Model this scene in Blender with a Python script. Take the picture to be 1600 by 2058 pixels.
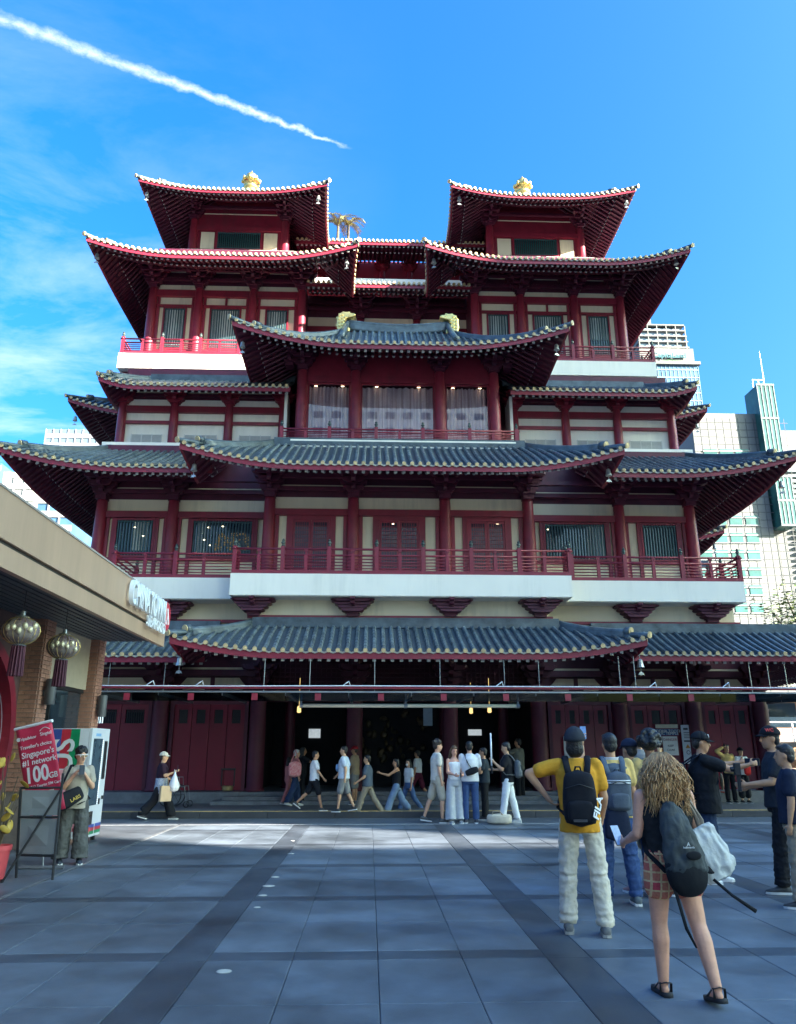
import bpy, bmesh, math, random
from mathutils import Vector, Matrix, noise
random.seed(7)
PI = math.pi
for o in list(bpy.data.objects): bpy.data.objects.remove(o)
S = bpy.context.scene
COL = S.collection

# ------------------------------------------------------------------ camera
cam_d = bpy.data.cameras.new('camera'); cam = bpy.data.objects.new('camera', cam_d); COL.objects.link(cam)
S.camera = cam
FPX = 1560.0
cam_d.sensor_fit = 'HORIZONTAL'; cam_d.sensor_width = 36.0; cam_d.lens = 36.0*FPX/1600.0
cam_d.clip_start = 0.05; cam_d.clip_end = 6000
PITCH = math.atan(474.0/FPX); YAW = math.atan(58.0/FPX*math.cos(PITCH))
cam.location = (0, 0, 1.6); cam.rotation_euler = (PI/2+PITCH, 0, -YAW)

# ------------------------------------------------------------------ sun, sky, exposure
SUN = Vector((0.81, -0.47, 0.35)).normalized()          # towards the sun: behind the camera, to the right
ELEV = math.asin(SUN.z); ROT = math.atan2(SUN.x, SUN.y)
sun_d = bpy.data.lights.new('sun', 'SUN'); sun = bpy.data.objects.new('sun', sun_d); COL.objects.link(sun)
sun_d.energy = 5.0; sun_d.angle = math.radians(0.35); sun_d.color = (1.0, 0.93, 0.82)
sun.rotation_euler = SUN.to_track_quat('Z', 'Y').to_euler(); sun.location = SUN*80

W = bpy.data.worlds.new('World'); S.world = W; W.use_nodes = True
nt = W.node_tree; nt.nodes.clear()
def N(t, **kw):
    n = nt.nodes.new(t)
    for k, v in kw.items(): setattr(n, k, v)
    return n
def LK(a, b): nt.links.new(a, b)
def math_node(op, a, b=None, clamp=False):
    n = N('ShaderNodeMath', operation=op); n.use_clamp = clamp
    for i, v in enumerate((a, b)):
        if v is None: continue
        if isinstance(v, (int, float)): n.inputs[i].default_value = v
        else: LK(v, n.inputs[i])
    return n.outputs[0]
sky = N('ShaderNodeTexSky', sky_type='NISHITA'); sky.sun_disc = False
sky.sun_elevation = ELEV; sky.sun_rotation = ROT; sky.air_density = 1.0; sky.dust_density = 7.5; sky.ozone_density = 2.0
hs = N('ShaderNodeHueSaturation'); hs.inputs['Saturation'].default_value = 1.5; hs.inputs['Hue'].default_value = 0.499; LK(sky.outputs[0], hs.inputs['Color'])
tint = N('ShaderNodeMixRGB', blend_type='MULTIPLY'); tint.inputs[0].default_value = 1.0; tint.inputs[2].default_value = (0.45, 0.77, 1.00, 1)
LK(hs.outputs[0], tint.inputs[1])
# clouds: a vapour trail and thin cirrus, laid out on the plane of the high cloud layer (direction / up)
tc = N('ShaderNodeTexCoord'); sep = N('ShaderNodeSeparateXYZ'); LK(tc.outputs['Generated'], sep.inputs[0])
zc = math_node('MAXIMUM', sep.outputs[2], 0.05)
px = math_node('DIVIDE', sep.outputs[0], zc); py = math_node('DIVIDE', sep.outputs[1], zc)
comb = N('ShaderNodeCombineXYZ'); LK(px, comb.inputs[0]); LK(py, comb.inputs[1])
def ray(x, y):
    f = Vector((math.sin(YAW)*math.cos(PITCH), math.cos(YAW)*math.cos(PITCH), math.sin(PITCH)))
    r = Vector((math.cos(YAW), -math.sin(YAW), 0)); u = r.cross(f)
    return f + r*(x-800)/FPX + u*(1029-y)/FPX
def skyp(x, y):
    d = ray(x, y); return Vector((d.x/d.z, d.y/d.z))
A = skyp(0, 38); B = skyp(712, 300)                     # the trail's line on the cloud layer
dv = (B-A); TL = dv.length; dv = dv/TL; nv = Vector((-dv.y, dv.x))
nz = N('ShaderNodeTexNoise'); nz.inputs['Scale'].default_value = 26; nz.inputs['Detail'].default_value = 7; nz.inputs['Roughness'].default_value = 0.62; LK(comb.outputs[0], nz.inputs['Vector'])
nz2 = N('ShaderNodeTexNoise'); nz2.inputs['Scale'].default_value = 60; nz2.inputs['Detail'].default_value = 5; nz2.inputs['Roughness'].default_value = 0.7; LK(comb.outputs[0], nz2.inputs['Vector'])
along = math_node('ADD', math_node('MULTIPLY', math_node('SUBTRACT', px, A.x), dv.x), math_node('MULTIPLY', math_node('SUBTRACT', py, A.y), dv.y))
across = math_node('ADD', math_node('MULTIPLY', math_node('SUBTRACT', px, A.x), nv.x), math_node('MULTIPLY', math_node('SUBTRACT', py, A.y), nv.y))
across = math_node('ADD', across, math_node('MULTIPLY', math_node('SUBTRACT', nz.outputs['Fac'], 0.5), 0.034))
t_ = math_node('DIVIDE', along, TL)
rem = math_node('SUBTRACT', 1.0, t_)                     # 1 at the left end, 0 at the tip
wid = math_node('ADD', math_node('MULTIPLY', math_node('POWER', math_node('MAXIMUM', math_node('MINIMUM', rem, 1.6), 0.0), 0.7), 0.016), 0.004)
q = math_node('DIVIDE', math_node('ABSOLUTE', across), wid)
core = math_node('SUBTRACT', 1.0, q, True)
core = math_node('MULTIPLY', core, math_node('MULTIPLY', rem, 9.0, True), True)
core = math_node('MULTIPLY', math_node('POWER', core, 1.15), math_node('SUBTRACT', math_node('MULTIPLY', nz2.outputs['Fac'], 2.3), 0.25), True)
core = math_node('MULTIPLY', core, math_node('SUBTRACT', 1.0, math_node('MULTIPLY', rem, 0.25)), True)
mp = N('ShaderNodeMapping'); mp.inputs['Rotation'].default_value = (0, 0, math.radians(-28)); mp.inputs['Scale'].default_value = (1.0, 1.5, 1)
LK(comb.outputs[0], mp.inputs['Vector'])
ci = N('ShaderNodeTexNoise'); ci.inputs['Scale'].default_value = 1.9; ci.inputs['Detail'].default_value = 9; ci.inputs['Roughness'].default_value = 0.62; ci.inputs['Distortion'].default_value = 0.35; LK(mp.outputs[0], ci.inputs['Vector'])
cr = N('ShaderNodeMapRange'); cr.inputs[1].default_value = 0.42; cr.inputs[2].default_value = 0.86; LK(ci.outputs['Fac'], cr.inputs[0])
big = N('ShaderNodeTexNoise'); big.inputs['Scale'].default_value = 0.55; big.inputs['Detail'].default_value = 2; LK(comb.outputs[0], big.inputs['Vector'])
# more cloud low over the left of the view, as a cloud bank in one quarter of the sky
lft = N('ShaderNodeMapRange'); lft.inputs[1].default_value = 0.05; lft.inputs[2].default_value = -0.75; LK(px, lft.inputs[0])
low = N('ShaderNodeMapRange'); low.inputs[1].default_value = 0.80; low.inputs[2].default_value = 0.22; LK(sep.outputs[2], low.inputs[0])
cir = math_node('MULTIPLY', cr.outputs[0], math_node('MULTIPLY', lft.outputs[0], math_node('ADD', math_node('MULTIPLY', low.outputs[0], 1.1), 0.1)), True)
cov = math_node('MAXIMUM', math_node('MULTIPLY', core, 0.92), math_node('MULTIPLY', cir, 1.0), True)
cmix = N('ShaderNodeMixRGB'); LK(cov, cmix.inputs[0]); LK(tint.outputs[0], cmix.inputs[1]); cmix.inputs[2].default_value = (1.75, 2.05, 2.3, 1)
bg = N('ShaderNodeBackground'); bg.inputs[1].default_value = 0.094; LK(cmix.outputs[0], bg.inputs[0])
wo = N('ShaderNodeOutputWorld'); LK(bg.outputs[0], wo.inputs[0])

S.render.engine = 'CYCLES'
S.view_settings.view_transform = 'Standard'; S.view_settings.look = 'None'; S.view_settings.gamma = 1.0
S.view_settings.exposure = 3.0
S.render.resolution_x = 796; S.render.resolution_y = 1024

# ------------------------------------------------------------------ projection helpers (pixel of the 1600 px photograph -> world point at a chosen depth)
CAMP = Vector((0, 0, 1.6))
def atY(x, y, Y): d = ray(x, y); return CAMP + d*(Y/d.y)
def atZ(x, y, Z=0.0): d = ray(x, y); return CAMP + d*((Z-1.6)/d.z)
def atX(x, y, X): d = ray(x, y); return CAMP + d*(X/d.x)

# ------------------------------------------------------------------ materials
MATS = {}
def mat(name, c, rough=0.6, var=0.18, scale=6.0, bump=0.0, bscale=40.0, metal=0.0, c2=None, spec=0.5, emit=0.0, streak=False, coat=0.0, grime=0.0):
    if name in MATS: return MATS[name]
    m = bpy.data.materials.new(name); m.use_nodes = True; t = m.node_tree; b = t.nodes['Principled BSDF']
    b.inputs['Roughness'].default_value = rough; b.inputs['Metallic'].default_value = metal; b.inputs['Specular IOR Level'].default_value = spec
    if coat: b.inputs['Coat Weight'].default_value = coat; b.inputs['Coat Roughness'].default_value = 0.15
    tcn = t.nodes.new('ShaderNodeTexCoord')
    nn = t.nodes.new('ShaderNodeTexNoise'); nn.inputs['Scale'].default_value = scale; nn.inputs['Detail'].default_value = 6; nn.inputs['Roughness'].default_value = 0.65
    src = tcn.outputs['Object']
    if streak:
        mp = t.nodes.new('ShaderNodeMapping'); mp.inputs['Scale'].default_value = (1.0, 1.0, 0.12); t.links.new(src, mp.inputs[0]); t.links.new(mp.outputs[0], nn.inputs['Vector'])
    else: t.links.new(src, nn.inputs['Vector'])
    r = t.nodes.new('ShaderNodeValToRGB'); t.links.new(nn.outputs['Fac'], r.inputs[0])
    if c2 is None: c2 = tuple(min(1, v*(1+var)) for v in c); c1 = tuple(v*(1-var) for v in c)
    else: c1 = c
    r.color_ramp.elements[0].position = 0.3; r.color_ramp.elements[1].position = 0.7
    r.color_ramp.elements[0].color = (*c1, 1); r.color_ramp.elements[1].color = (*c2, 1)
    # every object a little different
    oi = t.nodes.new('ShaderNodeObjectInfo'); mr = t.nodes.new('ShaderNodeMapRange'); mr.inputs[3].default_value = 1-var*0.35; mr.inputs[4].default_value = 1+var*0.35
    t.links.new(oi.outputs['Random'], mr.inputs[0])
    hsv = t.nodes.new('ShaderNodeHueSaturation'); t.links.new(mr.outputs[0], hsv.inputs['Value']); t.links.new(r.outputs[0], hsv.inputs['Color'])
    outc = hsv.outputs[0]
    if grime:
        # rain streaks and dirt: long vertical smears, world space
        ge = t.nodes.new('ShaderNodeNewGeometry'); m2 = t.nodes.new('ShaderNodeMapping'); m2.inputs['Scale'].default_value = (5.0, 5.0, 0.45); t.links.new(ge.outputs['Position'], m2.inputs[0])
        g1 = t.nodes.new('ShaderNodeTexNoise'); g1.inputs['Scale'].default_value = 1.0; g1.inputs['Detail'].default_value = 7; g1.inputs['Roughness'].default_value = 0.7; t.links.new(m2.outputs[0], g1.inputs['Vector'])
        g2 = t.nodes.new('ShaderNodeTexNoise'); g2.inputs['Scale'].default_value = 0.7; g2.inputs['Detail'].default_value = 4; t.links.new(ge.outputs['Position'], g2.inputs['Vector'])
        ad = t.nodes.new('ShaderNodeMath'); ad.operation = 'MULTIPLY'; t.links.new(g1.outputs['Fac'], ad.inputs[0]); t.links.new(g2.outputs['Fac'], ad.inputs[1])
        gr = t.nodes.new('ShaderNodeMapRange'); gr.inputs[1].default_value = 0.24; gr.inputs[2].default_value = 0.40; gr.inputs[3].default_value = 0.0; gr.inputs[4].default_value = grime; t.links.new(ad.outputs[0], gr.inputs[0])
        gm = t.nodes.new('ShaderNodeMixRGB'); t.links.new(gr.outputs[0], gm.inputs[0]); t.links.new(outc, gm.inputs[1]); gm.inputs[2].default_value = (c[0]*0.35+0.03, c[1]*0.35+0.03, c[2]*0.35+0.03, 1); outc = gm.outputs[0]
    t.links.new(outc, b.inputs['Base Color'])
    if bump:
        bn = t.nodes.new('ShaderNodeTexNoise'); bn.inputs['Scale'].default_value = bscale; bn.inputs['Detail'].default_value = 5; t.links.new(tcn.outputs['Object'], bn.inputs['Vector'])
        bp = t.nodes.new('ShaderNodeBump'); bp.inputs['Strength'].default_value = bump; bp.inputs['Distance'].default_value = 0.02
        t.links.new(bn.outputs['Fac'], bp.inputs['Height']); t.links.new(bp.outputs[0], b.inputs['Normal'])
    if emit: b.inputs['Emission Strength'].default_value = emit; b.inputs['Emission Color'].default_value = (*c, 1)
    MATS[name] = m; return m
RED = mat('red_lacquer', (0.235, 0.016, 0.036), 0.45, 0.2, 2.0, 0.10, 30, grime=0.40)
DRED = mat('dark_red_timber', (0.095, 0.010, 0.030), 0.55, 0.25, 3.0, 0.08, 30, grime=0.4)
CREAM = mat('cream_plaster', (0.82, 0.71, 0.50), 0.8, 0.05, 1.2, 0.04, 60, streak=True, grime=0.30)
WHITE = mat('white_plaster', (0.88, 0.82, 0.71), 0.75, 0.03, 0.8, 0.03, 60, streak=True, grime=0.16)
TILE = mat('glazed_tile', (0.078, 0.104, 0.122), 0.34, 0.5, 3.0, 0.12, 25)
PAN = mat('pan_tile', (0.058, 0.078, 0.094), 0.5, 0.35, 9.0, 0.2, 18)
DISC = mat('tile_end_gilt', (0.58, 0.43, 0.22), 0.42, 0.30, 9.0, 0.2, 60)
DRIP = mat('drip_tile', (0.42, 0.39, 0.33), 0.55, 0.25, 12.0)
RAFTEND = mat('rafter_end_paint', (0.46, 0.46, 0.43), 0.6, 0.3, 9.0)
TEAL = mat('teal_window_slat', (0.030, 0.085, 0.095), 0.5, 0.2)
SLATW = mat('pale_window_blind', (0.55, 0.58, 0.55), 0.6, 0.1)
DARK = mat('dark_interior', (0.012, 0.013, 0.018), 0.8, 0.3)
GLASS = mat('dark_window_glass', (0.02, 0.035, 0.05), 0.08, 0.1, spec=0.9)
GOLD = mat('gilded_metal', (0.85, 0.62, 0.22), 0.28, 0.2, 10.0, 0.2, 25, metal=0.9)
BRONZE = mat('green_bronze', (0.10, 0.13, 0.12), 0.45, 0.3, 15, metal=0.5)
BELLM = mat('bell_metal', (0.45, 0.47, 0.46), 0.4, 0.2, 15, metal=0.6)
STEEL = mat('grey_steel', (0.30, 0.32, 0.34), 0.4, 0.15, 8, metal=0.7)
WPAINT = mat('white_paint', (0.80, 0.81, 0.82), 0.4, 0.04)
BLACK = mat('black_paint', (0.018, 0.019, 0.022), 0.45, 0.2)
LOUV = mat('louvre_grey', (0.62, 0.60, 0.56), 0.6, 0.06)

# ------------------------------------------------------------------ mesh helpers
def Rz(a): return Matrix.Rotation(a, 4, 'Z')
class MB:
    def __init__(s): s.v = []; s.f = []; s.m = []
    def add(s, vs, fs, mi=0):
        o = len(s.v); s.v += [tuple(v) for v in vs]; s.f += [tuple(i+o for i in f) for f in fs]; s.m += [mi]*len(fs)
    def box(s, x0, x1, y0, y1, z0, z1, mi=0, M=None):
        vs = [Vector((x, y, z)) for z in (z0, z1) for y in (y0, y1) for x in (x0, x1)]
        if M is not None: vs = [M @ v for v in vs]
        s.add(vs, [(0, 2, 3, 1), (4, 5, 7, 6), (0, 1, 5, 4), (2, 6, 7, 3), (0, 4, 6, 2), (1, 3, 7, 5)], mi)
    def prism(s, pts, y0, y1, mi=0, M=None):
        """outline in x,z extruded along y"""
        n = len(pts); vs = [Vector((p[0], y0, p[1])) for p in pts]+[Vector((p[0], y1, p[1])) for p in pts]
        if M is not None: vs = [M @ v for v in vs]
        s.add(vs, [tuple(range(n)), tuple(range(2*n-1, n-1, -1))]+[(i, i+n, (i+1) % n+n, (i+1) % n) for i in range(n)], mi)
    def tube(s, pts, rad, n=8, mi=0, cap=True, flat=None, up=None):
        pts = [Vector(p) for p in pts]; k = len(pts); rs = rad if isinstance(rad, (list, tuple)) else [rad]*k
        vs = []; ref = Vector(up) if up else None
        for i, p in enumerate(pts):
            d = (pts[min(i+1, k-1)]-pts[max(i-1, 0)]).normalized()
            a = ref if ref is not None else (Vector((0, 0, 1)) if abs(d.z) < 0.92 else Vector((0, 1, 0)))
            x = d.cross(a).normalized(); y = x.cross(d).normalized()
            fx = flat if flat else 1.0
            for j in range(n):
                t = 2*PI*j/n; vs.append(p+x*math.cos(t)*rs[i]+y*math.sin(t)*rs[i]*fx)
        fs = [(i*n+j, i*n+(j+1) % n, (i+1)*n+(j+1) % n, (i+1)*n+j) for i in range(k-1) for j in range(n)]
        if cap: fs += [tuple(range(n-1, -1, -1)), tuple(range((k-1)*n, k*n))]
        s.add(vs, fs, mi)
    def lathe(s, prof, n=12, mi=0, M=None, c=(0, 0, 0)):
        """profile of (r,z)"""
        vs = []; c = Vector(c)
        for r, z in prof:
            for j in range(n):
                t = 2*PI*j/n; v = Vector((r*math.cos(t), r*math.sin(t), z))+c
                vs.append(M @ v if M is not None else v)
        k = len(prof)
        fs = [(i*n+j, i*n+(j+1) % n, (i+1)*n+(j+1) % n, (i+1)*n+j) for i in range(k-1) for j in range(n)]
        fs += [tuple(range(n-1, -1, -1)), tuple(range((k-1)*n, k*n))]
        s.add(vs, fs, mi)
    def ell(s, c, r, n=10, m=7, mi=0, M=None):
        c = Vector(c); r = Vector(r) if not isinstance(r, (int, float)) else Vector((r, r, r))
        vs = [Vector((0, 0, -r.z))]; 
        for i in range(1, m):
            ph = -PI/2+PI*i/m
            for j in range(n):
                t = 2*PI*j/n; vs.append(Vector((r.x*math.cos(ph)*math.cos(t), r.y*math.cos(ph)*math.sin(t), r.z*math.sin(ph))))
        vs.append(Vector((0, 0, r.z)))
        if M is not None: vs = [M @ v for v in vs]
        vs = [v+c for v in vs]; L = len(vs)-1
        fs = [(0, 1+(j+1) % n, 1+j) for j in range(n)]
        fs += [(1+i*n+j, 1+i*n+(j+1) % n, 1+(i+1)*n+(j+1) % n, 1+(i+1)*n+j) for i in range(m-2) for j in range(n)]
        fs += [(L, 1+(m-2)*n+j, 1+(m-2)*n+(j+1) % n) for j in range(n)]
        s.add(vs, fs, mi)
    def cap2(s, a, b, ra, rb, n=10, mi=0):
        """tapered capsule"""
        a = Vector(a); b = Vector(b); d = b-a; L = d.length
        if L < 1e-6: s.ell(a, ra, n, 6, mi); return
        d /= L; k = 3; pts = []; rs = []
        for i in range(k+1):
            t = PI/2*i/k; pts.append(a-d*ra*math.cos(t)); rs.append(max(ra*math.sin(t), 1e-4))
        for i in range(k+1):
            t = PI/2*i/k; pts.append(b+d*rb*math.sin(t)); rs.append(max(rb*math.cos(t), 1e-4))
        ref = Vector((0, 0, 1)) if abs(d.z) < 0.9 else Vector((0, 1, 0))
        s.tube(pts, rs, n, mi, True, None, ref)
    def grid(s, P, mi=0, flip=False):
        """P[i][j] points"""
        r = len(P); c = len(P[0]); vs = [p for row in P for p in row]
        fs = [(i*c+j, i*c+j+1, (i+1)*c+j+1, (i+1)*c+j) for i in range(r-1) for j in range(c-1)]
        if flip: fs = [f[::-1] for f in fs]
        s.add(vs, fs, mi)
    def mesh(s, name, mats, smooth=False):
        me = bpy.data.meshes.new(name); me.from_pydata(s.v, [], s.f)
        for m in (mats if isinstance(mats, (list, tuple)) else [mats]): me.materials.append(m)
        if len(me.materials) > 1: me.polygons.foreach_set('material_index', s.m)
        if smooth is True: me.polygons.foreach_set('use_smooth', [True]*len(me.polygons))
        me.update(); return me
    def build(s, name, mats, parent=None, smooth=False, loc=None, rz=None, fix=True, kind=None, bevel=0):
        me = s.mesh(name, mats, smooth)
        if fix:
            b = bmesh.new(); b.from_mesh(me); bmesh.ops.recalc_face_normals(b, faces=b.faces); b.to_mesh(me); b.free()
        o = bpy.data.objects.new(name, me); COL.objects.link(o); o.parent = parent
        if loc is not None: o.location = loc
        if rz is not None: o.rotation_euler.z = rz
        if kind: o['kind'] = kind
        if bevel:
            md = o.modifiers.new('bevel', 'BEVEL'); md.width = bevel; md.segments = 2; md.limit_method = 'ANGLE'
        if smooth == 'auto':
            for p in me.polygons: p.use_smooth = True
            md = o.modifiers.new('es', 'EDGE_SPLIT'); md.split_angle = math.radians(38)
        return o
def inst(me, name, parent=None, loc=(0, 0, 0), rz=0, sc=None):
    o = bpy.data.objects.new(name, me); COL.objects.link(o); o.parent = parent; o.location = loc; o.rotation_euler.z = rz
    if sc: o.scale = sc
    return o
def tag(o, label, cat=None, group=None, kind=None):
    o['label'] = label
    if cat: o['category'] = cat
    if group: o['group'] = group
    if kind: o['kind'] = kind
    return o
def thing(name, label, cat, loc=(0, 0, 0), rz=0, group=None):
    o = bpy.data.objects.new(name, None); COL.objects.link(o); o.location = loc; o.rotation_euler.z = rz; o.empty_display_size = 0.1
    return tag(o, label, cat, group)
def node(name, parent, loc=(0, 0, 0)):
    """an Empty that is a part and gathers its own pieces"""
    o = bpy.data.objects.new(name, None); COL.objects.link(o); o.parent = parent; o.location = loc; o.empty_display_size = 0.1
    return o
def text_obj(body, size, m, name, parent=None, M=None, ext=0.004, align='CENTER', bold=0.0, sx=1.0, shear=0.0, space=1.0):
    cu = bpy.data.curves.new(name, 'FONT'); cu.body = body; cu.size = size; cu.extrude = ext; cu.align_x = align; cu.align_y = 'CENTER'; cu.offset = bold; cu.shear = shear; cu.resolution_u = 3; cu.space_character = space
    t = bpy.data.objects.new(name, cu); COL.objects.link(t)
    dg = bpy.context.evaluated_depsgraph_get()
    me = bpy.data.meshes.new_from_object(t.evaluated_get(dg)); bpy.data.objects.remove(t)
    me.materials.clear(); me.materials.append(m)
    X = Matrix.Diagonal((sx, 1, 1, 1))
    me.transform((M if M is not None else Matrix()) @ X)
    o = bpy.data.objects.new(name, me); COL.objects.link(o); o.parent = parent
    return o
# ================================================================== TEMPLE
T = thing('temple', 'tall red and cream multi-tiered temple with grey tiled upturned roofs and balconies', 'temple', (0.85, 23, 0))
T.location = (0, 0, 0)
disc_mb = MB(); disc_mb.lathe([(0.056, 0.0), (0.056, 0.03), (0.042, 0.032), (0.040, 0.024), (0.020, 0.024), (0.016, 0.034)], 12, M=Matrix.Rotation(PI/2, 4, 'X'))
DISC_ME = disc_mb.mesh('tile_end', DISC)
def xpx(px, y, Y): return atY(px, y, Y).x
def zpx(y, Y, px=800): return atY(px, y, Y).z

class Face:
    def __init__(s, P0, P1, n, Wd, a, b, zE, zR, l0, l1, R=3.2, flare=0.18, curve=0.35):
        s.P0 = Vector((*P0, 0)); s.P1 = Vector((*P1, 0)); s.d = (s.P1-s.P0); s.L = s.d.length; s.d /= s.L; s.n = Vector((*n, 0)); s.W = Wd
        s.a, s.b, s.zE, s.zR, s.l0, s.l1, s.R, s.fl, s.cv = a, b, zE, zR, l0, l1, R, flare, curve
    def cf(s, x, t):
        c0 = max(0, 1-(x-s.a*t)/s.R)**2 if s.l0 else 0
        c1 = max(0, 1-(s.L-s.b*t-x)/s.R)**2 if s.l1 else 0
        return min(c0, 1.0), min(c1, 1.0)
    def P(s, x, y, dz=0.0):
        t = min(max(y/s.W, 0), 1); c0, c1 = s.cf(x, t)
        z = s.zE+(s.zR-s.zE)*((1-s.cv)*t+s.cv*t*t)+(s.l0*c0+s.l1*c1)*(1-t)**1.5+dz
        p = s.P0+s.d*x+s.n*y - s.n*s.fl*(c0+c1)*(1-t) - s.d*s.fl*c0*(1-t) + s.d*s.fl*c1*(1-t)
        if y < 0: z += (s.zR-s.zE)*(1-s.cv)*y/s.W
        p.z = z; return p
    def tmax(s, x): return min(1.0, x/s.a if s.a else 1, (s.L-x)/s.b if s.b else 1)

def roof_face(roof, F, spacing=0.225, ribs='obj', rr=0.058, raft=True, fasc=0.16, ridge=True, raft_len=None, round2=True):
    nx = max(6, int(F.L/0.35)); ny = 7
    def sheet(dz, y0=0.0):
        rows = []
        for i in range(ny+1):
            t = i/ny; y = y0+(F.W-y0)*t; tt = y/F.W
            xa, xb = F.a*tt, F.L-F.b*tt
            rows.append([F.P(xa+(xb-xa)*j/nx, y, dz) for j in range(nx+1)])
        return rows
    m = MB(); m.grid(sheet(0.0)); m.build('pan_tiles', PAN, roof, True)
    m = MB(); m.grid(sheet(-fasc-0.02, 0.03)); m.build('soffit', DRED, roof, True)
    # fascia board along the eave
    m = MB(); xs = [F.L*j/nx for j in range(nx+1)]
    m.grid([[F.P(x, 0.0, -0.035) for x in xs], [F.P(x, 0.0, -fasc-0.03) for x in xs], [F.P(x, 0.06, -fasc-0.03) for x in xs]]); m.build('fascia_board', RED, roof, False)
    n = max(3, int(round(F.L/spacing))); sp = F.L/n
    rb = MB(); rf = MB(); dr = MB(); dsc = MB()
    rotz = math.atan2(F.n.y, F.n.x)-PI/2
    for i in range(n):
        x = sp*(i+0.5); tm = F.tmax(x)
        if tm > 0.03:
            k = 6; pts = [F.P(x, -0.03+(F.W*tm+0.03)*j/k, 0.03) for j in range(k+1)]
            if ribs == 'obj':
                q = MB(); Lr = F.W*tm+0.03; kk = max(2, int(round(Lr/0.27))); pp = []; rs_ = []; jx = random.uniform(-0.006, 0.006)
                for j in range(kk):
                    for f_, r_ in ((0.0, 1.06), (0.97, 0.92)): pp.append(F.P(x+jx, -0.03+Lr*(j+f_)/kk, 0.03+random.uniform(-0.003, 0.003))); rs_.append(rr*r_)
                q.tube(pp, rs_, 6); q.build('tile_rib', TILE, roof, 'auto')
            elif ribs: rb.tube(pts, rr, 5)
        p = F.P(x, -0.035, 0.03)
        if ribs == 'obj':
            inst(DISC_ME, 'tile_end', roof, p, rotz)
        elif ribs:
            M_ = Matrix.Translation(p) @ Rz(rotz) @ Matrix.Rotation(PI/2, 4, 'X'); dsc.lathe([(rr*1.1, 0), (rr*1.1, 0.03), (rr*0.7, 0.034)], 8, M=M_)
        # drip tile between the round ends
        c = F.P(x+sp*0.5 if x+sp*0.5 < F.L else x, -0.03, 0.0); dd = F.d*(sp*0.5-rr*0.6)
        a0, a1 = c-dd, c+dd; dz1 = Vector((0, 0, 0.018)); dn = Vector((0, 0, -0.055))
        o = F.n*0.03
        vs = [a0+dz1, c+Vector((0, 0, -0.01)), a1+dz1, a1+Vector((0, 0, -0.025)), c+dn, a0+Vector((0, 0, -0.025))]
        dr.add(vs+[v+o for v in vs], [(0, 1, 4, 5), (1, 2, 3, 4), (6, 11, 10, 7), (7, 10, 9, 8), (5, 4, 10, 11), (4, 3, 9, 10), (0, 6, 7, 1), (1, 7, 8, 2)])
        # rafters: a flying row with square ends and a lower row with round ends
        if raft:
            for row, (y0, y1, dzr) in enumerate(((0.10, min(1.1, F.W*0.6), -fasc-0.075), (0.62, F.W*0.92, -fasc-0.19))):
                if row == 1 and not round2: continue
                y1 = min(y1, F.W*tm) 
                if y1 < y0+0.08: continue
                if row == 0:
                    A_, B_ = F.P(x, y0, dzr), F.P(x, y1, dzr); w = F.d*0.043; h = Vector((0, 0, 0.045))
                    vs = [A_-w-h, A_+w-h, A_+w+h, A_-w+h, B_-w-h, B_+w-h, B_+w+h, B_-w+h]
                    rf.add(vs, [(0, 1, 2, 3)], 1); o2 = len(rf.v)-8
                    rf.f += [tuple(i2+o2 for i2 in f) for f in ((4, 7, 6, 5), (0, 4, 5, 1), (1, 5, 6, 2), (3, 2, 6, 7), (0, 3, 7, 4))]; rf.m += [0]*5
                else:
                    A_ = F.P(x, y0, dzr); rf.tube([A_, F.P(x, (y0+y1)/2, dzr), F.P(x, y1, dzr)], 0.048, 7, 0)
                    rf.tube([A_-F.n*0.004, A_+F.n*0.01], 0.046, 7, 1)
    dr.build('drip_tiles', DRIP, roof, kind='stuff', fix=False)
    if rf.v: rf.build('rafters', [DRED, RAFTEND], roof, kind='stuff')
    if rb.v: rb.build('tile_ribs', TILE, roof, True, kind='stuff')
    if dsc.v: dsc.build('tile_ends', DISC, roof, True, kind='stuff')
def hip(roof, F, left=True, r=0.085):
    ins = F.a if left else F.b
    def H(t, dz): return F.P(ins*t if left else F.L-ins*t, F.W*t, dz)
    m = MB(); m.tube([H(0.20+0.80*j/7, 0.13) for j in range(8)], r, 8); m.tube([H(0.17, 0.16), H(0.215, 0.16)], r*1.25, 10)
    m.tube([H(-0.02+0.24*j/4, 0.07) for j in range(5)], r*0.85, 8)
    for k in range(3): m.tube([H(0.23+0.77*j/7, 0.02+0.03*k) for j in range(8)], r*(1.25-0.1*k), 6)
    m.build('hip_ridge', TILE, roof, True)
    a, b = H(0.03, 0.10), H(-0.03, 0.10); dr_ = (b-a).normalized()
    for t0, dz, rr in ((-0.025, 0.085, r*0.98), (0.165, 0.17, r*1.1)):
        p = H(t0, dz); q = MB(); q.tube([p, p+dr_*0.03], rr, 12); q.tube([p+dr_*0.028, p+dr_*0.04], rr*0.55, 10, 0); q.build('ridge_end', DISC, roof)
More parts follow.
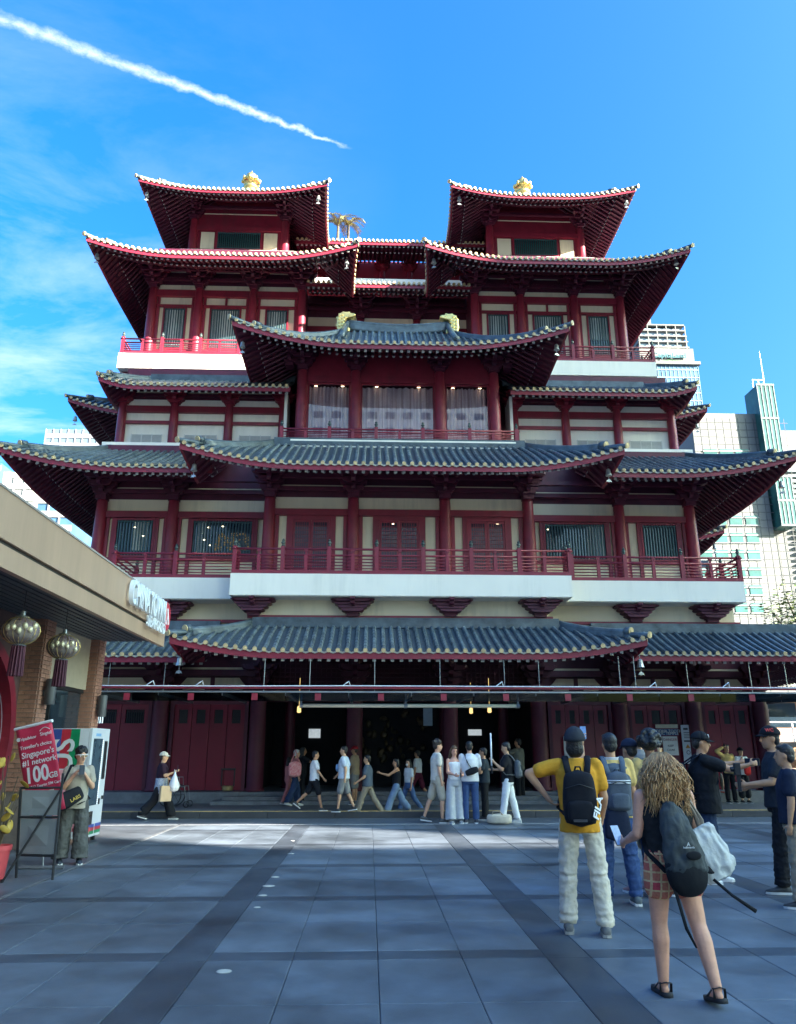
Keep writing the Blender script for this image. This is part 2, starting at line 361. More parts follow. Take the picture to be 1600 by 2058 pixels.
def skirt(name, label, x0, x1, y0, yb, wf, wl, wr, zE, zR, lift, R=3.2, left=True, right=True, ribs='obj', side_ribs='stuff', spacing=0.225, curve=0.35, top_band=True, fasc=0.16, llift=None, rlift=None, flare=0.18, round2=True, lskip=False, rskip=False, side_len=None):
    roof = node(name, T); roof['label'] = label
    ll = lift if llift is None else llift; rl = lift if rlift is None else rlift
    a = wl if left else 0; b = wr if right else 0
    F = Face((x0, y0), (x1, y0), (0, 1), wf, a, b, zE, zR, ll if left else 0, rl if right else 0, R, flare, curve)
    roof_face(roof, F, spacing, ribs, fasc=fasc, round2=round2)
    def side(which, lf):
        k = min(1.0, (side_len or 99)/wf*0.97); w_ = (wl if lf else wr)*k; zt_ = zE+(zR-zE)*((1-curve)*k+curve*k*k); yb2 = y0+side_len if side_len else yb; cv_ = curve if k == 1 else curve*k
        if lf: return Face((x0, yb2), (x0, y0), (1, 0), w_, 0, wf*k, zE, zt_, 0, ll, min(R, side_len*0.9) if side_len else R, flare, cv_)
        return Face((x1, y0), (x1, yb2), (-1, 0), w_, wf*k, 0, zE, zt_, rl, 0, min(R, side_len*0.9) if side_len else R, flare, cv_)
    if left and lskip: hip(roof, F, True)
    if right and rskip: hip(roof, F, False)
    if left and not lskip:
        G = side(0, True); roof_face(roof, G, spacing, side_ribs, fasc=fasc, round2=round2); hip(roof, F, True)
    if right and not rskip:
        G = side(0, False); roof_face(roof, G, spacing, side_ribs, fasc=fasc, round2=round2); hip(roof, F, False)
    if top_band:
        m = MB(); xa, xb = x0+a, x1-b; z = zR
        for k, (dy, h) in enumerate(((0.16, 0.10), (0.13, 0.17), (0.09, 0.24))): m.box(xa-0.02, xb+0.02, y0+wf-dy, y0+wf+0.1, z-0.05, z+h)
        m.build('ridge_band', TILE, roof)
    return roof, F

# ---- bracket clusters
def bracket_mesh(name, w, h, proj, tiers=3, m_=DRED, th=0.06):
    m = MB(); m.box(-0.17, 0.17, -0.17, 0.17, 0, h*0.16)
    m.box(-0.21, 0.21, -0.21, 0.21, h*0.16, h*0.24)
    for k in range(tiers):
        z0 = h*(0.24+0.76*k/tiers); z1 = h*(0.24+0.76*(k+0.82)/tiers); half = 0.22+(w-0.22)*(k+1)/tiers; pj = proj*(k+1)/tiers
        hh = z1-z0
        sc = [(-half, z1), (-half, z0+hh*0.55), (-half+0.03, z0+hh*0.25), (-half+0.09, z0+hh*0.06), (-half+0.17, z0), (half-0.17, z0), (half-0.09, z0+hh*0.06), (half-0.03, z0+hh*0.25), (half, z0+hh*0.55), (half, z1)]
        m.prism(sc, -th, th)
        # arm towards the street
        pr = [(-pj, z1), (-pj, z0+hh*0.5), (-pj+0.05, z0+hh*0.15), (-pj+0.15, z0), (0.25, z0), (0.25, z1)]
        m.prism(pr, -0.062, 0.062, M=Rz(PI/2))
        if k:
            hf = half*0.8
            m.prism([(x*0.8, z) for x, z in sc], -pj*0.62-0.05, -pj*0.62+0.05)
        for sx in (-half+0.09, 0, half-0.09): m.box(sx-0.085, sx+0.085, -0.083, 0.083, z1-0.005, z1+h*0.76/tiers*0.16)
        m.box(-0.08, 0.08, -pj-0.01, -pj+0.15, z1-0.006, z1+h*0.76/tiers*0.155)
        if pj > 0.6:
            for sg in (-1, 1):        # diagonal arms
                m.prism([(-pj*0.8, z1-0.002), (-pj*0.8, z0+hh*0.5), (-pj*0.8+0.15, z0+0.002), (0.0, z0+0.002), (0.0, z1-0.002)], -0.05, 0.05, M=Rz(PI/2+sg*0.75))
    return m.mesh(name, m_)
BR_BIG = bracket_mesh('bracket', 0.62, 1.0, 1.15, 4, DRED, 0.13)
BR_MID = bracket_mesh('bracket', 0.50, 0.72, 0.80, 3, DRED, 0.11)
BR_SLAB = bracket_mesh('bracket', 0.62, 0.66, 1.1, 4, DRED, 0.55)
BR_WING = bracket_mesh('bracket', 0.40, 0.42, 0.55, 2, RED, 0.14)
COLMB = {}
def column(x, y, z0, z1, r=0.2, m_=RED):
    key = (round(z1-z0, 2), r)
    if key not in COLMB:
        h = z1-z0; q = MB(); q.lathe([(r*1.2, 0), (r*1.2, 0.06), (r*1.02, 0.10), (r*1.02, h*0.33), (r, h*0.55), (r*0.9, h*0.94), (r*0.82, h)], 18); COLMB[key] = q.mesh('column', m_, True)
    return inst(COLMB[key], 'column', T, (x, y, z0))
def part(name, m_, *boxes, parent=T, bevel=0):
    if len(boxes) > 1 and name in ('wall', 'lintel', 'frieze_wall', 'frieze_beam', 'terrace', 'transom_wall', 'entrance_wall'):
        for b in boxes: part(name, m_, b, parent=parent, bevel=bevel)
        return
    q = MB()
    for b in boxes: q.box(*b)
    return q.build(name, m_, parent, bevel=bevel)

# ---- railing: a balcony part with slab, base beam, rails, posts
def fin_post(h, w=0.11):
    q = MB(); q.box(-w/2, w/2, -w/2, w/2, 0, h, 0)
    q.lathe([(0.03, h), (0.05, h+0.03), (0.03, h+0.06), (0.058, h+0.09), (0.058, h+0.12), (0.03, h+0.15), (0.045, h+0.18), (0.0, h+0.23)], 8, 1)
    return q.mesh('post', [RED, BRONZE])
def railing(bal, x0, x1, y, z, h, posts, mids, ends=(True, True), depth=0, side_l=False, side_r=False):
    pm_ = fin_post(h+0.04)
    q = MB(); q.box(x0-0.06, x1+0.06, y-0.06, y+0.07, z, z+0.10)
    if side_l: q.box(x0-0.061, x0+0.061, y+0.07, y+depth, z, z+0.10)
    if side_r: q.box(x1-0.061, x1+0.061, y+0.07, y+depth, z, z+0.10)
    q.build('base_beam', RED, bal)
    for k, (zz, r) in enumerate(((h-0.03, 0.032), (h*0.72, 0.03), (h*0.58, 0.016), (h*0.46, 0.016), (h*0.34, 0.016), (h*0.22, 0.016))):
        q = MB(); ll = 0.10 if k == 0 else 0
        q.tube([(x0-ll, y, z+zz), (x1+ll, y, z+zz)], r, 8)
        if side_l: q.tube([(x0, y-ll, z+zz+0.001), (x0, y+depth, z+zz+0.001)], r*0.98, 8)
        if side_r: q.tube([(x1, y-ll, z+zz+0.001), (x1, y+depth, z+zz+0.001)], r*0.98, 8)
        q.build('rail', RED, bal, True)
    for px_ in posts: inst(pm_, 'post', bal, (px_, y, z))
    if side_l: inst(pm_, 'post', bal, (x0, y+depth-0.2, z))
    if side_r: inst(pm_, 'post', bal, (x1, y+depth-0.2, z)); inst(pm_, 'post', bal, (x1, y+depth*0.5, z))
    q = MB(); q.box(-0.045, 0.045, -0.035, 0.035, 0.08, h*0.72); q.box(-0.025, 0.025, -0.02, 0.02, h*0.72, h-0.05); q.box(-0.05, 0.05, -0.036, 0.036, h*0.86, h-0.045)
    mm = q.mesh('baluster', RED)
    for px_ in mids: inst(mm, 'baluster', bal, (px_, y, z))

# ---- windows and doors
def slat_window(x0, x1, y, z0, z1, n=None, blind=None, fr=0.06, blind_from=None, side=None):
    """red frame, dark pane, teal vertical bars; blind = pale blinds between x fractions"""
    w = node('window', T, (0, 0, 0))
    q = MB(); q.box(x0-fr, x1+fr, y-0.05, y+0.03, z1, z1+fr); q.box(x0-fr, x1+fr, y-0.05, y+0.03, z0-fr, z0); q.box(x0-fr, x0, y-0.048, y+0.03, z0, z1); q.box(x1, x1+fr, y-0.048, y+0.03, z0, z1); q.build('frame', RED, w)
    part('pane', GLASS, (x0, x1, y+0.03, y+0.045, z0, z1), parent=w)
    if blind:
        for a, b, za in blind:
            k = int((b-a)*(x1-x0)/0.085)
            q = MB()
            for i in range(max(k, 1)):
                xx = x0+(x1-x0)*a+0.085*i+0.02; q.box(xx, xx+0.06, y+0.005, y+0.02, z0+(z1-z0)*za, z1-0.02)
            q.build('blind', SLATW, w, kind='stuff')
    n = n or int((x1-x0)/0.09)
    q = MB()
    for i in range(n):
        xx = x0+(x1-x0)*(i+0.5)/n; q.box(xx-0.018, xx+0.018, y-0.03, y, z0, z1)
    q.box(x0, x1, y-0.034, y-0.002, z0+(z1-z0)*0.04, z0+(z1-z0)*0.04+0.03); q.box(x0, x1, y-0.034, y-0.002, z1-0.06, z1-0.03)
    q.build('bars', TEAL, w, kind='stuff')
    return w
def lattice_door(x0, x1, y, z0, z1, warm=None):
    d = node('door', T)
    q = MB(); q.box(x0-0.07, x0, y-0.06, y+0.04, z0, z1+0.07); q.box(x1, x1+0.07, y-0.06, y+0.04, z0, z1+0.07); q.box(x0, x1, y-0.058, y+0.04, z1, z1+0.07); q.build('door_frame', RED, d)
    xm = (x0+x1)/2
    for a, b in ((x0+0.005, xm-0.005), (xm+0.005, x1-0.005)):
        q = MB(); e = 0.07; zl = z0+(z1-z0)*0.30
        q.box(a, a+e, y-0.03, y+0.02, z0, z1); q.box(b-e, b, y-0.03, y+0.02, z0, z1); q.box(a+e, b-e, y-0.029, y+0.02, z1-e, z1); q.box(a+e, b-e, y-0.029, y+0.02, z0, zl)
        q.build('leaf', RED, d)
        q = MB(); k = 6
        for i in range(1, k): xx = a+e+(b-e-a-e)*i/k; q.box(xx-0.009, xx+0.009, y-0.018, y-0.004, zl, z1-e)
        kz = 11
        for i in range(1, kz): zz = zl+(z1-e-zl)*i/kz; q.box(a+e, b-e, y-0.02, y-0.002, zz-0.009, zz+0.009)
        q.build('lattice', RED, d, kind='stuff')
        part('pane', GLASS, (a+e, b-e, y+0.0, y+0.012, zl, z1-e), parent=d)
    return d
LAMP = mat('interior_lamp', (1.0, 0.82, 0.5), 0.5, 0.0, emit=1.5)

# =============================== core masses behind everything
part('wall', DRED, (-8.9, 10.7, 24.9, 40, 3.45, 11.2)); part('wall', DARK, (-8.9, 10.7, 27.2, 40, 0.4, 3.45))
part('wall', DRED, (-8.55, 10.5, 26.5, 40, 11.2, 15.2), (-8.6, 9.9, 29.6, 40, 15.2, 19.5))
# =============================== GROUND FLOOR
GY = 23.2; Z0 = 0.44
def X(px, y=1500, Y=GY): return atY(px, y, Y).x
gcols = [X(318), X(516), X(712), X(905), X(1085), X(1250), X(1400), X(1535)]
for gx in gcols: column(gx, GY-0.05, Z0, 4.3, 0.23, DRED)
def red_door(xa, xb, leaves, name='door'):
    d = node(name, T)
    part('door_frame', DRED, (xa, xa+0.1, GY-0.05, GY+0.2, Z0, 2.95), (xb-0.1, xb, GY-0.05, GY+0.2, Z0, 2.95), (xa+0.1, xb-0.1, GY-0.048, GY+0.2, 2.8, 2.95), parent=d)
    for i in range(leaves):
        a = xa+0.1+(xb-xa-0.2)*i/leaves+0.008; b = xa+0.1+(xb-xa-0.2)*(i+1)/leaves-0.008
        q = MB(); q.box(a, b, GY+0.03, GY+0.1, Z0+0.02, 2.27); q.box(a, a+0.12, GY+0.032, GY+0.1, 2.27, 2.8); q.box(b-0.12, b, GY+0.032, GY+0.1, 2.27, 2.8); q.box(a+0.12, b-0.12, GY+0.031, GY+0.1, 2.65, 2.8)
        q.build('leaf', mat('red_door_paint', (0.19, 0.006, 0.026), 0.4, 0.08, 2.0, 0.03), d)
        q = MB()
        for k in range(8):
            xx = a+0.13+(b-a-0.26)*(k+0.5)/8; q.box(xx-0.012, xx+0.012, GY+0.05, GY+0.08, 2.27, 2.65)
        q.build('grille', BLACK, d, kind='stuff')
    return d
red_door(gcols[0]-3.6, gcols[0]-0.25, 4); red_door(gcols[0]+0.28, gcols[1]-0.28, 4)
red_door(gcols[4]+0.28, gcols[5]-0.24, 4); red_door(gcols[5]+0.24, gcols[6]-0.24, 3); red_door(gcols[6]+0.24, gcols[7]-0.2, 3)
# wall above the doors: dark boards, cream frieze panels and bracket beams
part('transom_wall', DRED, (gcols[0]-3.7, gcols[1], GY+0.21, GY+0.5, 2.6, 5.0), (gcols[4], gcols[7]+0.2, GY+0.21, GY+0.5, 2.6, 5.0), (gcols[1], gcols[4], GY+1.4, GY+1.6, 2.95, 5.0))
part('door_beam', DRED, (gcols[0]-3.7, gcols[7]+0.2, GY-0.16, GY+0.2, 2.955, 3.2))
for a, b in ((gcols[0]-3.3, gcols[0]-0.6), (gcols[0]+0.55, gcols[1]-0.55), (gcols[4]+0.55, gcols[5]-0.55), (gcols[5]+0.55, gcols[6]-0.5), (gcols[6]+0.5, gcols[7]-0.4)):
    pts = [(a, 3.22), (b, 3.22), (b+0.15, 3.30), (b, 3.46), (b-0.08, 3.56), (a+0.08, 3.56), (a, 3.46), (a-0.15, 3.30)]
    q = MB(); q.prism(pts, GY+0.12, GY+0.2); q.build('frieze_panel', CREAM, T)
    part('strut', DRED, ((a+b)/2-0.06, (a+b)/2+0.06, GY+0.09, GY+0.15, 3.2, 3.58), ((a+b)/2-0.22, (a+b)/2+0.22, GY+0.10, GY+0.152, 3.2, 3.27))
    part('beam', DRED, (a-0.3, b+0.3, GY-0.1, GY+0.16, 3.6, 3.78)); part('cream_strip', CREAM, (a-0.2, b+0.2, GY+0.1, GY+0.205, 3.80, 3.86))
for gx in gcols: inst(BR_MID, 'bracket', T, (gx, GY-0.15, 3.2))
# entrance hall: lattice transoms, inner columns, altar screen, lamps
for i in range(1, 4):
    a, b = gcols[i]+0.26, gcols[i+1]-0.26
    q = MB()
    for k in range(1, 15): xx = a+(b-a)*k/15; q.box(xx-0.012, xx+0.012, GY+0.0, GY+0.03, 3.2, 4.1)
    for k in range(8): zz = 3.2+0.9*k/7; q.box(a, b, GY-0.002, GY+0.032, zz-0.012, zz+0.012)
    q.build('transom_lattice', DRED, T, kind='stuff')
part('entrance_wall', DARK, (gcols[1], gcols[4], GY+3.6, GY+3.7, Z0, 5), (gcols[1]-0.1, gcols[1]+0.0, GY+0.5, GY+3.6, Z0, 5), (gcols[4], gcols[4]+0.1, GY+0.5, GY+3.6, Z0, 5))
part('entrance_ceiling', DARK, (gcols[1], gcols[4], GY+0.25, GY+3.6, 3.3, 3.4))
for gx in (gcols[1]+0.75, gcols[2], gcols[3], gcols[4]-0.75): column(gx, GY+1.7, Z0, 3.3, 0.17, DRED)
scr = node('altar_screen', T)
part('panel', DARK, (-0.6, 2.2, GY+2.9, GY+2.95, Z0, 2.9), parent=scr)
q = MB()
for k in range(46):
    q.ell((random.uniform(-0.45, 2.05), GY+2.88, random.uniform(1.1, 2.7)), (random.uniform(0.05, 0.14), 0.06, random.uniform(0.06, 0.15)), 7, 5)
q.build('carved_relief', mat('dark_gilt', (0.10, 0.075, 0.04), 0.4, 0.5, 8, 0.4, 12, metal=0.4), scr, True, kind='stuff')
for px_, py_, w_, h_ in ((632, 1474, 24, 18), (955, 1472, 28, 12), (733, 1470, 5, 10)):
    p = atY(px_, py_, GY+3.5); part('lit_picture', mat('lit_picture', (0.75, 0.85, 0.9), 0.4, 0.3, 3, emit=0.07), (p.x-w_*0.008, p.x+w_*0.008, GY+3.56, GY+3.59, p.z-h_*0.008, p.z+h_*0.008))
p = atY(860, 1441, GY+1.2); part('notice', mat('notice_blue', (0.45, 0.62, 0.75), 0.6, 0.1), (p.x-0.14, p.x+0.14, GY+1.2, GY+1.21, p.z-0.26, p.z+0.26))
for px_, py_ in ((601, 1431), (984, 1431), (947, 1433)):
    p = atY(px_, py_, GY-1.5 if px_ != 947 else GY+1)
    q = MB(); q.lathe([(0.02, 0.16), (0.05, 0.14), (0.055, 0.0), (0.03, -0.02)], 8, c=p); q.tube([p+Vector((0, 0, 0.15)), p+Vector((0, 0, 0.9))], 0.006, 5)
    l_ = q.build('hanging_lamp', mat('amber_lamp', (0.9, 0.6, 0.22), 0.4, 0.1, emit=0.22), None, True)
    tag(l_, {601: 'small amber lamp hanging at left end of the white tube over the entrance', 984: 'small amber lamp hanging near right end of the white tube over the entrance', 947: 'tiny amber lamp deep inside the dark entrance, right of the notice'}[px_], 'lamp')
# stone plinth and steps
STONE = mat('grey_stone', (0.16, 0.17, 0.19), 0.7, 0.25, 5, 0.15, 40)
plinth = node('plinth', T)
part('stone_block', STONE, (gcols[0]-3.7, gcols[1]-0.35, 22.75, 25, 0.05, Z0), parent=plinth, bevel=0.015)
part('stone_block', STONE, (gcols[4]+0.35, gcols[7]+0.4, 22.75, 25, 0.05, Z0), parent=plinth, bevel=0.015)
part('stone_block', STONE, (gcols[1]-0.352, gcols[4]+0.352, 22.8, 27, 0.05, Z0-0.001), parent=plinth, bevel=0.015)
for k in range(2): part('step', STONE, (gcols[1]-0.75-0.25*(1-k), gcols[4]+0.75+0.25*(1-k), 22.05+0.34*k, 22.76, 0.05, 0.245+0.098*k), parent=plinth, bevel=0.012)

# lower roof, wings first
cx = 1.0
skirt('lower_roof', 'right wing of the long grey tiled roof over the ground floor', xpx(1296, 1312, 20.5)-0.9, 15.0, 20.5, 30, 1.72, 1.72, 1.72, 3.98, 4.80, 0.55, left=False, ribs='obj', curve=0.15)
skirt('lower_roof', 'left wing of the grey tiled ground floor roof behind the awning', -13.2, xpx(350, 1312, 20.5)+0.8, 20.5, 30, 1.72, 1.72, 1.72, 3.90, 4.80, 0.55, right=False, ribs='obj', curve=0.15)
skirt('lower_roof', 'central projecting part of the ground floor roof with long grey tile ribs', -4.72, 6.72, 19.3, 23.0, 2.15, 1.5, 1.5, 3.88, 4.80, 0.34, R=2.6, ribs='obj', curve=0.12, flare=0.16, side_len=1.3)
# =============================== FRIEZE UNDER THE BALCONY
part('frieze_wall', CREAM, (-3.3, 5.0, 21.55, 22.8, 4.8, 5.55)); part('frieze_wall', CREAM, (-9.0, -3.3, 22.4, 23.2, 4.8, 5.58), (5.0, 10.7, 22.4, 23.2, 4.8, 5.58))
part('frieze_beam', RED, (-3.4, 5.1, 21.45, 21.55, 5.03, 5.11)); part('frieze_beam', RED, (-9.1, -3.4, 22.28, 22.4, 5.02, 5.11), (5.1, 10.8, 22.28, 22.4, 5.02, 5.11))
for px_ in (510, 709, 905, 1085): inst(BR_SLAB, 'bracket', T, (xpx(px_, 1225, 21.45), 21.42, 5.08), sc=(0.95, 0.5, 0.70))
for px_ in (345, 1275, 1428): inst(BR_SLAB, 'bracket', T, (xpx(px_, 1225, 22.3), 22.26, 5.09), sc=(0.98, 0.5, 0.73))
# =============================== FIRST FLOOR BALCONY
bal = node('balcony', T); bal['label'] = 'white central balcony with red railing and bronze post tips above the entrance roof'
q = MB(); q.box(-3.83, 5.55, 20.9, 23.4, 5.565, 6.165); q.box(-3.75, 5.47, 20.95, 23.3, 5.545, 5.565); q.build('slab', WHITE, bal)
P_ = [xpx(v, 1150, 20.97) for v in (470, 567, 661, 757, 851, 948, 1045, 1146)]
railing(bal, P_[0], P_[-1], 20.97, 6.165, 0.74, P_, [(a+b)/2 for a, b in zip(P_, P_[1:])], depth=0.7, side_l=True, side_r=True)
balw = node('balcony', T); balw['label'] = 'white wing balcony with red railing behind the central balcony'
q = MB(); q.box(-9.25, 10.78, 21.7, 24.3, 5.60, 6.2); q.box(-9.15, 10.68, 21.78, 24.2, 5.58, 5.60); q.build('slab', WHITE, balw)
for s_, pl, sl, sr in (('l', (228, 351, 466), True, False), ('r', (1150, 1257, 1372, 1487), False, True)):
    PP = [xpx(v, 1150, 21.77) for v in pl]
    railing(balw, PP[0], PP[-1], 21.77, 6.2, 0.74, PP if s_ == 'r' else PP[:2], [(a+b)/2 for a, b in zip(PP, PP[1:])], depth=2.3, side_l=sl, side_r=sr)
# =============================== FIRST FLOOR WALL
CY = 23.2; WY = 24.2
ccols = [-3.16, -0.57, 2.29, 4.90]; wl_ = [-8.66, -6.38]; wr_ = [8.12, 10.47]
part('wall', CREAM, (-3.3, 5.05, CY+0.05, CY+0.2, 6.17, 9.12)); part('wall', CREAM, (-8.8, -3.3, WY+0.05, WY+0.2, 6.2, 9.30), (5.05, 10.6, WY+0.05, WY+0.2, 6.2, 9.30))
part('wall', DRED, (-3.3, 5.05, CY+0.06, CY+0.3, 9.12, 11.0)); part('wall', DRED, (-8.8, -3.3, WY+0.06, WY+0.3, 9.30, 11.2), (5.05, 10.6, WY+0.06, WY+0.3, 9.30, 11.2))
part('wall', CREAM, (-8.8, -8.7, WY+0.2, 40, 6.2, 9.3), (10.5, 10.6, WY+0.2, 40, 6.2, 9.3))
for c in ccols: column(c, CY-0.06, 6.17, 9.12, 0.19); inst(BR_BIG, 'bracket', T, (c, CY-0.12, 9.05))
for c in wl_+wr_: column(c, WY-0.06, 6.2, 9.30, 0.19); inst(BR_BIG, 'bracket', T, (c, WY-0.12, 9.22), sc=(1, 1, 0.95))
part('lintel', RED, (-3.16, 4.9, CY-0.12, CY+0.05, 8.50, 8.70)); part('lintel', RED, (-8.66, -3.3, WY-0.12, WY+0.05, 8.66, 8.87), (5.05, 10.47, WY-0.12, WY+0.05, 8.66, 8.87))
for zz, yy, cols, y0 in ((9.30, 0.13, ccols, CY), (9.62, 0.15, ccols, CY), (9.48, 0.13, None, WY), (9.80, 0.15, None, WY)):
    for a, b in ([(ccols[0], ccols[3])] if cols else [(wl_[0], -3.3), (5.05, wr_[1])]):
        part('beam', DRED, (a, b, y0-0.14-(zz > 9.6)*0.3, y0+0.0-(zz > 9.6)*0.3, zz, zz+0.13)); part('cream_strip', CREAM, (a, b, y0+0.0, y0+0.058, zz+0.17, zz+0.215))
zb = 6.2
for a, b in zip(ccols, ccols[1:]):
    w = b-a; da, db = a+w*0.285, b-w*0.285
    lattice_door(da, db, CY-0.02, 6.2, 8.36)
    part('door_header', RED, (da-0.07, db+0.07, CY-0.05, CY+0.05, 8.43, 8.5))
    for sx in (a+0.27, b-0.27-0.16): part('pilaster', RED, (sx if sx < (a+b)/2 else sx, sx+0.16, CY-0.051, CY+0.05, 6.2, 8.5)) if False else None
    for xa, xb in ((a+0.19, a+0.30), (da-0.20, da-0.07), (db+0.07, db+0.20), (b-0.30, b-0.19)): part('pilaster', RED, (xa, xb, CY-0.05, CY+0.05, 6.2, 8.5))
# wing windows: two each side
def wing_bay(a, b, wa, wb, blind=None):
    slat_window(wa, wb, WY-0.02, 7.42, 8.58, blind=blind)
    for xa, xb in ((a+0.19, a+0.28), (wa-0.17, wa-0.062), (wb+0.062, wb+0.17), (b-0.28, b-0.19)): part('pilaster', RED, (xa, xb, WY-0.05, WY+0.05, 6.2, 8.66))
    part('sill_beam', RED, (a+0.28, b-0.28, WY-0.045, WY+0.05, 7.26, 7.355))
def wpx(px): return xpx(px, 1080, WY-0.02)
wing_bay(-8.66, -6.38, wpx(233), wpx(306), [(0.45, 0.95, 0.15)])
wing_bay(-6.38, -3.16, wpx(387), wpx(506), [(0.05, 0.25, 0.1)])
wing_bay(5.05, 8.12, wpx(1096), wpx(1216), [(0.68, 1.0, 0.0)])
wing_bay(8.12, 10.47, wpx(1292), wpx(1360))
for px_, py_ in ((420, 1060), (448, 1058), (410, 1085), (423, 1096), (1102, 1064), (288, 1077), (271, 1060), (790, 1053), (1000, 1053)):
    p = atY(px_, py_, WY-0.01 if px_ not in (790, 1000) else CY-0.015); Lm = MB(); Lm.tube([p-Vector((0.035, 0, 0)), p+Vector((0.035, 0, 0))], 0.010, 6); Lm.build('lamp_glint', LAMP, T)
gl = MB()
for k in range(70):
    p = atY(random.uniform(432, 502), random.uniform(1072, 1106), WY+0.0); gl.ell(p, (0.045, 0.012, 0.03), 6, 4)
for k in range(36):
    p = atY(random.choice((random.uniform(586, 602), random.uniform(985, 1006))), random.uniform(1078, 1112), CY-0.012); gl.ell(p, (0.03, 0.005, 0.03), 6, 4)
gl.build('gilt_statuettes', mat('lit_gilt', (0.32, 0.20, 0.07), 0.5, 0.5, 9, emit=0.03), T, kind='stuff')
# =============================== FIRST FLOOR ROOF
skirt('middle_roof', 'left wing of the wide grey tiled roof over the first floor', -10.6, xpx(385, 935, 21.4)+0.6, 21.4, 33, 3.2, 2.0, 2, 9.42, 11.15, 0.52, R=3.6, right=False, curve=0.15)
skirt('middle_roof', 'right wing of the wide grey tiled roof over the first floor', xpx(1240, 940, 21.4)-0.6, 12.5, 21.4, 33, 3.2, 2, 2.0, 9.44, 11.15, 0.56, R=3.6, left=False, curve=0.15)
skirt('middle_roof', 'central projecting part of the first floor roof above the lattice doors', -5.1, 6.88, 20.3, 24.2, 2.85, 2.0, 2.0, 9.16, 10.82, 0.50, R=3.2, curve=0.12, flare=0.2, side_len=1.35)
# =============================== SECOND FLOOR
SY = 25.0
part('terrace', WHITE, (-9.0, -2.6, 24.4, 26.6, 11.0, 11.36), (4.6, 10.95, 24.4, 26.6, 11.0, 11.36), (-2.6, 4.6, 23.0, 26, 10.6, 10.98))
sl = [-8.63, -6.85, -4.97, -3.11]; sr = [4.97, 6.78, 8.62, 10.55]
for cols in (sl, sr):
    part('wall', WHITE, (cols[0]-0.05, cols[-1]+0.05, SY+0.05, SY+0.2, 11.36, 13.22)); part('wall', DRED, (cols[0], cols[-1], SY+0.06, SY+0.3, 13.22, 14.4))
    part('wall', CREAM, (cols[0]-0.05, cols[0]+0.06, SY+0.2, 34, 11.36, 13.3) if cols is sl else (cols[-1]-0.06, cols[-1]+0.05, SY+0.2, 34, 11.36, 13.3))
    for c in cols: column(c, SY-0.04, 11.36, 13.12, 0.15); inst(BR_WING, 'bracket', T, (c, SY-0.05, 13.02))
    part('lintel', RED, (cols[0], cols[-1], SY-0.09, SY+0.05, 12.70, 12.93)); part('lintel', RED, (cols[0], cols[-1], SY-0.07, SY+0.05, 12.28, 12.38))
    part('beam', RED, (cols[0]-0.3, cols[-1]+0.3, SY-0.6, SY-0.45, 13.36, 13.5)); part('beam', DRED, (cols[0], cols[-1], SY-0.1, SY+0.05, 13.28, 13.40)); part('cream_strip', CREAM, (cols[0], cols[-1], SY+0.0, SY+0.055, 13.43, 13.5))
    for a, b in zip(cols, cols[1:]):
        m_ = (a+b)/2; lv = node('louvre', T); hw = (b-a)*0.29
        q = MB(); q.box(m_-hw, m_+hw, SY+0.02, SY+0.05, 11.50, 11.9)
        for k in range(4): xx = m_-hw+2*hw*k/3; q.box(xx-0.015, xx+0.015, SY-0.005, SY+0.021, 11.49, 11.91)
        q.build('frame', LOUV, lv)
        q = MB()
        for k in range(9): q.box(m_-hw, m_+hw, SY+0.002, SY+0.022, 11.505+0.044*k, 11.53+0.044*k)
        q.build('blades', mat('louvre_blade', (0.45, 0.44, 0.42), 0.6, 0.1), lv, kind='stuff')
skirt('upper_wing_roof', 'left short grey tiled roof over the white louvred wing', -8.98, -2.75, 23.6, 30, 1.5, 1.2, 1.2, 13.10, 13.95, 0.26, R=1.2, right=False, ribs='obj', curve=0.0, round2=False, flare=0.06)
skirt('upper_wing_roof', 'right short grey tiled roof over the white louvred wing', 4.62, 10.9, 23.6, 30, 1.5, 1.2, 1.2, 13.12, 13.95, 0.26, R=1.2, left=False, ribs='obj', curve=0.0, round2=False, flare=0.06)
# glazed centre bay
c2 = [-2.38, -0.58, 2.27, 4.12]; BY = 24.0
for c in c2: column(c, BY-0.04, 11.0, 13.95, 0.19); inst(BR_MID, 'bracket', T, (c, BY-0.1, 13.85))
for c in (c2[0]-0.45, c2[-1]+0.45): inst(BR_MID, 'bracket', T, (c, BY-0.1, 13.95), sc=(0.8, 1.2, 1))
part('lintel', RED, (c2[0], c2[-1], BY-0.1, BY+0.1, 13.45, 13.68)); part('wall', RED, (c2[0], c2[-1], BY+0.0, BY+0.12, 13.68, 14.9))
part('wall', DRED, (c2[0]-0.2, c2[0], BY+0.1, 27, 11, 14.8), (c2[-1], c2[-1]+0.2, BY+0.1, 27, 11, 14.8))
part('wall', WHITE, (c2[0]-0.62, c2[0]-0.52, BY+0.3, 25.2, 11.0, 13.2), (c2[-1]+0.58, c2[-1]+0.68, BY+0.3, 25.2, 11.0, 13.2))
CURT = bpy.data.materials.new('curtain'); CURT.use_nodes = True
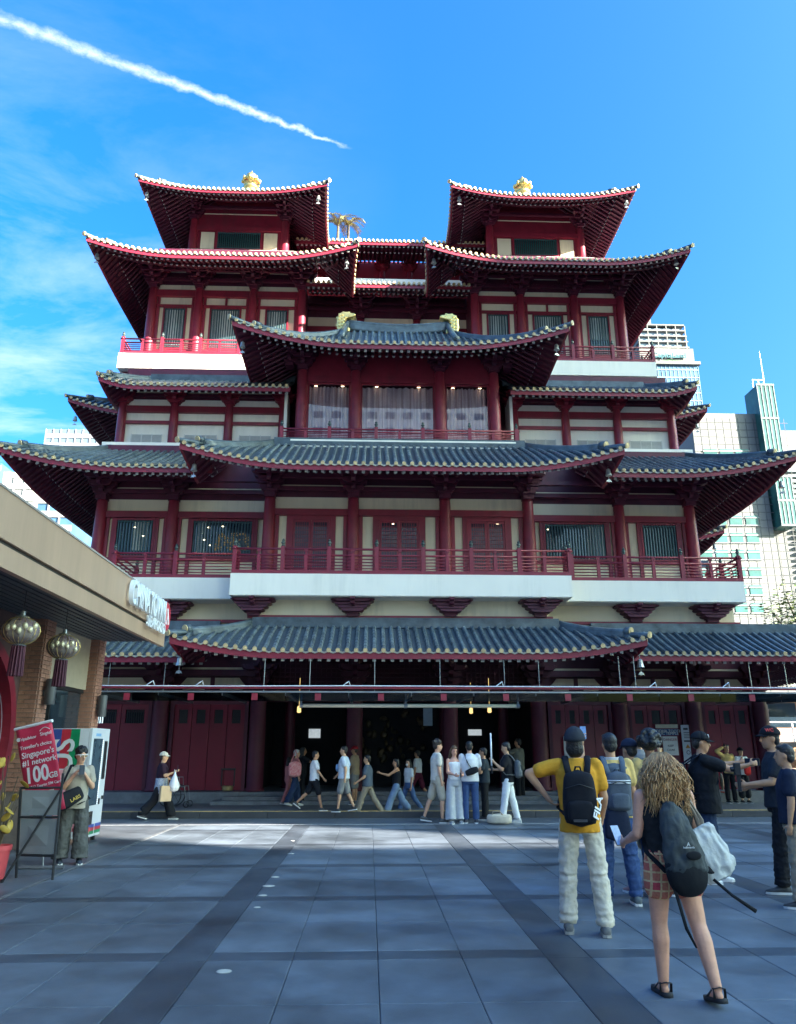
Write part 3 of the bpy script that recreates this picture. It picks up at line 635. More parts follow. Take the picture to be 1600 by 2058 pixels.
def curtain_mat(m):
    t = m.node_tree; b = t.nodes['Principled BSDF']; b.inputs['Roughness'].default_value = 0.85
    c_ = t.nodes.new('ShaderNodeTexCoord'); mp_ = t.nodes.new('ShaderNodeMapping'); mp_.inputs['Scale'].default_value = (9, 1, 0.15); n_ = t.nodes.new('ShaderNodeTexNoise'); n_.inputs['Scale'].default_value = 2; n_.inputs['Detail'].default_value = 4
    r_ = t.nodes.new('ShaderNodeValToRGB'); r_.color_ramp.elements[0].color = (0.50, 0.36, 0.38, 1); r_.color_ramp.elements[1].color = (0.88, 0.74, 0.74, 1); r_.color_ramp.elements[0].position = 0.35; r_.color_ramp.elements[1].position = 0.65
    t.links.new(c_.outputs['Object'], mp_.inputs[0]); t.links.new(mp_.outputs[0], n_.inputs['Vector']); t.links.new(n_.outputs['Fac'], r_.inputs[0]); t.links.new(r_.outputs[0], b.inputs['Base Color'])
curtain_mat(CURT)
CLEAR = bpy.data.materials.new('clear_glass'); CLEAR.use_nodes = True
def glass_mat(m, tintc=(0.95, 0.95, 0.97), refl=0.22):
    t = m.node_tree; t.nodes.clear(); o_ = t.nodes.new('ShaderNodeOutputMaterial'); mx = t.nodes.new('ShaderNodeMixShader'); tr = t.nodes.new('ShaderNodeBsdfTransparent'); gl_ = t.nodes.new('ShaderNodeBsdfGlossy'); gl_.inputs['Roughness'].default_value = 0.01
    tr.inputs[0].default_value = (*tintc, 1); mx.inputs[0].default_value = refl; t.links.new(tr.outputs[0], mx.inputs[1]); t.links.new(gl_.outputs[0], mx.inputs[2]); t.links.new(mx.outputs[0], o_.inputs[0])
glass_mat(CLEAR, refl=0.16)
for a, b in zip(c2, c2[1:]):
    w = node('window', T)
    q = MB(); q.box(a+0.17, b-0.17, BY+0.0, BY+0.06, 13.40, 13.45); q.box(a+0.17, a+0.23, BY+0.0, BY+0.06, 11.0, 13.4); q.box(b-0.23, b-0.17, BY+0.0, BY+0.06, 11.0, 13.4); q.build('frame', RED, w)
    part('pane', CLEAR, (a+0.23, b-0.23, BY+0.02, BY+0.026, 11.0, 13.4), parent=w)
    q = MB(); n_ = 60; rows = []
    for zz in (11.0, 13.4):
        rows.append([Vector((a+0.23+(b-a-0.46)*j/n_, BY+0.22+0.05*math.sin(j*1.15+a)+0.03*math.sin(j*0.47), zz)) for j in range(n_+1)])
    q.grid(rows); q.build('curtain', CURT, w, True)
    for f_ in (0.25, 0.75):
        p = Vector((a+(b-a)*f_, BY+0.05, 13.36)); Lm = MB(); Lm.box(p.x-0.05, p.x+0.05, p.y, p.y+0.02, p.z-0.007, p.z+0.007); Lm.build('lamp_glint', LAMP, w)
balc = node('balcony', T); balc['label'] = 'small red railed balcony before the curtained windows'
part('slab', WHITE, (-3.05, 4.9, 23.05, 24.2, 10.86, 10.99), parent=balc)
PP = [xpx(v, 870, 23.2) for v in (566, 662, 756, 850, 944, 1038)]
railing(balc, PP[0], PP[-1], 23.2, 10.99, 0.46, PP, [(a+b)/2 for a, b in zip(PP, PP[1:])], depth=0.6)
for px_, w_ in ((653, 40), (762, 60), (950, 40)): p = atY(px_, 887, 23.15); part('plaque', mat('pink_board', (0.5, 0.2, 0.2), 0.6), (p.x-w_*0.008, p.x+w_*0.008, 23.1, 23.13, 11.02, 11.07), parent=balc)
skirt('centre_bay_roof', 'steep central hipped roof with gilt ridge ends over the curtained windows', -4.2, 5.98, 21.8, 28.4, 3.3, 3.3, 3.3, 13.76, 16.05, 0.62, R=3.6, curve=0.55, top_band=False, flare=0.2)
rg = node('ridge', T)
q = MB()
xa, xb, zz = -1.0, 2.78, 16.0
for k in range(5): 
    pts = [(xa+(xb-xa)*j/10, 25.1, zz+0.05+0.055*k+0.16*(abs(j-5)/5)**2) for j in range(11)]
    q.tube(pts, 0.10-0.008*k, 6)
q.tube([(xa+(xb-xa)*j/10, 25.1, zz+0.33+0.16*(abs(j-5)/5)**2) for j in range(11)], 0.07, 8); q.build('ridge_band', TILE, rg, True)
def chiwen(sg, x):
    # gilded fish-tail ridge end: tall body curling inwards to a beak
    out = [(0.0, 0.0), (0.44, 0.0), (0.43, 0.16), (0.36, 0.22), (0.28, 0.30), (0.25, 0.40), (0.28, 0.50), (0.36, 0.57), (0.48, 0.60), (0.62, 0.64), (0.66, 0.70), (0.60, 0.76), (0.44, 0.77), (0.40, 0.82), (0.20, 0.82), (0.06, 0.74), (-0.02, 0.60), (-0.04, 0.30)]
    q = MB(); q.prism([(px_*sg, pz) for px_, pz in out], -0.14, 0.14)
    o = q.build('ridge_ornament', GOLD, rg, loc=(x, 25.05, 15.95), bevel=0.04)
    q = MB()
    for k in range(9):
        p = out[(12+k) % len(out)] if k < 6 else out[0]; 
        if k < 6: q.box(p[0]*sg-0.035, p[0]*sg+0.035, -0.05, 0.05, p[1]-0.03, p[1]+0.05)
    for k in range(14): q.ell(((0.06+0.1*(k % 3))*sg, -0.14, 0.08+0.045*k), (0.05, 0.03, 0.035), 6, 4)
    q.ell((0.42*sg, -0.135, 0.69), (0.03, 0.02, 0.025), 6, 4)
    q.build('scales', GOLD, o, kind='stuff')
chiwen(1, -1.30); chiwen(-1, 3.06)
for x0_, sg in ((-0.95, -1), (2.70, 1)):
    q = MB(); q.tube([(x0_, 25.0, 16.35), (x0_+0.12*sg, 24.6, 15.75), (x0_+0.2*sg, 24.2, 15.3)], [0.09, 0.11, 0.12], 8)
    q.tube([(x0_+0.2*sg, 24.21, 15.31), (x0_+0.21*sg, 24.16, 15.27)], [0.14, 0.14], 12)
    q.build('descending_ridge', TILE, rg, True)
# =============================== THIRD FLOOR (two towers on one long balcony)
b4 = node('balcony', T); b4['label'] = 'long upper balcony with white band and red railing below the twin towers'
part('slab', WHITE, (-9.38, 10.66, 26.0, 29, 14.92, 15.52), parent=b4)
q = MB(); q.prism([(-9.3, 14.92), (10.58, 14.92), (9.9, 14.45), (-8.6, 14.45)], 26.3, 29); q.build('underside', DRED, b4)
PP = [xpx(v, 700, 26.07) for v in (246, 325, 402, 480, 558)]; PQ = [xpx(v, 710, 26.07) for v in (1000, 1078, 1152, 1232, 1312)]
railing(b4, PP[0], PP[-1], 26.07, 15.52, 0.66, PP, [(a+b)/2 for a, b in zip(PP, PP[1:])], depth=2.2, side_l=True)
railing(b4, PQ[0], PQ[-1], 26.07, 15.52, 0.66, PQ, [(a+b)/2 for a, b in zip(PQ, PQ[1:])], depth=2.2, side_r=True)
TY = 27.3
tl = [-8.73, -6.92, -4.78, -2.87]; tr = [4.05, 5.9, 8.06, 9.95]
for cols in (tl, tr):
    part('wall', CREAM, (cols[0]-0.05, cols[-1]+0.05, TY+0.05, TY+0.2, 15.5, 19.3)); part('wall', DRED, (cols[0], cols[-1], TY+0.06, TY+0.4, 19.3, 21))
    xo = cols[0] if cols is tl else cols[-1]; part('wall', DRED, (xo-0.06, xo+0.06, TY+0.2, 34, 15.5, 20))
    xo = cols[-1] if cols is tl else cols[0]; part('wall', DRED, (xo-0.06, xo+0.06, TY+0.2, 34, 15.5, 20))
    for c in cols: column(c, TY-0.05, 15.5, 19.15, 0.18); inst(BR_BIG, 'bracket', T, (c, TY-0.1, 19.05), sc=(0.95, 0.9, 0.82))
    part('lintel', RED, (cols[0], cols[-1], TY-0.1, TY+0.05, 18.72, 19.0)); part('lintel', RED, (cols[0]+0.1, cols[-1]-0.1, TY-0.06, TY+0.05, 18.27, 18.36)); part('sill_beam', RED, (cols[0]+0.1, cols[-1]-0.1, TY-0.06, TY+0.05, 16.25, 16.4))
    for zz in (19.42, 19.72): part('beam', DRED, (cols[0], cols[-1], TY-0.12-(zz > 19.6)*0.25, TY-(zz > 19.6)*0.25, zz, zz+0.12)); part('cream_strip', CREAM, (cols[0], cols[-1], TY, TY+0.058, zz+0.16, zz+0.20))
    for i, (a, b) in enumerate(zip(cols, cols[1:])):
        hw = 0.56 if i == 1 else 0.40; mx_ = (a+b)/2
        slat_window(mx_-hw, mx_+hw, TY-0.01, 16.45, 18.2, blind=[(0, 1, 0.0)] if not (cols is tr and i == 2) else [(0.0, 1, 0.40)])
        for xa, xb in ((a+0.18, a+0.28), (b-0.28, b-0.18)): part('pilaster', RED, (xa, xb, TY-0.04, TY+0.05, 15.5, 18.72))
        part('pilaster', RED, (mx_-0.035, mx_+0.035, TY-0.041, TY+0.05, 18.36, 18.72)) if i == 1 else None
# recessed middle between the towers
part('wall', CREAM, (-2.87, 4.05, 29.5, 29.6, 15.5, 19.6)); part('lintel', RED, (-2.87, 4.05, 29.36, 29.5, 18.45, 18.75)); part('wall', DRED, (-2.87, 4.05, 29.49, 29.51, 19.25, 20.3))
for c in (-0.55, 1.85): column(c, 29.42, 15.5, 19.2, 0.18); inst(BR_BIG, 'bracket', T, (c, 29.35, 19.1), sc=(0.95, 0.9, 0.85))
for zz in (19.5, 19.8): part('beam', DRED, (-2.87, 4.05, 29.3, 29.42, zz, zz+0.12)); part('cream_strip', CREAM, (-2.87, 4.05, 29.44, 29.488, zz+0.16, zz+0.20))
# roofs of the towers' third floor, U-shaped around the recess
RL, _ = skirt('tower_roof', 'broad upturned roof under the left top tower', -10.22, -0.82, 24.6, 36, 4.4, 2.3, 2.3, 18.84, 21.75, 0.50, R=3.2, rskip=True, ribs='stuff', spacing=0.2, curve=0.35, top_band=False, flare=0.2)
RR, _ = skirt('tower_roof', 'broad upturned roof under the right top tower', 2.08, 11.55, 24.6, 36, 4.4, 2.3, 2.3, 18.92, 21.85, 0.50, R=3.2, lskip=True, ribs='stuff', spacing=0.2, curve=0.35, top_band=False, flare=0.2)
# inner corners lift too
for roof, x_, dirn in ((RL, -0.82, -1), (RR, 2.08, 1)):
    if dirn < 0: G = Face((x_, 24.6), (x_, 27.0), (-1, 0), 1.15, 2.2, 0, 18.84, 20.05, 0.50, 0, 2.4, 0.2, 0.1)
    else: G = Face((x_, 27.0), (x_, 24.6), (1, 0), 1.15, 0, 2.2, 18.92, 20.13, 0, 0.50, 2.4, 0.2, 0.1)
    roof_face(roof, G, 0.2, 'stuff')
mid = node('tower_roof', T); mid['label'] = 'short tiled roof set back between the two towers'
roof_face(mid, Face((-2.7, 27.0), (3.9, 27.0), (0, 1), 4.0, 0, 0, 19.33, 21.9, 0, 0, 1, 0, 0.3), 0.2, 'stuff')
part('parapet', WHITE, (-2.9, 4.1, 30.9, 31.1, 21.6, 22.15))
# =============================== TOP TOWERS
def top_tower(x0, x1, ex0, ex1, zE, side):
    YW = 29.5; cxx = (x0+x1)/2
    part('wall', RED, (x0, x1, YW+0.02, YW+3.6, 21.4, 25.4)); part('parapet', WHITE, (x0-0.45, x1+0.45, YW-0.35, YW, 21.5, 22.28))
    for c in (x0, x1): column(c, YW, 22.2, 24.05, 0.18); inst(BR_MID, 'bracket', T, (c, YW-0.05, 24.0), sc=(0.9, 1.1, 0.8))
    hw = (x1-x0)*0.235
    slat_window(cxx-hw, cxx+hw, YW-0.01, 22.55, 23.40)
    for xa, xb in ((x0+0.34, cxx-hw-0.14), (cxx+hw+0.14, x1-0.34)): part('panel', CREAM, (xa, xb, YW-0.012, YW+0.02, 22.55, 23.40))
    part('lintel', RED, (x0, x1, YW-0.08, YW+0.02, 23.47, 23.68)); part('sill_beam', RED, (x0, x1, YW-0.06, YW+0.02, 22.3, 22.48)); part('beam', DRED, (x0, x1, YW-0.3, YW-0.18, 24.45, 24.58)); part('cream_strip', CREAM, (x0+0.4, x1-0.4, YW+0.0, YW+0.02, 24.35, 24.39))
    w = (ex1-ex0)/2
    roof, F = skirt('top_roof', 'pyramid roof with gilt finial on the %s top tower' % side, ex0, ex1, 27.0, 27.0+2*w, w-0.02, w-0.01, w-0.01, zE, zE+2.75, 0.36, R=3.0, ribs='stuff', spacing=0.2, curve=0.3, top_band=False, flare=0.14, fasc=0.13)
    c = ((ex0+ex1)/2, 27.0+w, zE+2.65)
    q = MB(); q.lathe([(0.45, 0), (0.42, 0.12), (0.3, 0.16), (0.2, 0.3), (0.3, 0.42), (0.36, 0.52), (0.2, 0.6), (0.16, 0.7), (0.34, 0.78), (0.44, 0.86), (0.3, 0.92), (0.2, 0.98), (0.27, 1.08), (0.24, 1.2), (0.1, 1.3), (0.05, 1.42), (0.0, 1.5)], 14, c=c)
    for k in range(8):
        a = 2*PI*k/8; q.ell((c[0]+0.4*math.cos(a), c[1]+0.4*math.sin(a), c[2]+0.88), (0.08, 0.08, 0.12), 6, 5)
    q.build('finial', GOLD, roof, True)
top_tower(-7.98, -3.95, -9.55, -2.12, 23.63, 'left'); top_tower(5.15, 9.25, 3.32, 10.78, 23.72, 'right')
# middle of the top floor
part('wall', RED, (-4, 5.2, 33.0, 36, 21.5, 24.5)); 
for a, b in ((-0.75, 0.1), (0.65, 1.45), (2.0, 2.8)): slat_window(a, b, 32.97, 22.7, 23.4)
for c in (-1.1, 0.4, 1.75, 3.1): column(c, 32.95, 21.9, 24.0, 0.15); inst(BR_WING, 'bracket', T, (c, 32.9, 23.9))
skirt('top_roof', 'low tiled roof between the two top towers', -3.6, 5.1, 30.4, 37, 2.4, 2, 2, 23.78, 24.6, 0.0, left=False, right=False, ribs='stuff', spacing=0.2, curve=0.1, top_band=False)
# =============================== REAR BLOCKS that show beside the front
pl = atY(140, 800, 29.5); pr_ = atY(1418, 818, 29.5)
skirt('rear_roof', 'rear roofs rising beside the left and right wings', pl.x+0.2, pr_.x-0.2, 29.5, 44, 3, 3.2, 3.2, pl.z-0.55, pl.z+1.2, 0.5, R=3, ribs='stuff', curve=0.2, top_band=False)
pr2 = atY(1452, 1062, 29.5)
skirt('rear_roof', 'small rear roof corner behind the right end of the railing', -9.9, pr2.x-0.2, 29.5, 44, 3, 2.0, 2.4, pr2.z-0.5, pr2.z+0.8, 0.45, R=2.5, ribs='stuff', curve=0.2, top_band=False, left=False)
# =============================== wind bells under the roof corners
bq = MB(); bq.tube([(0, 0, 0), (0, 0, -0.16)], 0.006, 5); bq.lathe([(0.025, -0.15), (0.06, -0.18), (0.07, -0.28), (0.095, -0.36), (0.09, -0.365)], 10); bq.tube([(0, 0, -0.3), (0, 0, -0.5)], 0.006, 5)
bq.prism([(-0.09, -0.56), (-0.06, -0.5), (0, -0.47), (0.06, -0.5), (0.09, -0.56), (0.05, -0.54), (0, -0.56), (-0.05, -0.54)], -0.008, 0.008)
BELL_ME = bq.mesh('wind_bell', BELLM)
for px_, py_, Y_, lab in ((362, 1318, 19.75, 'wind bell under left corner of the central entrance roof'), (1286, 1322, 19.75, 'wind bell under right corner of the central entrance roof'), (391, 930, 20.75, 'wind bell under left corner of the central first floor roof'), (1222, 940, 20.75, 'wind bell under right corner of the central first floor roof'),
        (1569, 965, 21.9, 'wind bell under far right corner of the first floor roof'), (1118, 690, 22.2, 'wind bell under right corner of the curtained bay roof'), (488, 685, 22.2, 'wind bell under left corner of the curtained bay roof'), (196, 508, 25.0, 'wind bell under outer left corner of the broad left tower roof'), (1358, 520, 25.0, 'wind bell under outer right corner of the broad right tower roof'),
        (697, 520, 25.0, 'wind bell under inner corner of the left tower roof'), (872, 518, 25.0, 'wind bell under inner corner of the right tower roof'), (296, 385, 27.3, 'wind bell under left corner of the topmost left roof'), (640, 392, 27.3, 'wind bell under right corner of the topmost left roof'), (923, 394, 27.3, 'wind bell under left corner of the topmost right roof'), (1258, 400, 27.3, 'wind bell under right corner of the topmost right roof'),
        (152, 835, 30, 'wind bell under the rear roof corner left of the white wing'), (1400, 850, 30, 'wind bell under the rear roof corner right of the white wing'), (1435, 1092, 30, 'wind bell under the small rear roof right of the railing')):
    p = atY(px_, py_, Y_); o = inst(BELL_ME, 'wind_bell', None, p+Vector((0, 0, 0.12)), random.uniform(-0.4, 0.4)); tag(o, lab, 'bell', 'wind bells at roof corners')
# =============================== glass awning over the pavement
AW = thing('glass_awning', 'long glass awning with red pipes hung on thin rods before the entrance', 'awning')
AX0, AX1 = xpx(195, 1390, 19.2), 13.5
part('beam', mat('awning_red', (0.25, 0.02, 0.04), 0.4), (AX0, AX1, 19.22, 19.30, 2.96, 3.04), parent=AW)
q = MB(); q.tube([(AX0, 19.15, 3.02), (AX0+3, 19.15, 3.015), (AX0+6, 19.15, 3.03), (AX1, 19.15, 3.0)], 0.014, 6); q.build('cable', WPAINT, AW)
part('edge_channel', STEEL, (AX0, AX1, 19.0, 19.06, 2.86, 2.895), parent=AW)
AG = bpy.data.materials.new('awning_glass'); AG.use_nodes = True; glass_mat(AG, (0.34, 0.42, 0.48), 0.02)
xx = AX0
while xx < AX1-0.1:
    part('glass_pane', AG, (xx+0.01, min(xx+1.5, AX1)-0.01, 19.02, 19.035, 2.66, 2.855), parent=AW); part('glass_pane', AG, (xx+0.01, min(xx+1.5, AX1)-0.01, 19.07, 22.6, 2.875, 2.887), parent=AW)
    part('clamp', mat('awning_red', (0.25, 0.02, 0.04)), (xx+0.70, xx+0.84, 18.99, 19.018, 2.68, 2.84), parent=AW); part('cross_beam', STEEL, (xx-0.03, xx+0.03, 19.06, 22.7, 2.80, 2.872), parent=AW)
    xx += 1.5
for px_ in (216, 328, 530, 622, 753, 885, 1015, 1085, 1248, 1279, 1385, 1512, 1549, 1584):
    a = atY(px_, 1383, 19.25); q = MB(); yr = 19.3 if 345 < px_ < 1297 else 20.55; xr_ = atY(px_, 1383, yr).x; q.tube([(xr_, yr, 2.88), (xr_, yr+0.04, 3.78)], 0.009, 5); q.build('hanger_rod', STEEL, AW)
for px_ in (303, 402, 697, 1005, 1313, 1460):
    a = atY(px_, 1383, 19.2); q = MB(); q.tube([(a.x-0.1, 19.16, 3.03), (a.x, 19.14, 3.10), (a.x+0.05, 19.16, 3.14), (a.x+0.08, 19.2, 3.05)], 0.012, 5); q.build('pipe_bend', WPAINT, AW)
a, b = atY(605, 1416, 19.3), atY(1042, 1417, 19.3)
q = MB(); q.tube([(a.x, 19.35, 2.575), (b.x, 19.35, 2.575)], 0.045, 10)
bl = q.build('roller_blind', mat('blind_cream', (0.86, 0.78, 0.60), 0.5, 0.05), None, True); tag(bl, 'long white rolled blind tube under the awning over the entrance', 'roller blind')
q = MB()
for f_ in (0.0, 0.48, 1.0): x_ = a.x+(b.x-a.x)*f_; q.box(x_-0.02, x_+0.02, 19.33, 19.37, 2.62, 2.86); q.tube([(x_-0.04, 19.35, 2.575), (x_+0.04, 19.35, 2.575)], 0.055, 8)
q.build('hanger', STEEL, bl)
# ================================================================== GROUND
def ssky(o, label): return tag(o, label, kind='structure')
GRAN = mat('granite_slab', (0.128, 0.152, 0.178), 0.48, 0.26, 1.3, 0.10, 90)
GRAN2 = mat('granite_strip', (0.066, 0.080, 0.098), 0.42, 0.22, 1.6, 0.10, 90)
GRAN3 = mat('granite_forecourt', (0.098, 0.112, 0.13), 0.5, 0.2, 1.6, 0.10, 90)
def stained(m, amt=0.5):
    """worn patches, spots and scuffs over a stone, in world space"""
    t = m.node_tree; b = t.nodes['Principled BSDF']; src = b.inputs['Base Color'].links[0].from_socket
    geo = t.nodes.new('ShaderNodeNewGeometry'); n1 = t.nodes.new('ShaderNodeTexNoise'); n1.inputs['Scale'].default_value = 0.55; n1.inputs['Detail'].default_value = 8; n1.inputs['Roughness'].default_value = 0.7; t.links.new(geo.outputs['Position'], n1.inputs['Vector'])
    mr = t.nodes.new('ShaderNodeMapRange'); mr.inputs[1].default_value = 0.35; mr.inputs[2].default_value = 0.68; mr.inputs[3].default_value = 1-amt; mr.inputs[4].default_value = 1+amt*0.6; t.links.new(n1.outputs['Fac'], mr.inputs[0])
    mu = t.nodes.new('ShaderNodeMixRGB'); mu.blend_type = 'MULTIPLY'; mu.inputs[0].default_value = 1; t.links.new(src, mu.inputs[1]); t.links.new(mr.outputs[0], mu.inputs[2])
    v = t.nodes.new('ShaderNodeTexVoronoi'); v.inputs['Scale'].default_value = 2.3; t.links.new(geo.outputs['Position'], v.inputs['Vector'])
    sp = t.nodes.new('ShaderNodeMapRange'); sp.inputs[1].default_value = 0.035; sp.inputs[2].default_value = 0.02; t.links.new(v.outputs['Distance'], sp.inputs[0])
    n2 = t.nodes.new('ShaderNodeTexNoise'); n2.inputs['Scale'].default_value = 0.9; t.links.new(geo.outputs['Position'], n2.inputs['Vector'])
    g2 = t.nodes.new('ShaderNodeMapRange'); g2.inputs[1].default_value = 0.56; g2.inputs[2].default_value = 0.6; t.links.new(n2.outputs['Fac'], g2.inputs[0])
    mm = t.nodes.new('ShaderNodeMath'); mm.operation = 'MULTIPLY'; t.links.new(sp.outputs[0], mm.inputs[0]); t.links.new(g2.outputs[0], mm.inputs[1])
    m3 = t.nodes.new('ShaderNodeMath'); m3.operation = 'MULTIPLY'; m3.inputs[1].default_value = 0.55; t.links.new(mm.outputs[0], m3.inputs[0])
    mx = t.nodes.new('ShaderNodeMixRGB'); t.links.new(m3.outputs[0], mx.inputs[0]); t.links.new(mu.outputs[0], mx.inputs[1]); mx.inputs[2].default_value = (0.42, 0.44, 0.44, 1)
    t.links.new(mx.outputs[0], b.inputs['Base Color'])
    # patchy polish
    rr = t.nodes.new('ShaderNodeMapRange'); rr.inputs[1].default_value = 0.3; rr.inputs[2].default_value = 0.7; rr.inputs[3].default_value = 0.34; rr.inputs[4].default_value = 0.62; t.links.new(n1.outputs['Fac'], rr.inputs[0]); t.links.new(rr.outputs[0], b.inputs['Roughness'])
for m_ in (GRAN, GRAN2, GRAN3): stained(m_)
g = MB(); g.box(-500, 500, -300, 900, -0.5, -0.03); ssky(g.build('ground', mat('grout', (0.072, 0.084, 0.098), 0.8)), 'wide ground sheet below the paving')
PZ = tag(bpy.data.objects.new('plaza', None), 'blue grey granite plaza paved in slabs crossed by darker strips', kind='structure'); COL.objects.link(PZ)
def slab(mname, x0, x1, y0, y1, m_, parent=PZ, z=0.0, nm='paving_slab'):
    key = (round(x1-x0, 3), round(y1-y0, 3), m_.name)
    if key not in SL:
        q = MB(); a, b = (x1-x0)/2, (y1-y0)/2; e = 0.006
        q.add([(-a, -b, -0.03), (a, -b, -0.03), (a, b, -0.03), (-a, b, -0.03), (-a, -b, -0.004), (a, -b, -0.004), (a, b, -0.004), (-a, b, -0.004), (-a+e, -b+e, 0), (a-e, -b+e, 0), (a-e, b-e, 0), (-a+e, b-e, 0)],
              [(0, 1, 5, 4), (1, 2, 6, 5), (2, 3, 7, 6), (3, 0, 4, 7), (4, 5, 9, 8), (5, 6, 10, 9), (6, 7, 11, 10), (7, 4, 8, 11), (8, 9, 10, 11)])
        SL[key] = q.mesh('paving_slab', m_)
    o = inst(SL[key], nm, parent, ((x0+x1)/2, (y0+y1)/2, z+random.uniform(-0.0012, 0.0012)))
    o.rotation_euler.x = random.uniform(-1, 1)*0.0010; o.rotation_euler.y = random.uniform(-1, 1)*0.0010
    return o
SL = {}
SX = [-1.62+3.05*i for i in range(-1, 5)]; SW = 0.36          # lengthwise strips
SYY = [6.9-2.5*2+2.5*i for i in range(0, 7)]; SH = 0.27         # cross strips
GP = 0.0022
cell = []
rest = MB()
for xi in range(-1, 5):
    xs = -1.62+3.05*xi
    for yi in range(0, 7):
        ys = 1.9+2.5*yi
        if ys < 18.3:
            y1 = min(ys+2.5, 18.3)
            if xs > -4.2 and xs < 9: slab('s', xs+GP, xs+SW-GP, ys+GP, y1-GP, GRAN2) 
            for c in range(4):
                w = (3.05-SW)/4; xa = xs+SW+w*c
                if xa+w < -4.05: continue
                xa0 = max(xa, -4.05)
                slab('s', xa0+GP, xa+w-GP, ys+GP, min(ys+SH, y1)-GP, GRAN2)
                for k in range(2):
                    h = (2.5-SH)/2; ya = ys+SH+h*k
                    if ya >= 18.25: continue
                    yb_ = min(ya+h, 18.3)
                    if xa0 > 6.5 or yb_ < 2.0: rest.box(xa0+GP, xa+w-GP, ya+GP, yb_-GP, -0.03, -0.0005)
                    else: slab('s', xa0+GP, xa+w-GP, ya+GP, yb_-GP, GRAN)
rest.build('outer_paving', GRAN, PZ, kind='stuff')
q = MB(); q.box(10.7, 60, -30, 18.3, -0.03, -0.001); q.box(-60, 10.7, -40, 1.88, -0.03, -0.001); q.build('outer_paving', GRAN, PZ, kind='stuff')
# forecourt along the restaurant
for k in range(9):
    ya = 2.0+1.85*k; slab('f', -6.2+GP, -4.13-GP, ya+GP, min(ya+1.85, 18.3)-GP, GRAN3, nm='forecourt_slab')
q = MB(); q.box(-4.115, -4.06, 2, 18.3, -0.03, 0.004); q.build('drain_channel', mat('drain_steel', (0.20, 0.21, 0.22), 0.45, 0.3, 6, metal=0.4), PZ)
q = MB(); q.box(-30, -6.21, 2, 18.3, -0.03, -0.001); q.build('outer_paving', GRAN3, PZ, kind='stuff')
# street between plaza and temple
ROADM = mat('street_granite', (0.118, 0.136, 0.158), 0.5, 0.15, 2, 0.1, 80); stained(ROADM, 0.3)
rd = tag(bpy.data.objects.new('street', None), 'narrow grey paved street along the temple kerb', kind='structure'); COL.objects.link(rd)
for k in range(20):
    xa = -12+2.0*k; slab('r', xa+GP, xa+2.0-GP, 18.31, 19.05, ROADM, rd, nm='street_slab'); slab('r', xa-0.7+GP, xa+1.3-GP, 19.058, 19.79, ROADM, rd, nm='street_slab')
q = MB(); q.box(-30, -12, 18.31, 19.79, -0.03, -0.001); q.box(28, 60, 18.31, 19.79, -0.03, -0.001); q.build('outer_paving', ROADM, rd, kind='stuff')
part('painted_line', mat('worn_white_line', (0.45, 0.46, 0.46), 0.6, 0.3, 12), (-12, 40, 18.20, 18.245, -0.0, 0.0035), parent=rd)
pv = tag(bpy.data.objects.new('pavement', None), 'raised grey pavement and kerb in front of the temple steps', kind='structure'); COL.objects.link(pv)
PAVE = mat('pavement_stone', (0.14, 0.15, 0.165), 0.55, 0.15, 2, 0.1, 60); stained(PAVE, 0.3)
for k in range(26):
    xa = -14+1.6*k
    part('paving_slab', PAVE, (xa+GP, xa+1.6-GP, 20.08, 21.4, 0.0, 0.15), parent=pv, bevel=0.004); part('paving_slab', PAVE, (xa-0.8+GP, xa+0.8-GP, 21.41, 22.9, 0.0, 0.1495), parent=pv, bevel=0.004)
    part('kerb_stone', mat('kerb_dark', (0.05, 0.052, 0.058), 0.6, 0.2, 5), (xa+0.4+GP, xa+2.0-GP, 19.8, 20.07, -0.02, 0.148), parent=pv, bevel=0.012)
part('painted_line', mat('yellow_line', (0.75, 0.48, 0.14), 0.6, 0.35, 7), (-14, 27, 19.85, 19.97, 0.145, 0.1525), parent=pv)
q = MB(); q.box(-40, 60, 22.9, 60, -0.02, 0.12); ssky(q.build('terrain', mat('far_ground', (0.07, 0.07, 0.07), 0.8)), 'ground around and behind the temple')
# small round lamps let into the plaza
LENS = mat('frosted_lens', (0.62, 0.60, 0.52), 0.35, 0.12, 20)
for i, (px_, py_, r) in enumerate(((450, 1953, 0.055), (540, 1781, 0.07), (553, 1763, 0.05), (528, 1800, 0.045), (585, 1716, 0.05), (517, 1824, 0.035), (588, 1690, 0.035))):
    p = atZ(px_, py_); q = MB(); q.lathe([(r, 0.0), (r, 0.004), (r*0.85, 0.0055)], 20, c=(p.x, p.y, 0)); o = q.build('ground_lamp', LENS, None)
    q = MB(); q.lathe([(r*1.12, 0.0008), (r*1.12, 0.0028)], 20, c=(p.x, p.y, 0)); q.build('rim', STEEL, o)
    tag(o, ('nearest round white lamp flush in the plaza, left of the middle', 'larger far disc lamp in the plaza row', 'second far disc lamp just beyond the larger one', 'small disc lamp just before the larger far one', 'far small disc lamp near the sunlit patch', 'small worn disc lamp nearest below the far row', 'farthest tiny disc lamp at the sunlit edge')[i], 'ground lamp', 'disc lamps let into the plaza')

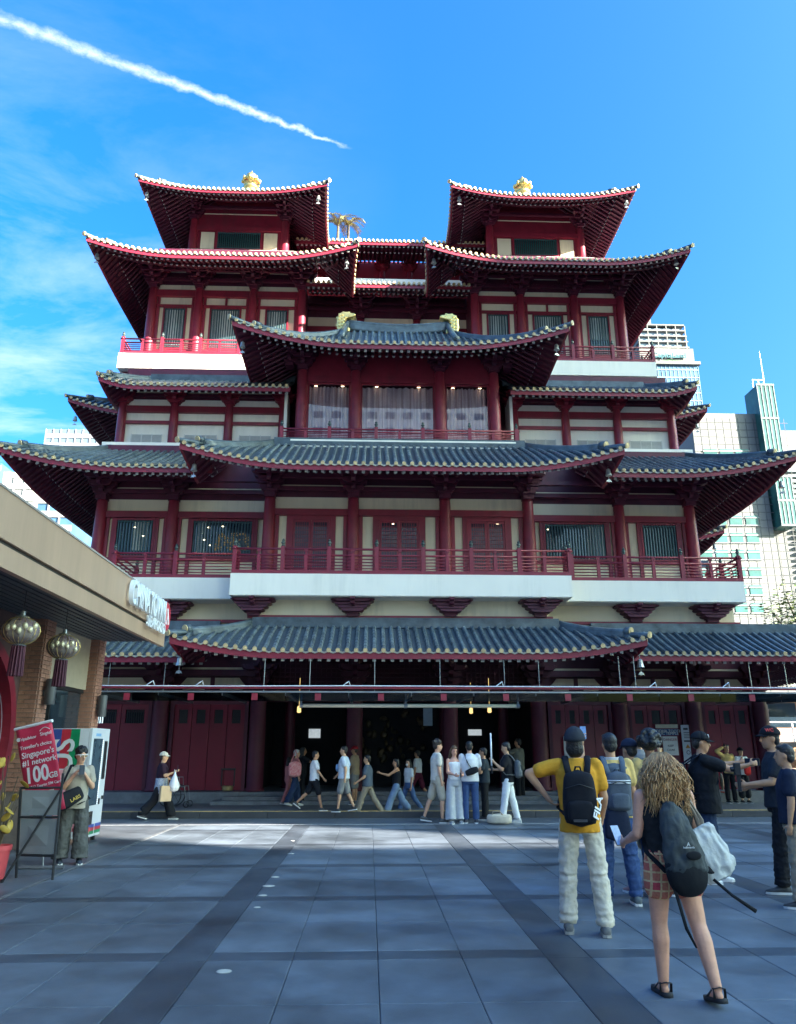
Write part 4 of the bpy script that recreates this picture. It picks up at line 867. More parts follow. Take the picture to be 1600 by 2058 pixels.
# ================================================================== BUILDINGS BEHIND THE CAMERA (they shade the square and are mirrored in the glass)
FLATW = mat('apartment_wall', (0.72, 0.68, 0.62), 0.8, 0.08, 0.3); FLATB = mat('apartment_band', (0.34, 0.28, 0.26), 0.8, 0.1, 0.3)
def block(label, x0, x1, y0, y1, parts_, floors=3.0, cat='apartment block'):
    o = thing('apartment_block', label, cat, ((x0+x1)/2, (y0+y1)/2, 0)); 
    q = MB(); cx_, cy_ = (x0+x1)/2, (y0+y1)/2
    for (a, b, za, zb_) in parts_: q.box(a-cx_, b-cx_, y0-cy_, y1-cy_, za, zb_)
    q.build('wall', FLATW, o, kind='stuff')
    q = MB()
    for (a, b, za, zb_) in parts_:
        if zb_-za < 4: continue
        n = int((zb_-za)/floors)
        for k in range(n):
            z = za+0.9+floors*k
            m = int((b-a)/3.2)
            for j in range(m): xx = a+3.2*j+0.7; q.box(xx-cx_, xx+1.7-cx_, y1-cy_-0.05, y1-cy_+0.05, z, z+1.3)
    q.build('windows', GLASS, o, kind='stuff'); return o
# the sun stands at 20 degrees to the right: these slabs, 25 m behind the viewer, shade the square; the first is made thin, with a slot added to let one beam through
ZS0, ZS1 = 29.1, 33.2  # bottom and top of the slot added to shape the sunlit strip
block('unseen tall apartment slab behind the viewer, made thin with a slot added for one sunbeam', 30, 94.9, -26.2, -25, [(30, 94.9, 0, ZS0), (30, 65.6, ZS0, ZS1), (75.1, 94.9, ZS0, ZS1), (30, 94.9, ZS1, 52.6)])
block('higher apartment tower behind the viewer on the right', 95, 128, -38, -25, [(95, 128, 0, 58.2)])
block('distant apartment block straight behind the viewer', -24, 32, -92, -80, [(-24, 32, 0, 72)])

# ================================================================== CITY BEHIND THE TEMPLE
OFF = mat('white_cladding', (0.12, 0.119, 0.115), 0.7, 0.05, 0.15); JOINT = mat('cladding_joint', (0.07, 0.07, 0.07), 0.8)
GGL = mat('green_glass', (0.030, 0.105, 0.095), 0.35, 0.45, 0.3, spec=0.25); BGL = mat('blue_glass', (0.05, 0.11, 0.19), 0.35, 0.35, 0.12, spec=0.3)
OY = 140.0
def opx(px, py): p = atY(px, py, OY); return p.x, p.z
ob = thing('office_building', 'white tiled office building with green glass bays right of the temple', 'building', (70, OY, 0))
def opart(nm, m_, *bx):
    q = MB()
    for b in bx: q.box(*b)
    o = q.build(nm, m_, ob); o.location = (-70, -OY, 0); return o
xl, zt = opx(1388, 830); xr = opx(1545, 1000)[0]; xr2 = opx(1640, 900)[0]; zt2 = opx(1575, 873)[1]
opart('wall', OFF, (xl, xr, OY, OY+30, 0, zt)); opart('wall', OFF, (xr, xr2, OY+1.5, OY+30, 0, zt2+1.5))
q = MB(); z = zt-2
while z > 2: q.box(xl, xr+6, OY-0.05, OY+0.02, z, z+0.12); z -= 1.55
xx = xl
while xx < xr+6: q.box(xx, xx+0.1, OY-0.045, OY+0.02, 1, zt-1); xx += 1.55
jo = q.build('cladding_joints', JOINT, ob, kind='stuff'); jo.location = (-70, -OY, 0)
def owin(pxc, py, w=28, h=20):
    (xa, z1), (xb, z0) = opx(pxc-w/2, py-h/2), opx(pxc+w/2, py+h/2); z0, z1 = min(z0, z1), max(z0, z1)
    f = opart('window', mat('window_trim', (0.14, 0.15, 0.15), 0.6), (xa-0.25, xb+0.25, OY-0.22, OY, z0-0.2, z0), (xa-0.25, xb+0.25, OY-0.22, OY, z1-0.55, z1-0.3))
    q = MB(); q.box(xa, xb, OY-0.12, OY-0.06, z0, z1); q.build('pane', GGL, f)
for py in (910, ): 
    for c in (1428, 1460, 1491): owin(c, py, 28, 14)
for k, py in enumerate((1046, 1081, 1115, 1150, 1186, 1222)):
    for j, c in enumerate((1415, 1447, 1479, 1511)): owin(c+k*2.2, py, 27, 19)
def bay(p0, p1, p2, p3):
    # tall green bay: pixel box left, right, top, bottom
    xa, z1 = opx(p0, p2); xb, z0 = opx(p1, p3)
    b_ = opart('glass_bay', GGL, (xa, xb, OY-2.2, OY+3, z0, z1))
    q = MB(); z = z0
    while z <= z1+0.1: q.box(xa-0.15, xb+0.15, OY-2.35, OY-2.0, z-0.18, z+0.18); z += (z1-z0)/max(1, round((z1-z0)/6.2))
    for j in range(5): xx = xa+(xb-xa)*j/4; q.box(xx-0.08, xx+0.08, OY-2.3, OY-2.1, z0, z1)
    q.build('mullions', mat('bay_mullion', (0.10, 0.14, 0.14), 0.5), b_, kind='stuff'); return xa, xb, z0, z1
ba = bay(1510, 1563, 783, 918); bay(1546, 1592, 965, 1062)
q = MB()
for f_ in (0.15, 0.5, 0.85): q.tube([(ba[0]+(ba[1]-ba[0])*f_, OY, ba[3]), (ba[0]+(ba[1]-ba[0])*f_, OY, ba[3]+2.2)], 0.09, 5)
q.tube([(ba[0]+(ba[1]-ba[0])*0.15, OY, ba[3]+2.2), (ba[0]+(ba[1]-ba[0])*0.85, OY, ba[3]+2.2)], 0.09, 5)
fr_ = q.build('roof_frame', WPAINT, ob); fr_.location = (-70, -OY, 0)
q = MB(); p = atY(1530, 706, OY); q.tube([(ba[1]-0.5, OY, ba[3]), (ba[1]-0.5, OY, p.z)], [0.12, 0.04], 5); mast = q.build('mast', WPAINT, ob); mast.location = (-70, -OY, 0)
q = MB(); p0, p1 = opx(1572, 955), opx(1625, 955); z = opx(1590, 945)[1]
for k in range(34): q.box(p0[0]+1.5, p1[0]+3, OY+0.6, OY+1.2, z-k*1.1, z-k*1.1+0.5)
fi = q.build('sun_louvres', mat('louvre_green', (0.2, 0.26, 0.27), 0.5), ob, kind='stuff'); fi.location = (-70, -OY, 0)
# blue glass tower with a lettered crown
TYY = 330.0
def tpx(px, py, Y=TYY): p = atY(px, py, Y); return p.x, p.z
tw = thing('glass_tower', 'tall blue glass tower with white crown and green lettering behind the temple', 'tower', (130, TYY, 0))
def tpart(nm, m_, par, *bx, root=tw, off=(-130, -TYY, 0), kind=None):
    q = MB()
    for b in bx: q.box(*b)
    o = q.build(nm, m_, par, kind=kind)
    if par is root: o.location = off
    return o
xa, z0 = tpx(1288, 733); xb, _ = tpx(1402, 733); zc = tpx(1340, 705)[1]; ztop = tpx(1340, 655)[1]
tpart('shaft', BGL, tw, (xa, xb, TYY, TYY+24, 0, z0))
q = MB()
z = 2
while z < z0: q.box(xa-0.1, xb+0.1, TYY-0.25, TYY+0.05, z, z+0.5); z += 4.0
for k in range(15): x_ = xa+(xb-xa)*k/14; q.box(x_-0.12, x_+0.12, TYY-0.2, TYY+0.05, 0, z0)
q.build('mullions', mat('tower_mullion', (0.12, 0.19, 0.26), 0.5), tw, kind='stuff').location = (-130, -TYY, 0)
tpart('crown_band', OFF, tw, (xa-1, xb+1, TYY-1.5, TYY+24, z0, z0+1.5), (xa-0.2, xb-1.5, TYY-0.6, TYY+24, z0+1.5, zc+1))
q = MB()
for k in range(5):
    z = zc+1.5+(ztop-zc-1.5)*k/4; q.box(xa, xb-3-k*0.35, TYY-0.4, TYY+22, z, z+0.7)
for k in range(6): x_ = xa+0.4+(xb-xa-4.6)*k/5; q.box(x_-0.25, x_+0.25, TYY-0.3, TYY+0.3, zc, ztop)
q.build('crown_frame', OFF, tw).location = (-130, -TYY, 0)
tpart('crown_core', mat('crown_glass', (0.30, 0.38, 0.46), 0.2), tw, (xa+1, xb-6, TYY+1, TYY+20, zc, ztop-1))
tpart('plant_tower', OFF, tw, (tpx(1302, 640)[0], tpx(1311, 640)[0], TYY+2, TYY+8, ztop, tpx(1305, 620)[1]))
p = atY(1345, 715, TYY-1.2); t_ = text_obj('CapitaLand', 3.6, mat('sign_teal', (0.01, 0.09, 0.11), 0.5), 'lettering', tw, Matrix.Translation((p.x-130, -1.4, p.z)) @ Matrix.Rotation(PI/2, 4, 'X'), 0.2, bold=0.06)
q = MB(); q.tube([(p.x-130-6, -1.3, p.z-3.0), (p.x-130, -1.3, p.z-2.3), (p.x-130+7, -1.3, p.z-2.8)], [0.05, 0.14, 0.05], 6); q.build('swoosh', mat('sign_green', (0.03, 0.16, 0.04), 0.5), tw)
# towers on the left skyline
def ltower(label, px0, px1, pyt, Y, m_, step, band):
    xa, z1 = tpx(px0, pyt, Y); xb, _ = tpx(px1, pyt, Y)
    o = thing('office_tower', label, 'tower', ((xa+xb)/2, Y, 0)); off = (-(xa+xb)/2, -Y, 0)
    tpart('shaft', m_, o, (xa, xb, Y, Y+25, 0, z1), root=o, off=off)
    q = MB(); z = 3
    while z < z1: q.box(xa-0.1, xb+0.1, Y-0.3, Y+0.05, z, z+step*0.45); z += step
    q.build('floor_bands', band, o, kind='stuff').location = off
    q = MB()
    for k in range(int((xb-xa)/3)): q.box(xa+3*k, xa+3*k+0.3, Y-0.35, Y+0.05, 0, z1)
    q.build('mullions', band, o, kind='stuff').location = off
ltower('pale grey banded tower beyond the left wing roof', 93, 240, 862, 300, mat('pale_blue_glass', (0.11, 0.15, 0.19), 0.25), 4.0, mat('pale_band', (0.24, 0.25, 0.26), 0.6))
ltower('white tower peeking behind the lower left roof corner', 8, 75, 958, 210, mat('pale_wall', (0.2, 0.2, 0.195), 0.7), 3.4, mat('pale_band2', (0.5, 0.5, 0.5), 0.6))
ltower('blue glass block seen between the awning and left roof', 75, 150, 1002, 190, BGL, 3.6, mat('pale_band', (0.24, 0.25, 0.26), 0.6))
ltower('blue tower at the far left edge above the awning', -60, 3, 930, 240, BGL, 4, mat('pale_band', (0.24, 0.25, 0.26), 0.6))

# ================================================================== trees
LEAF = mat('leaf_green', (0.055, 0.10, 0.025), 0.55, 0.4, 4, c2=(0.12, 0.15, 0.05)); BARK = mat('bark', (0.10, 0.075, 0.05), 0.9, 0.3, 8, 0.3, 20)
def tree(label, base, h, r, n=2600, leaf=0.16, cat='tree', z_c=0.72):
    o = thing('street_tree', label, cat, base)
    q = MB(); q.tube([(0, 0, 0), (0.08, 0, h*0.3), (0, 0.1, h*0.55)], [h*0.03, h*0.022, h*0.014], 8); rnd = random.Random(3)
    tips = []
    for k in range(26):
        a = rnd.uniform(0, 2*PI); e = rnd.uniform(0.1, 1.2); L = r*rnd.uniform(0.6, 1.05); s0 = Vector((0, 0.05, h*rnd.uniform(0.35, 0.55)))
        e_ = s0+Vector((math.cos(a)*math.cos(e)*L, math.sin(a)*math.cos(e)*L, math.sin(e)*L*0.9)); m_ = (s0+e_)/2+Vector((0, 0, -0.1*L)); q.tube([s0, m_, e_], [h*0.009, h*0.006, h*0.002], 5); tips += [e_, (e_+m_)/2, (e_*0.75+m_*0.25)]
    q.build('trunk', BARK, o, True)
    q = MB()
    for k in range(n):
        t0 = rnd.choice(tips); p = t0+Vector((rnd.gauss(0, 1), rnd.gauss(0, 1), rnd.gauss(0, 0.8)))*r*0.13
        M_ = Matrix.Translation(p) @ Matrix.Rotation(rnd.uniform(0, 6.3), 4, 'Z') @ Matrix.Rotation(rnd.uniform(-1, 1), 4, 'X'); s = leaf*rnd.uniform(0.6, 1.3)
        q.add([M_ @ Vector(v) for v in ((-s, 0, 0), (0, -s*0.4, 0.02), (s, 0, 0), (0, s*0.4, -0.02))], [(0, 1, 2, 3)])
    q.build('crown', LEAF, o, kind='stuff', fix=False)
    return o
pt = atY(1604, 1255, 46); tree('leafy street tree at the right edge beyond the low roof', (pt.x+0.6, 46, 0.1), 13.2, 4.4, 5200, 0.15)
pt = atY(1655, 1400, 40); tree('small tree below the right end of the tiled roof', (pt.x+1.2, 40, 0.1), 4.2, 2.0, 1500)
# rooftop palms between the towers
PALM = mat('palm_leaf', (0.10, 0.13, 0.05), 0.5, 0.3, 3, c2=(0.42, 0.34, 0.10))
for i, (px_, lab) in enumerate(((678, 'left of two rooftop palms beside the left top tower'), (699, 'right of two rooftop palms, nearer the middle roof'))):
    b_ = atY(px_, 490, 33.5); t_ = thing('rooftop_palm', lab, 'palm', (b_.x, 33.5, b_.z-0.9), group='rooftop palms')
    q = MB(); q.tube([(0, 0, 0), (0.02, 0, 2.0)], [0.09, 0.06], 8); q.build('trunk', BARK, t_)
    q = MB(); rnd = random.Random(11+i)
    for k in range(13):
        a = rnd.uniform(0, 2*PI); e = rnd.uniform(0.5, 1.35); L = rnd.uniform(0.8, 1.15); rib = []
        for j in range(7):
            s = j/6; el = e-0.8*s*s; rib.append(Vector((math.cos(a)*s*L*math.cos(el), math.sin(a)*s*L*math.cos(el), 2.0+s*L*math.sin(el))))
        q.tube(rib, 0.012, 4)
        side = Vector((-math.sin(a), math.cos(a), 0))
        for j in range(1, 7):
            for kk in range(3):
                p = rib[j-1].lerp(rib[j], kk/3)
                for sg in (-1, 1):
                    tip = p+side*sg*0.26*(1.1-j/9)+(rib[j]-rib[j-1])*0.9+Vector((0, 0, -0.02)); q.add([p, p+(rib[j]-rib[j-1])*0.25, tip], [(0, 1, 2)])
    q.build('fronds', PALM, t_, fix=False, kind='stuff')

# low building at the far right behind the tree
LY = 44.0
lb = thing('corner_building', 'low shop building with balcony rail and orange awning at right edge', 'building', (24, LY, 0.1))
def lpart(nm, m_, *bx, par=lb):
    q = MB()
    for b in bx: q.box(b[0]-24, b[1]-24, b[2]-LY, b[3]-LY, b[4], b[5])
    return q.build(nm, m_, par)
pA = atY(1545, 1500, LY); 
lpart('wall', mat('shop_wall', (0.35, 0.22, 0.16), 0.7), (pA.x-0.6, 34, LY, LY+10, 0, 4.3)); lpart('roof_slab', OFF, (pA.x-1, 34, LY-1.6, LY+10, 4.3, 4.6))
for k in range(4): lpart('window', GLASS, (pA.x+0.2+2.2*k, pA.x+1.8+2.2*k, LY-0.05, LY+0.02, 2.6, 3.9))
lpart('balcony_floor', OFF, (pA.x-0.8, 34, LY-1.5, LY, 1.55, 1.8))
for k in range(8): lpart('rail_post', WPAINT, (pA.x-0.6+1.3*k, pA.x-0.54+1.3*k, LY-1.46, LY-1.40, 1.8, 2.85))
for zz in (2.2, 2.8): lpart('rail', WPAINT, (pA.x-0.7, 34, LY-1.45, LY-1.41, zz, zz+0.06))
lpart('awning', mat('orange_cloth', (0.75, 0.40, 0.16), 0.7, 0.3, 2, c2=(0.85, 0.7, 0.5)), (pA.x-0.4, 34, LY-2.2, LY-1.5, 0.9, 1.5))

# ================================================================== RESTAURANT ON THE LEFT
FXX = -4.42
pe_t = atX(340, 1217, FXX); pe_b = atX(332, 1300, FXX)
YE = (pe_t.y+pe_b.y)/2; zT = pe_t.z; zB = pe_b.z
RS = thing('restaurant', 'low restaurant with beige metal fascia, slatted soffit and brick pillars on the left', 'building', (-7, 12, 0))
def rpart(nm, m_, *bx, par=RS, bevel=0, kind=None):
    q = MB()
    for b in bx: q.box(*b)
    o = q.build(nm, m_, par, bevel=bevel, kind=kind)
    if par is RS: o.location = (7, -12, 0)
    return o
FASC = mat('beige_fascia', (0.55, 0.37, 0.25), 0.42, 0.10, 2.2, 0.03, 20, streak=True, metal=0.25)
zl = zB+0.27
rpart('fascia', FASC, (FXX-0.12, FXX, -6, YE, zl+0.05, zT)); rpart('fascia_lip', FASC, (FXX-0.12, FXX-0.03, -6, YE-0.01, zB, zl))
rpart('shadow_gap', mat('gap_dark', (0.06, 0.05, 0.045), 0.8), (FXX-0.11, FXX-0.05, -6, YE-0.02, zl, zl+0.05)); rpart('coping', mat('coping_steel', (0.34, 0.30, 0.27), 0.5), (FXX-0.16, FXX+0.015, -6, YE+0.012, zT, zT+0.03))
rpart('roof_slab', FASC, (-12, FXX-0.121, -6, YE-0.03, zB+0.42, zT-0.06)); rpart('end_panel', FASC, (-12, FXX-0.122, YE-0.029, YE-0.001, zB+0.15, zT-0.02))
SLT = mat('soffit_slat', (0.075, 0.085, 0.10), 0.5, 0.1)
for k in range(34):
    x_ = FXX-0.20-0.135*k; rpart('soffit_slat', SLT, (x_-0.09, x_, -6, YE-0.06, zB+0.10, zB+0.16))
rpart('soffit_backing', BLACK, (-9.1, FXX-0.13, -6, YE-0.05, zB+0.19, zB+0.3))
for yy in (7.5, 10.5, 13.5): rpart('soffit_cross_bar', SLT, (-9.1, FXX-0.14, yy, yy+0.05, zB+0.165, zB+0.185))
# letters, standing proud of the fascia, reading along +Y when seen from the square
ML = Matrix(((0, 0, 1, 0), (1, 0, 0, 0), (0, 1, 0, 0), (0, 0, 0, 1)))     # text x -> world Y, text y -> world Z, normal -> +X
LET = mat('white_letter', (0.78, 0.82, 0.86), 0.35, 0.05)
def ftext(s, size, px, py, ext, m_=LET, nm='letters', sx=1.0, bold=0.01):
    p = atX(px, py, FXX); t = text_obj(s, size, m_, nm, None, None, ext, bold=bold, sx=sx)
    t.data.transform(Matrix.Translation((FXX+0.05+ext, p.y, p.z)) @ ML); t.parent = RS; t.location = (7, -12, 0); return t
p0 = atX(262, 1195, FXX); p1 = atX(322, 1240, FXX)
LW = p1.y-p0.y
ftext('CHINATOWN', 0.62, 290, 1213, 0.04, sx=LW/3.55*1.0, bold=0.012)
ftext('SEAFOOD', 0.30, 307, 1257, 0.02, sx=1.0, bold=0.006)
pc = atX(335, 1243, FXX); q = MB(); q.lathe([(0.30, 0), (0.30, 0.04), (0.27, 0.045)], 22, M=Matrix.Translation((FXX+0.03, YE-0.36, pc.z)) @ Matrix.Rotation(PI/2, 4, 'Y')); lg = q.build('round_logo', mat('logo_red', (0.55, 0.03, 0.06), 0.4), RS); lg.location = (7, -12, 0)
q = MB(); q.tube([(FXX+0.08, YE-0.44, pc.z-0.18), (FXX+0.08, YE-0.34, pc.z), (FXX+0.08, YE-0.40, pc.z+0.16)], 0.025, 6); q.tube([(FXX+0.08, YE-0.26, pc.z-0.16), (FXX+0.08, YE-0.34, pc.z+0.02)], 0.025, 6); q.build('logo_stroke', WPAINT, lg)
# brick pillars, brick by brick
BRK = mat('pale_red_brick', (0.34, 0.17, 0.12), 0.8, 0.35, 2.0, 0.3, 40); MORT = mat('mortar', (0.20, 0.16, 0.14), 0.9)
def pillar(x, y, w=0.42, d=0.42, h=zB+0.15):
    pl_ = node('brick_pillar', RS, (x+7, y-12, 0)); q = MB(); q.box(-w/2+0.006, w/2-0.006, -d/2+0.006, d/2-0.006, 0, h); q.build('mortar_core', MORT, pl_)
    bl_ = (w-0.01)/2
    fb = MB(); fb.box(-bl_/2+0.005, bl_/2-0.005, -0.02, 0.02, 0.004, 0.068); fm = fb.mesh('brick', BRK)
    n = int(h/0.075); k0 = max(0, int(0.9/0.075))
    for k in range(k0, n):
        off = (k % 2)*bl_/2
        for sd in range(2):
            for j in range(-1, 2):
                c = j*bl_+off-0.0
                lo, hi = max(c-bl_/2, -w/2), min(c+bl_/2, w/2)
                if hi-lo < 0.04: continue
                if sd == 0: inst(fm, 'brick', pl_, ((lo+hi)/2, -d/2, k*0.075), 0, ((hi-lo)/bl_, 1, 1))
                else: inst(fm, 'brick', pl_, (w/2, (lo+hi)/2, k*0.075), PI/2, ((hi-lo)/bl_, 1, 1))
P1X, P1Y = atX(196, 1400, -5.72), None
yA = atX(193, 1400, -5.75).y; yB = atX(88, 1360, -5.75).y
pillar(-5.95, yA, 0.42); pillar(-5.95, yB, 0.42)
rpart('bulkhead', mat('beige_board', (0.42, 0.36, 0.27), 0.6, 0.08), (-6.0, -5.9, yB+0.2, yA-0.2, 2.75, zB+0.1))
rpart('shop_window', GLASS, (-6.02, -5.99, yB+0.2, yA-0.2, 0.1, 2.75)); rpart('window_frame', BLACK, (-6.0, -5.94, yB+0.9, yB+0.95, 0.1, 2.75), (-6.0, -5.94, yB+0.2, yA-0.2, 2.68, 2.75)); rpart('lit_strip', mat('lit_menu', (0.9, 0.75, 0.5), 0.5, emit=0.3), (-6.1, -6.03, yB+0.5, yB+1.6, 2.4, 2.6))
rpart('wall', mat('dark_shopfront', (0.09, 0.05, 0.05), 0.6, 0.2), (-6.3, -6.05, -6, yB-0.2, 0, zB+0.1), (-12, -6.06, YE-0.5, YE-0.3, 0, zB+0.1)) if False else rpart('wall', mat('dark_shopfront', (0.09, 0.05, 0.05), 0.6, 0.2), (-6.3, -6.05, -6, yB-0.2, 0, zB+0.1))
rpart('end_wall', mat('dark_brick', (0.12, 0.06, 0.055), 0.8, 0.3, 6, 0.3, 12), (-12, -5.75, YE-0.9, YE-0.7, 0, zB+0.1)) if False else None
for (px_, py_) in ((75, 1388), (199, 1420)):
    Yp = yB if px_ < 100 else yA; q = MB(); q.lathe([(0.085, 0), (0.09, 0.02), (0.09, 0.42), (0.08, 0.44)], 14, c=(-5.60, Yp+0.0, atX(px_, py_, -5.6).z-0.2)); q.box(-5.74, -5.66, Yp-0.03, Yp+0.03, atX(px_, py_, -5.6).z-0.05, atX(px_, py_, -5.6).z+0.05)
    s_ = q.build('wall_lamp', mat('lamp_grey', (0.07, 0.075, 0.085), 0.5), None, 'auto'); tag(s_, 'dark cylinder wall lamp on the %s brick pillar' % ('near' if px_ < 100 else 'far'), 'wall lamp', 'cylinder wall lamps')
# round red gate leaf at the very left edge
gy = atX(14, 1480, -5.2).y; zc_ = 1.75; RG = 1.42
rgt = thing('round_gate', 'big round red painted gate frame at the left edge', 'gate', (-5.6, gy-0.95, 0))
q = MB(); n = 48; q2 = MB()
for ring, (r0, r1, x0_, x1_) in enumerate(((RG-0.16, RG, 0.0, 0.30),)):
    vs = []
    for j in range(n):
        a = 2*PI*j/n
        for r_, x_ in ((r0, x0_), (r1, x0_), (r1, x1_), (r0, x1_)): vs.append((x_, r_*math.cos(a), zc_+r_*math.sin(a)))
    fs = []
    for j in range(n):
        k = (j+1) % n
        for e in range(4): fs.append((j*4+e, j*4+(e+1) % 4, k*4+(e+1) % 4, k*4+e))
    q.add(vs, fs)
q.build('rim', mat('gate_red', (0.17, 0.008, 0.018), 0.45, 0.15), rgt)
q = MB(); q.lathe([(RG-0.15, 0), (RG-0.15, 0.05)], 40, M=Matrix.Translation((0.05, 0, zc_)) @ Matrix.Rotation(PI/2, 4, 'Y')); q.build('panel', mat('gate_panel', (0.10, 0.03, 0.05), 0.5), rgt)
q = MB(); q.box(0.0, 0.3, -0.5, 0.5, 0, zc_-RG+0.12); q.build('foot', mat('gate_red', (0.42, 0.015, 0.03)), rgt)
q = MB(); q.tube([(0.32, (RG-0.5)*math.cos(2*PI*j/40), zc_+(RG-0.5)*math.sin(2*PI*j/40)) for j in range(41)], 0.006, 5); q.build('trim_line', STEEL, rgt)
# lanterns
LANT = mat('lantern_skin', (0.26, 0.23, 0.20), 0.3, 0.3, 7, c2=(0.10, 0.05, 0.07)); TAS = mat('lantern_tassel', (0.07, 0.012, 0.03), 0.7, 0.3, 20)
for px_, py_, r, lab in ((42, 1268, 0.255, 'larger clear ribbed lantern with dark tassel at the left edge under the soffit'), (127, 1300, 0.255, 'clear ribbed lantern with dark tassel beside the brick pillar')):
    c = atX(px_, py_, -5.0); L_ = thing('lantern', lab, 'lantern', c, group='hanging lanterns')
    q = MB(); n = 20; rows = []
    for i in range(11):
        ph = -PI/2*0.86+PI*0.86*i/10; rows.append([Vector((r*math.cos(ph)*(1+0.03*math.cos(10*2*PI*j/40))*math.cos(2*PI*j/40), r*math.cos(ph)*(1+0.03*math.cos(10*2*PI*j/40))*math.sin(2*PI*j/40), r*0.78*math.sin(ph))) for j in range(41)])
    q.grid(rows); q.build('shade', LANT, L_, True)
    q = MB()
    for j in range(20): a = 2*PI*j/20; q.tube([Vector((r*1.012*math.cos(-1.3+2.6*i/8)*math.cos(a), r*1.012*math.cos(-1.3+2.6*i/8)*math.sin(a), r*0.79*math.sin(-1.3+2.6*i/8))) for i in range(9)], 0.004, 4)
    q.build('ribs', GOLD, L_, kind='stuff')
    q = MB(); q.lathe([(0.09, r*0.74), (0.10, r*0.80), (0.04, r*0.86), (0.03, r*1.1)], 12); q.build('end_cap', STEEL, L_, 'auto'); q = MB(); q.lathe([(0.09, -r*0.86), (0.10, -r*0.80), (0.08, -r*0.74)], 12); q.build('end_cap', STEEL, L_, 'auto')
    q = MB()
    for j in range(26): a = 2*PI*j/26; rr_ = 0.085 if j % 2 else 0.05; q.tube([(rr_*math.cos(a), rr_*math.sin(a), -r*0.84), (rr_*1.15*math.cos(a), rr_*1.15*math.sin(a), -r*0.84-0.42)], 0.011, 5)
    q.build('tassel', TAS, L_, kind='stuff'); q = MB(); q.tube([(0, 0, r*1.05), (0, 0, max(zB+0.1-c.z, r*1.2))], 0.006, 5); q.build('cord', BLACK, L_)
    q = MB()
    for k in range(6): a = -PI/2+0.9*(k-1)/3; q.ell((r*0.98*math.cos(a), r*0.98*math.sin(a), random.uniform(-0.05, 0.06)), (0.04, 0.04, 0.05), 7, 5)
    q.build('gold_characters', mat('lantern_gold', (0.62, 0.55, 0.38), 0.3, 0.3, metal=0.4), L_, True, kind='stuff')

# ================================================================== VENDING MACHINE
VX0, VX1 = -5.62, -4.92; VY0, VY1 = 14.55, 15.5; VZ = 1.93
VM = thing('vending_machine', 'white vending machine with blue, red and green stripes beside the brick pillar', 'vending machine', (-5.25, 15.0, 0))
def vpart(nm, m_, *bx, par=VM, bevel=0, kind=None):
    q = MB()
    for b in bx: q.box(*b)
    o = q.build(nm, m_, par, bevel=bevel, kind=kind)
    if par is VM: o.location = (5.25, -15.0, 0)
    return o
VW = mat('vending_white', (0.58, 0.60, 0.63), 0.35, 0.03)
vpart('cabinet', VW, (VX0, VX1-0.06, VY0, VY1, 0.10, VZ), bevel=0.01); vpart('front_door', VW, (VX1-0.055, VX1, VY0-0.002, VY1+0.002, 0.09, VZ+0.01), bevel=0.008)
for cx_, cy_ in ((VX0+0.06, VY0+0.06), (VX1-0.1, VY0+0.06), (VX1-0.1, VY1-0.06), (VX0+0.06, VY1-0.06)): vpart('foot', BLACK, (cx_-0.03, cx_+0.03, cy_-0.03, cy_+0.03, 0, 0.10))
sw = 0.16
for k, (nm, c) in enumerate((('blue', (0.03, 0.07, 0.30)), ('red', (0.42, 0.02, 0.04)), ('green', (0.0, 0.20, 0.08)))):
    vpart('stripe', mat('stripe_'+nm, c, 0.4), (VX0+0.0+sw*k, VX0+sw*(k+1), VY0-0.004, VY0+0.001, 0.42, VZ-0.01))
tm = text_obj('PLUS', 0.52, VW, 'lettering', None, None, 0.004, bold=0.008)
tm.data.transform(Matrix.Translation((VX0+0.24+5.25, VY0-0.010-15.0, 1.20)) @ Matrix.Rotation(PI/2, 4, 'X') @ Matrix.Rotation(PI/2, 4, 'Z')); tm.parent = VM
vpart('display_window', mat('vending_glass', (0.06, 0.09, 0.12), 0.12, 0.2), (VX1, VX1+0.006, VY0+0.10, VY0+0.58, 0.62, 1.76)); vpart('payment_panel', BLACK, (VX1, VX1+0.008, VY0+0.70, VY0+0.86, 1.05, 1.72)); vpart('dispenser', BLACK, (VX1, VX1+0.01, VY0+0.15, VY0+0.42, 0.30, 0.52)); vpart('keypad', BLACK, (VX1, VX1+0.01, VY0+0.66, VY0+0.74, 0.62, 0.72)); vpart('lock', BLACK, (VX1, VX1+0.03, VY0+0.82, VY0+0.87, 0.70, 0.76))
q = MB()
for k in range(34): q.box(VX1+0.006, VX1+0.011, VY0+0.585, VY0+0.61, 0.63+0.033*k, 0.645+0.033*k)
q.build('light_row', mat('led_white', (0.85, 0.92, 1.0), 0.4, emit=0.2), VM, kind='stuff').location = (5.25, -15.0, 0)
for k in range(3): vpart('base_stripe', mat('stripe_'+('blue', 'red', 'green')[k], (0, 0, 0)), (VX1, VX1+0.004, VY0+0.05, VY1-0.02, 0.36-0.06*k-0.06, 0.36-0.06*k)) if False else None
for k, nm in enumerate(('blue', 'red', 'green')): vpart('base_stripe', MATS['stripe_'+nm], (VX1, VX1+0.004, VY0+0.62, VY1-0.02, 0.30-0.055*(k+1), 0.30-0.055*k)); vpart('base_stripe', MATS['stripe_'+nm], (VX1, VX1+0.0041, VY0+0.30, VY0+0.58, 0.30-0.055*(k+1), 0.30-0.055*k))
vpart('brand_plate', mat('plate_blue', (0.2, 0.4, 0.65), 0.4), (VX1, VX1+0.004, VY0+0.20, VY0+0.46, 1.80, 1.85))
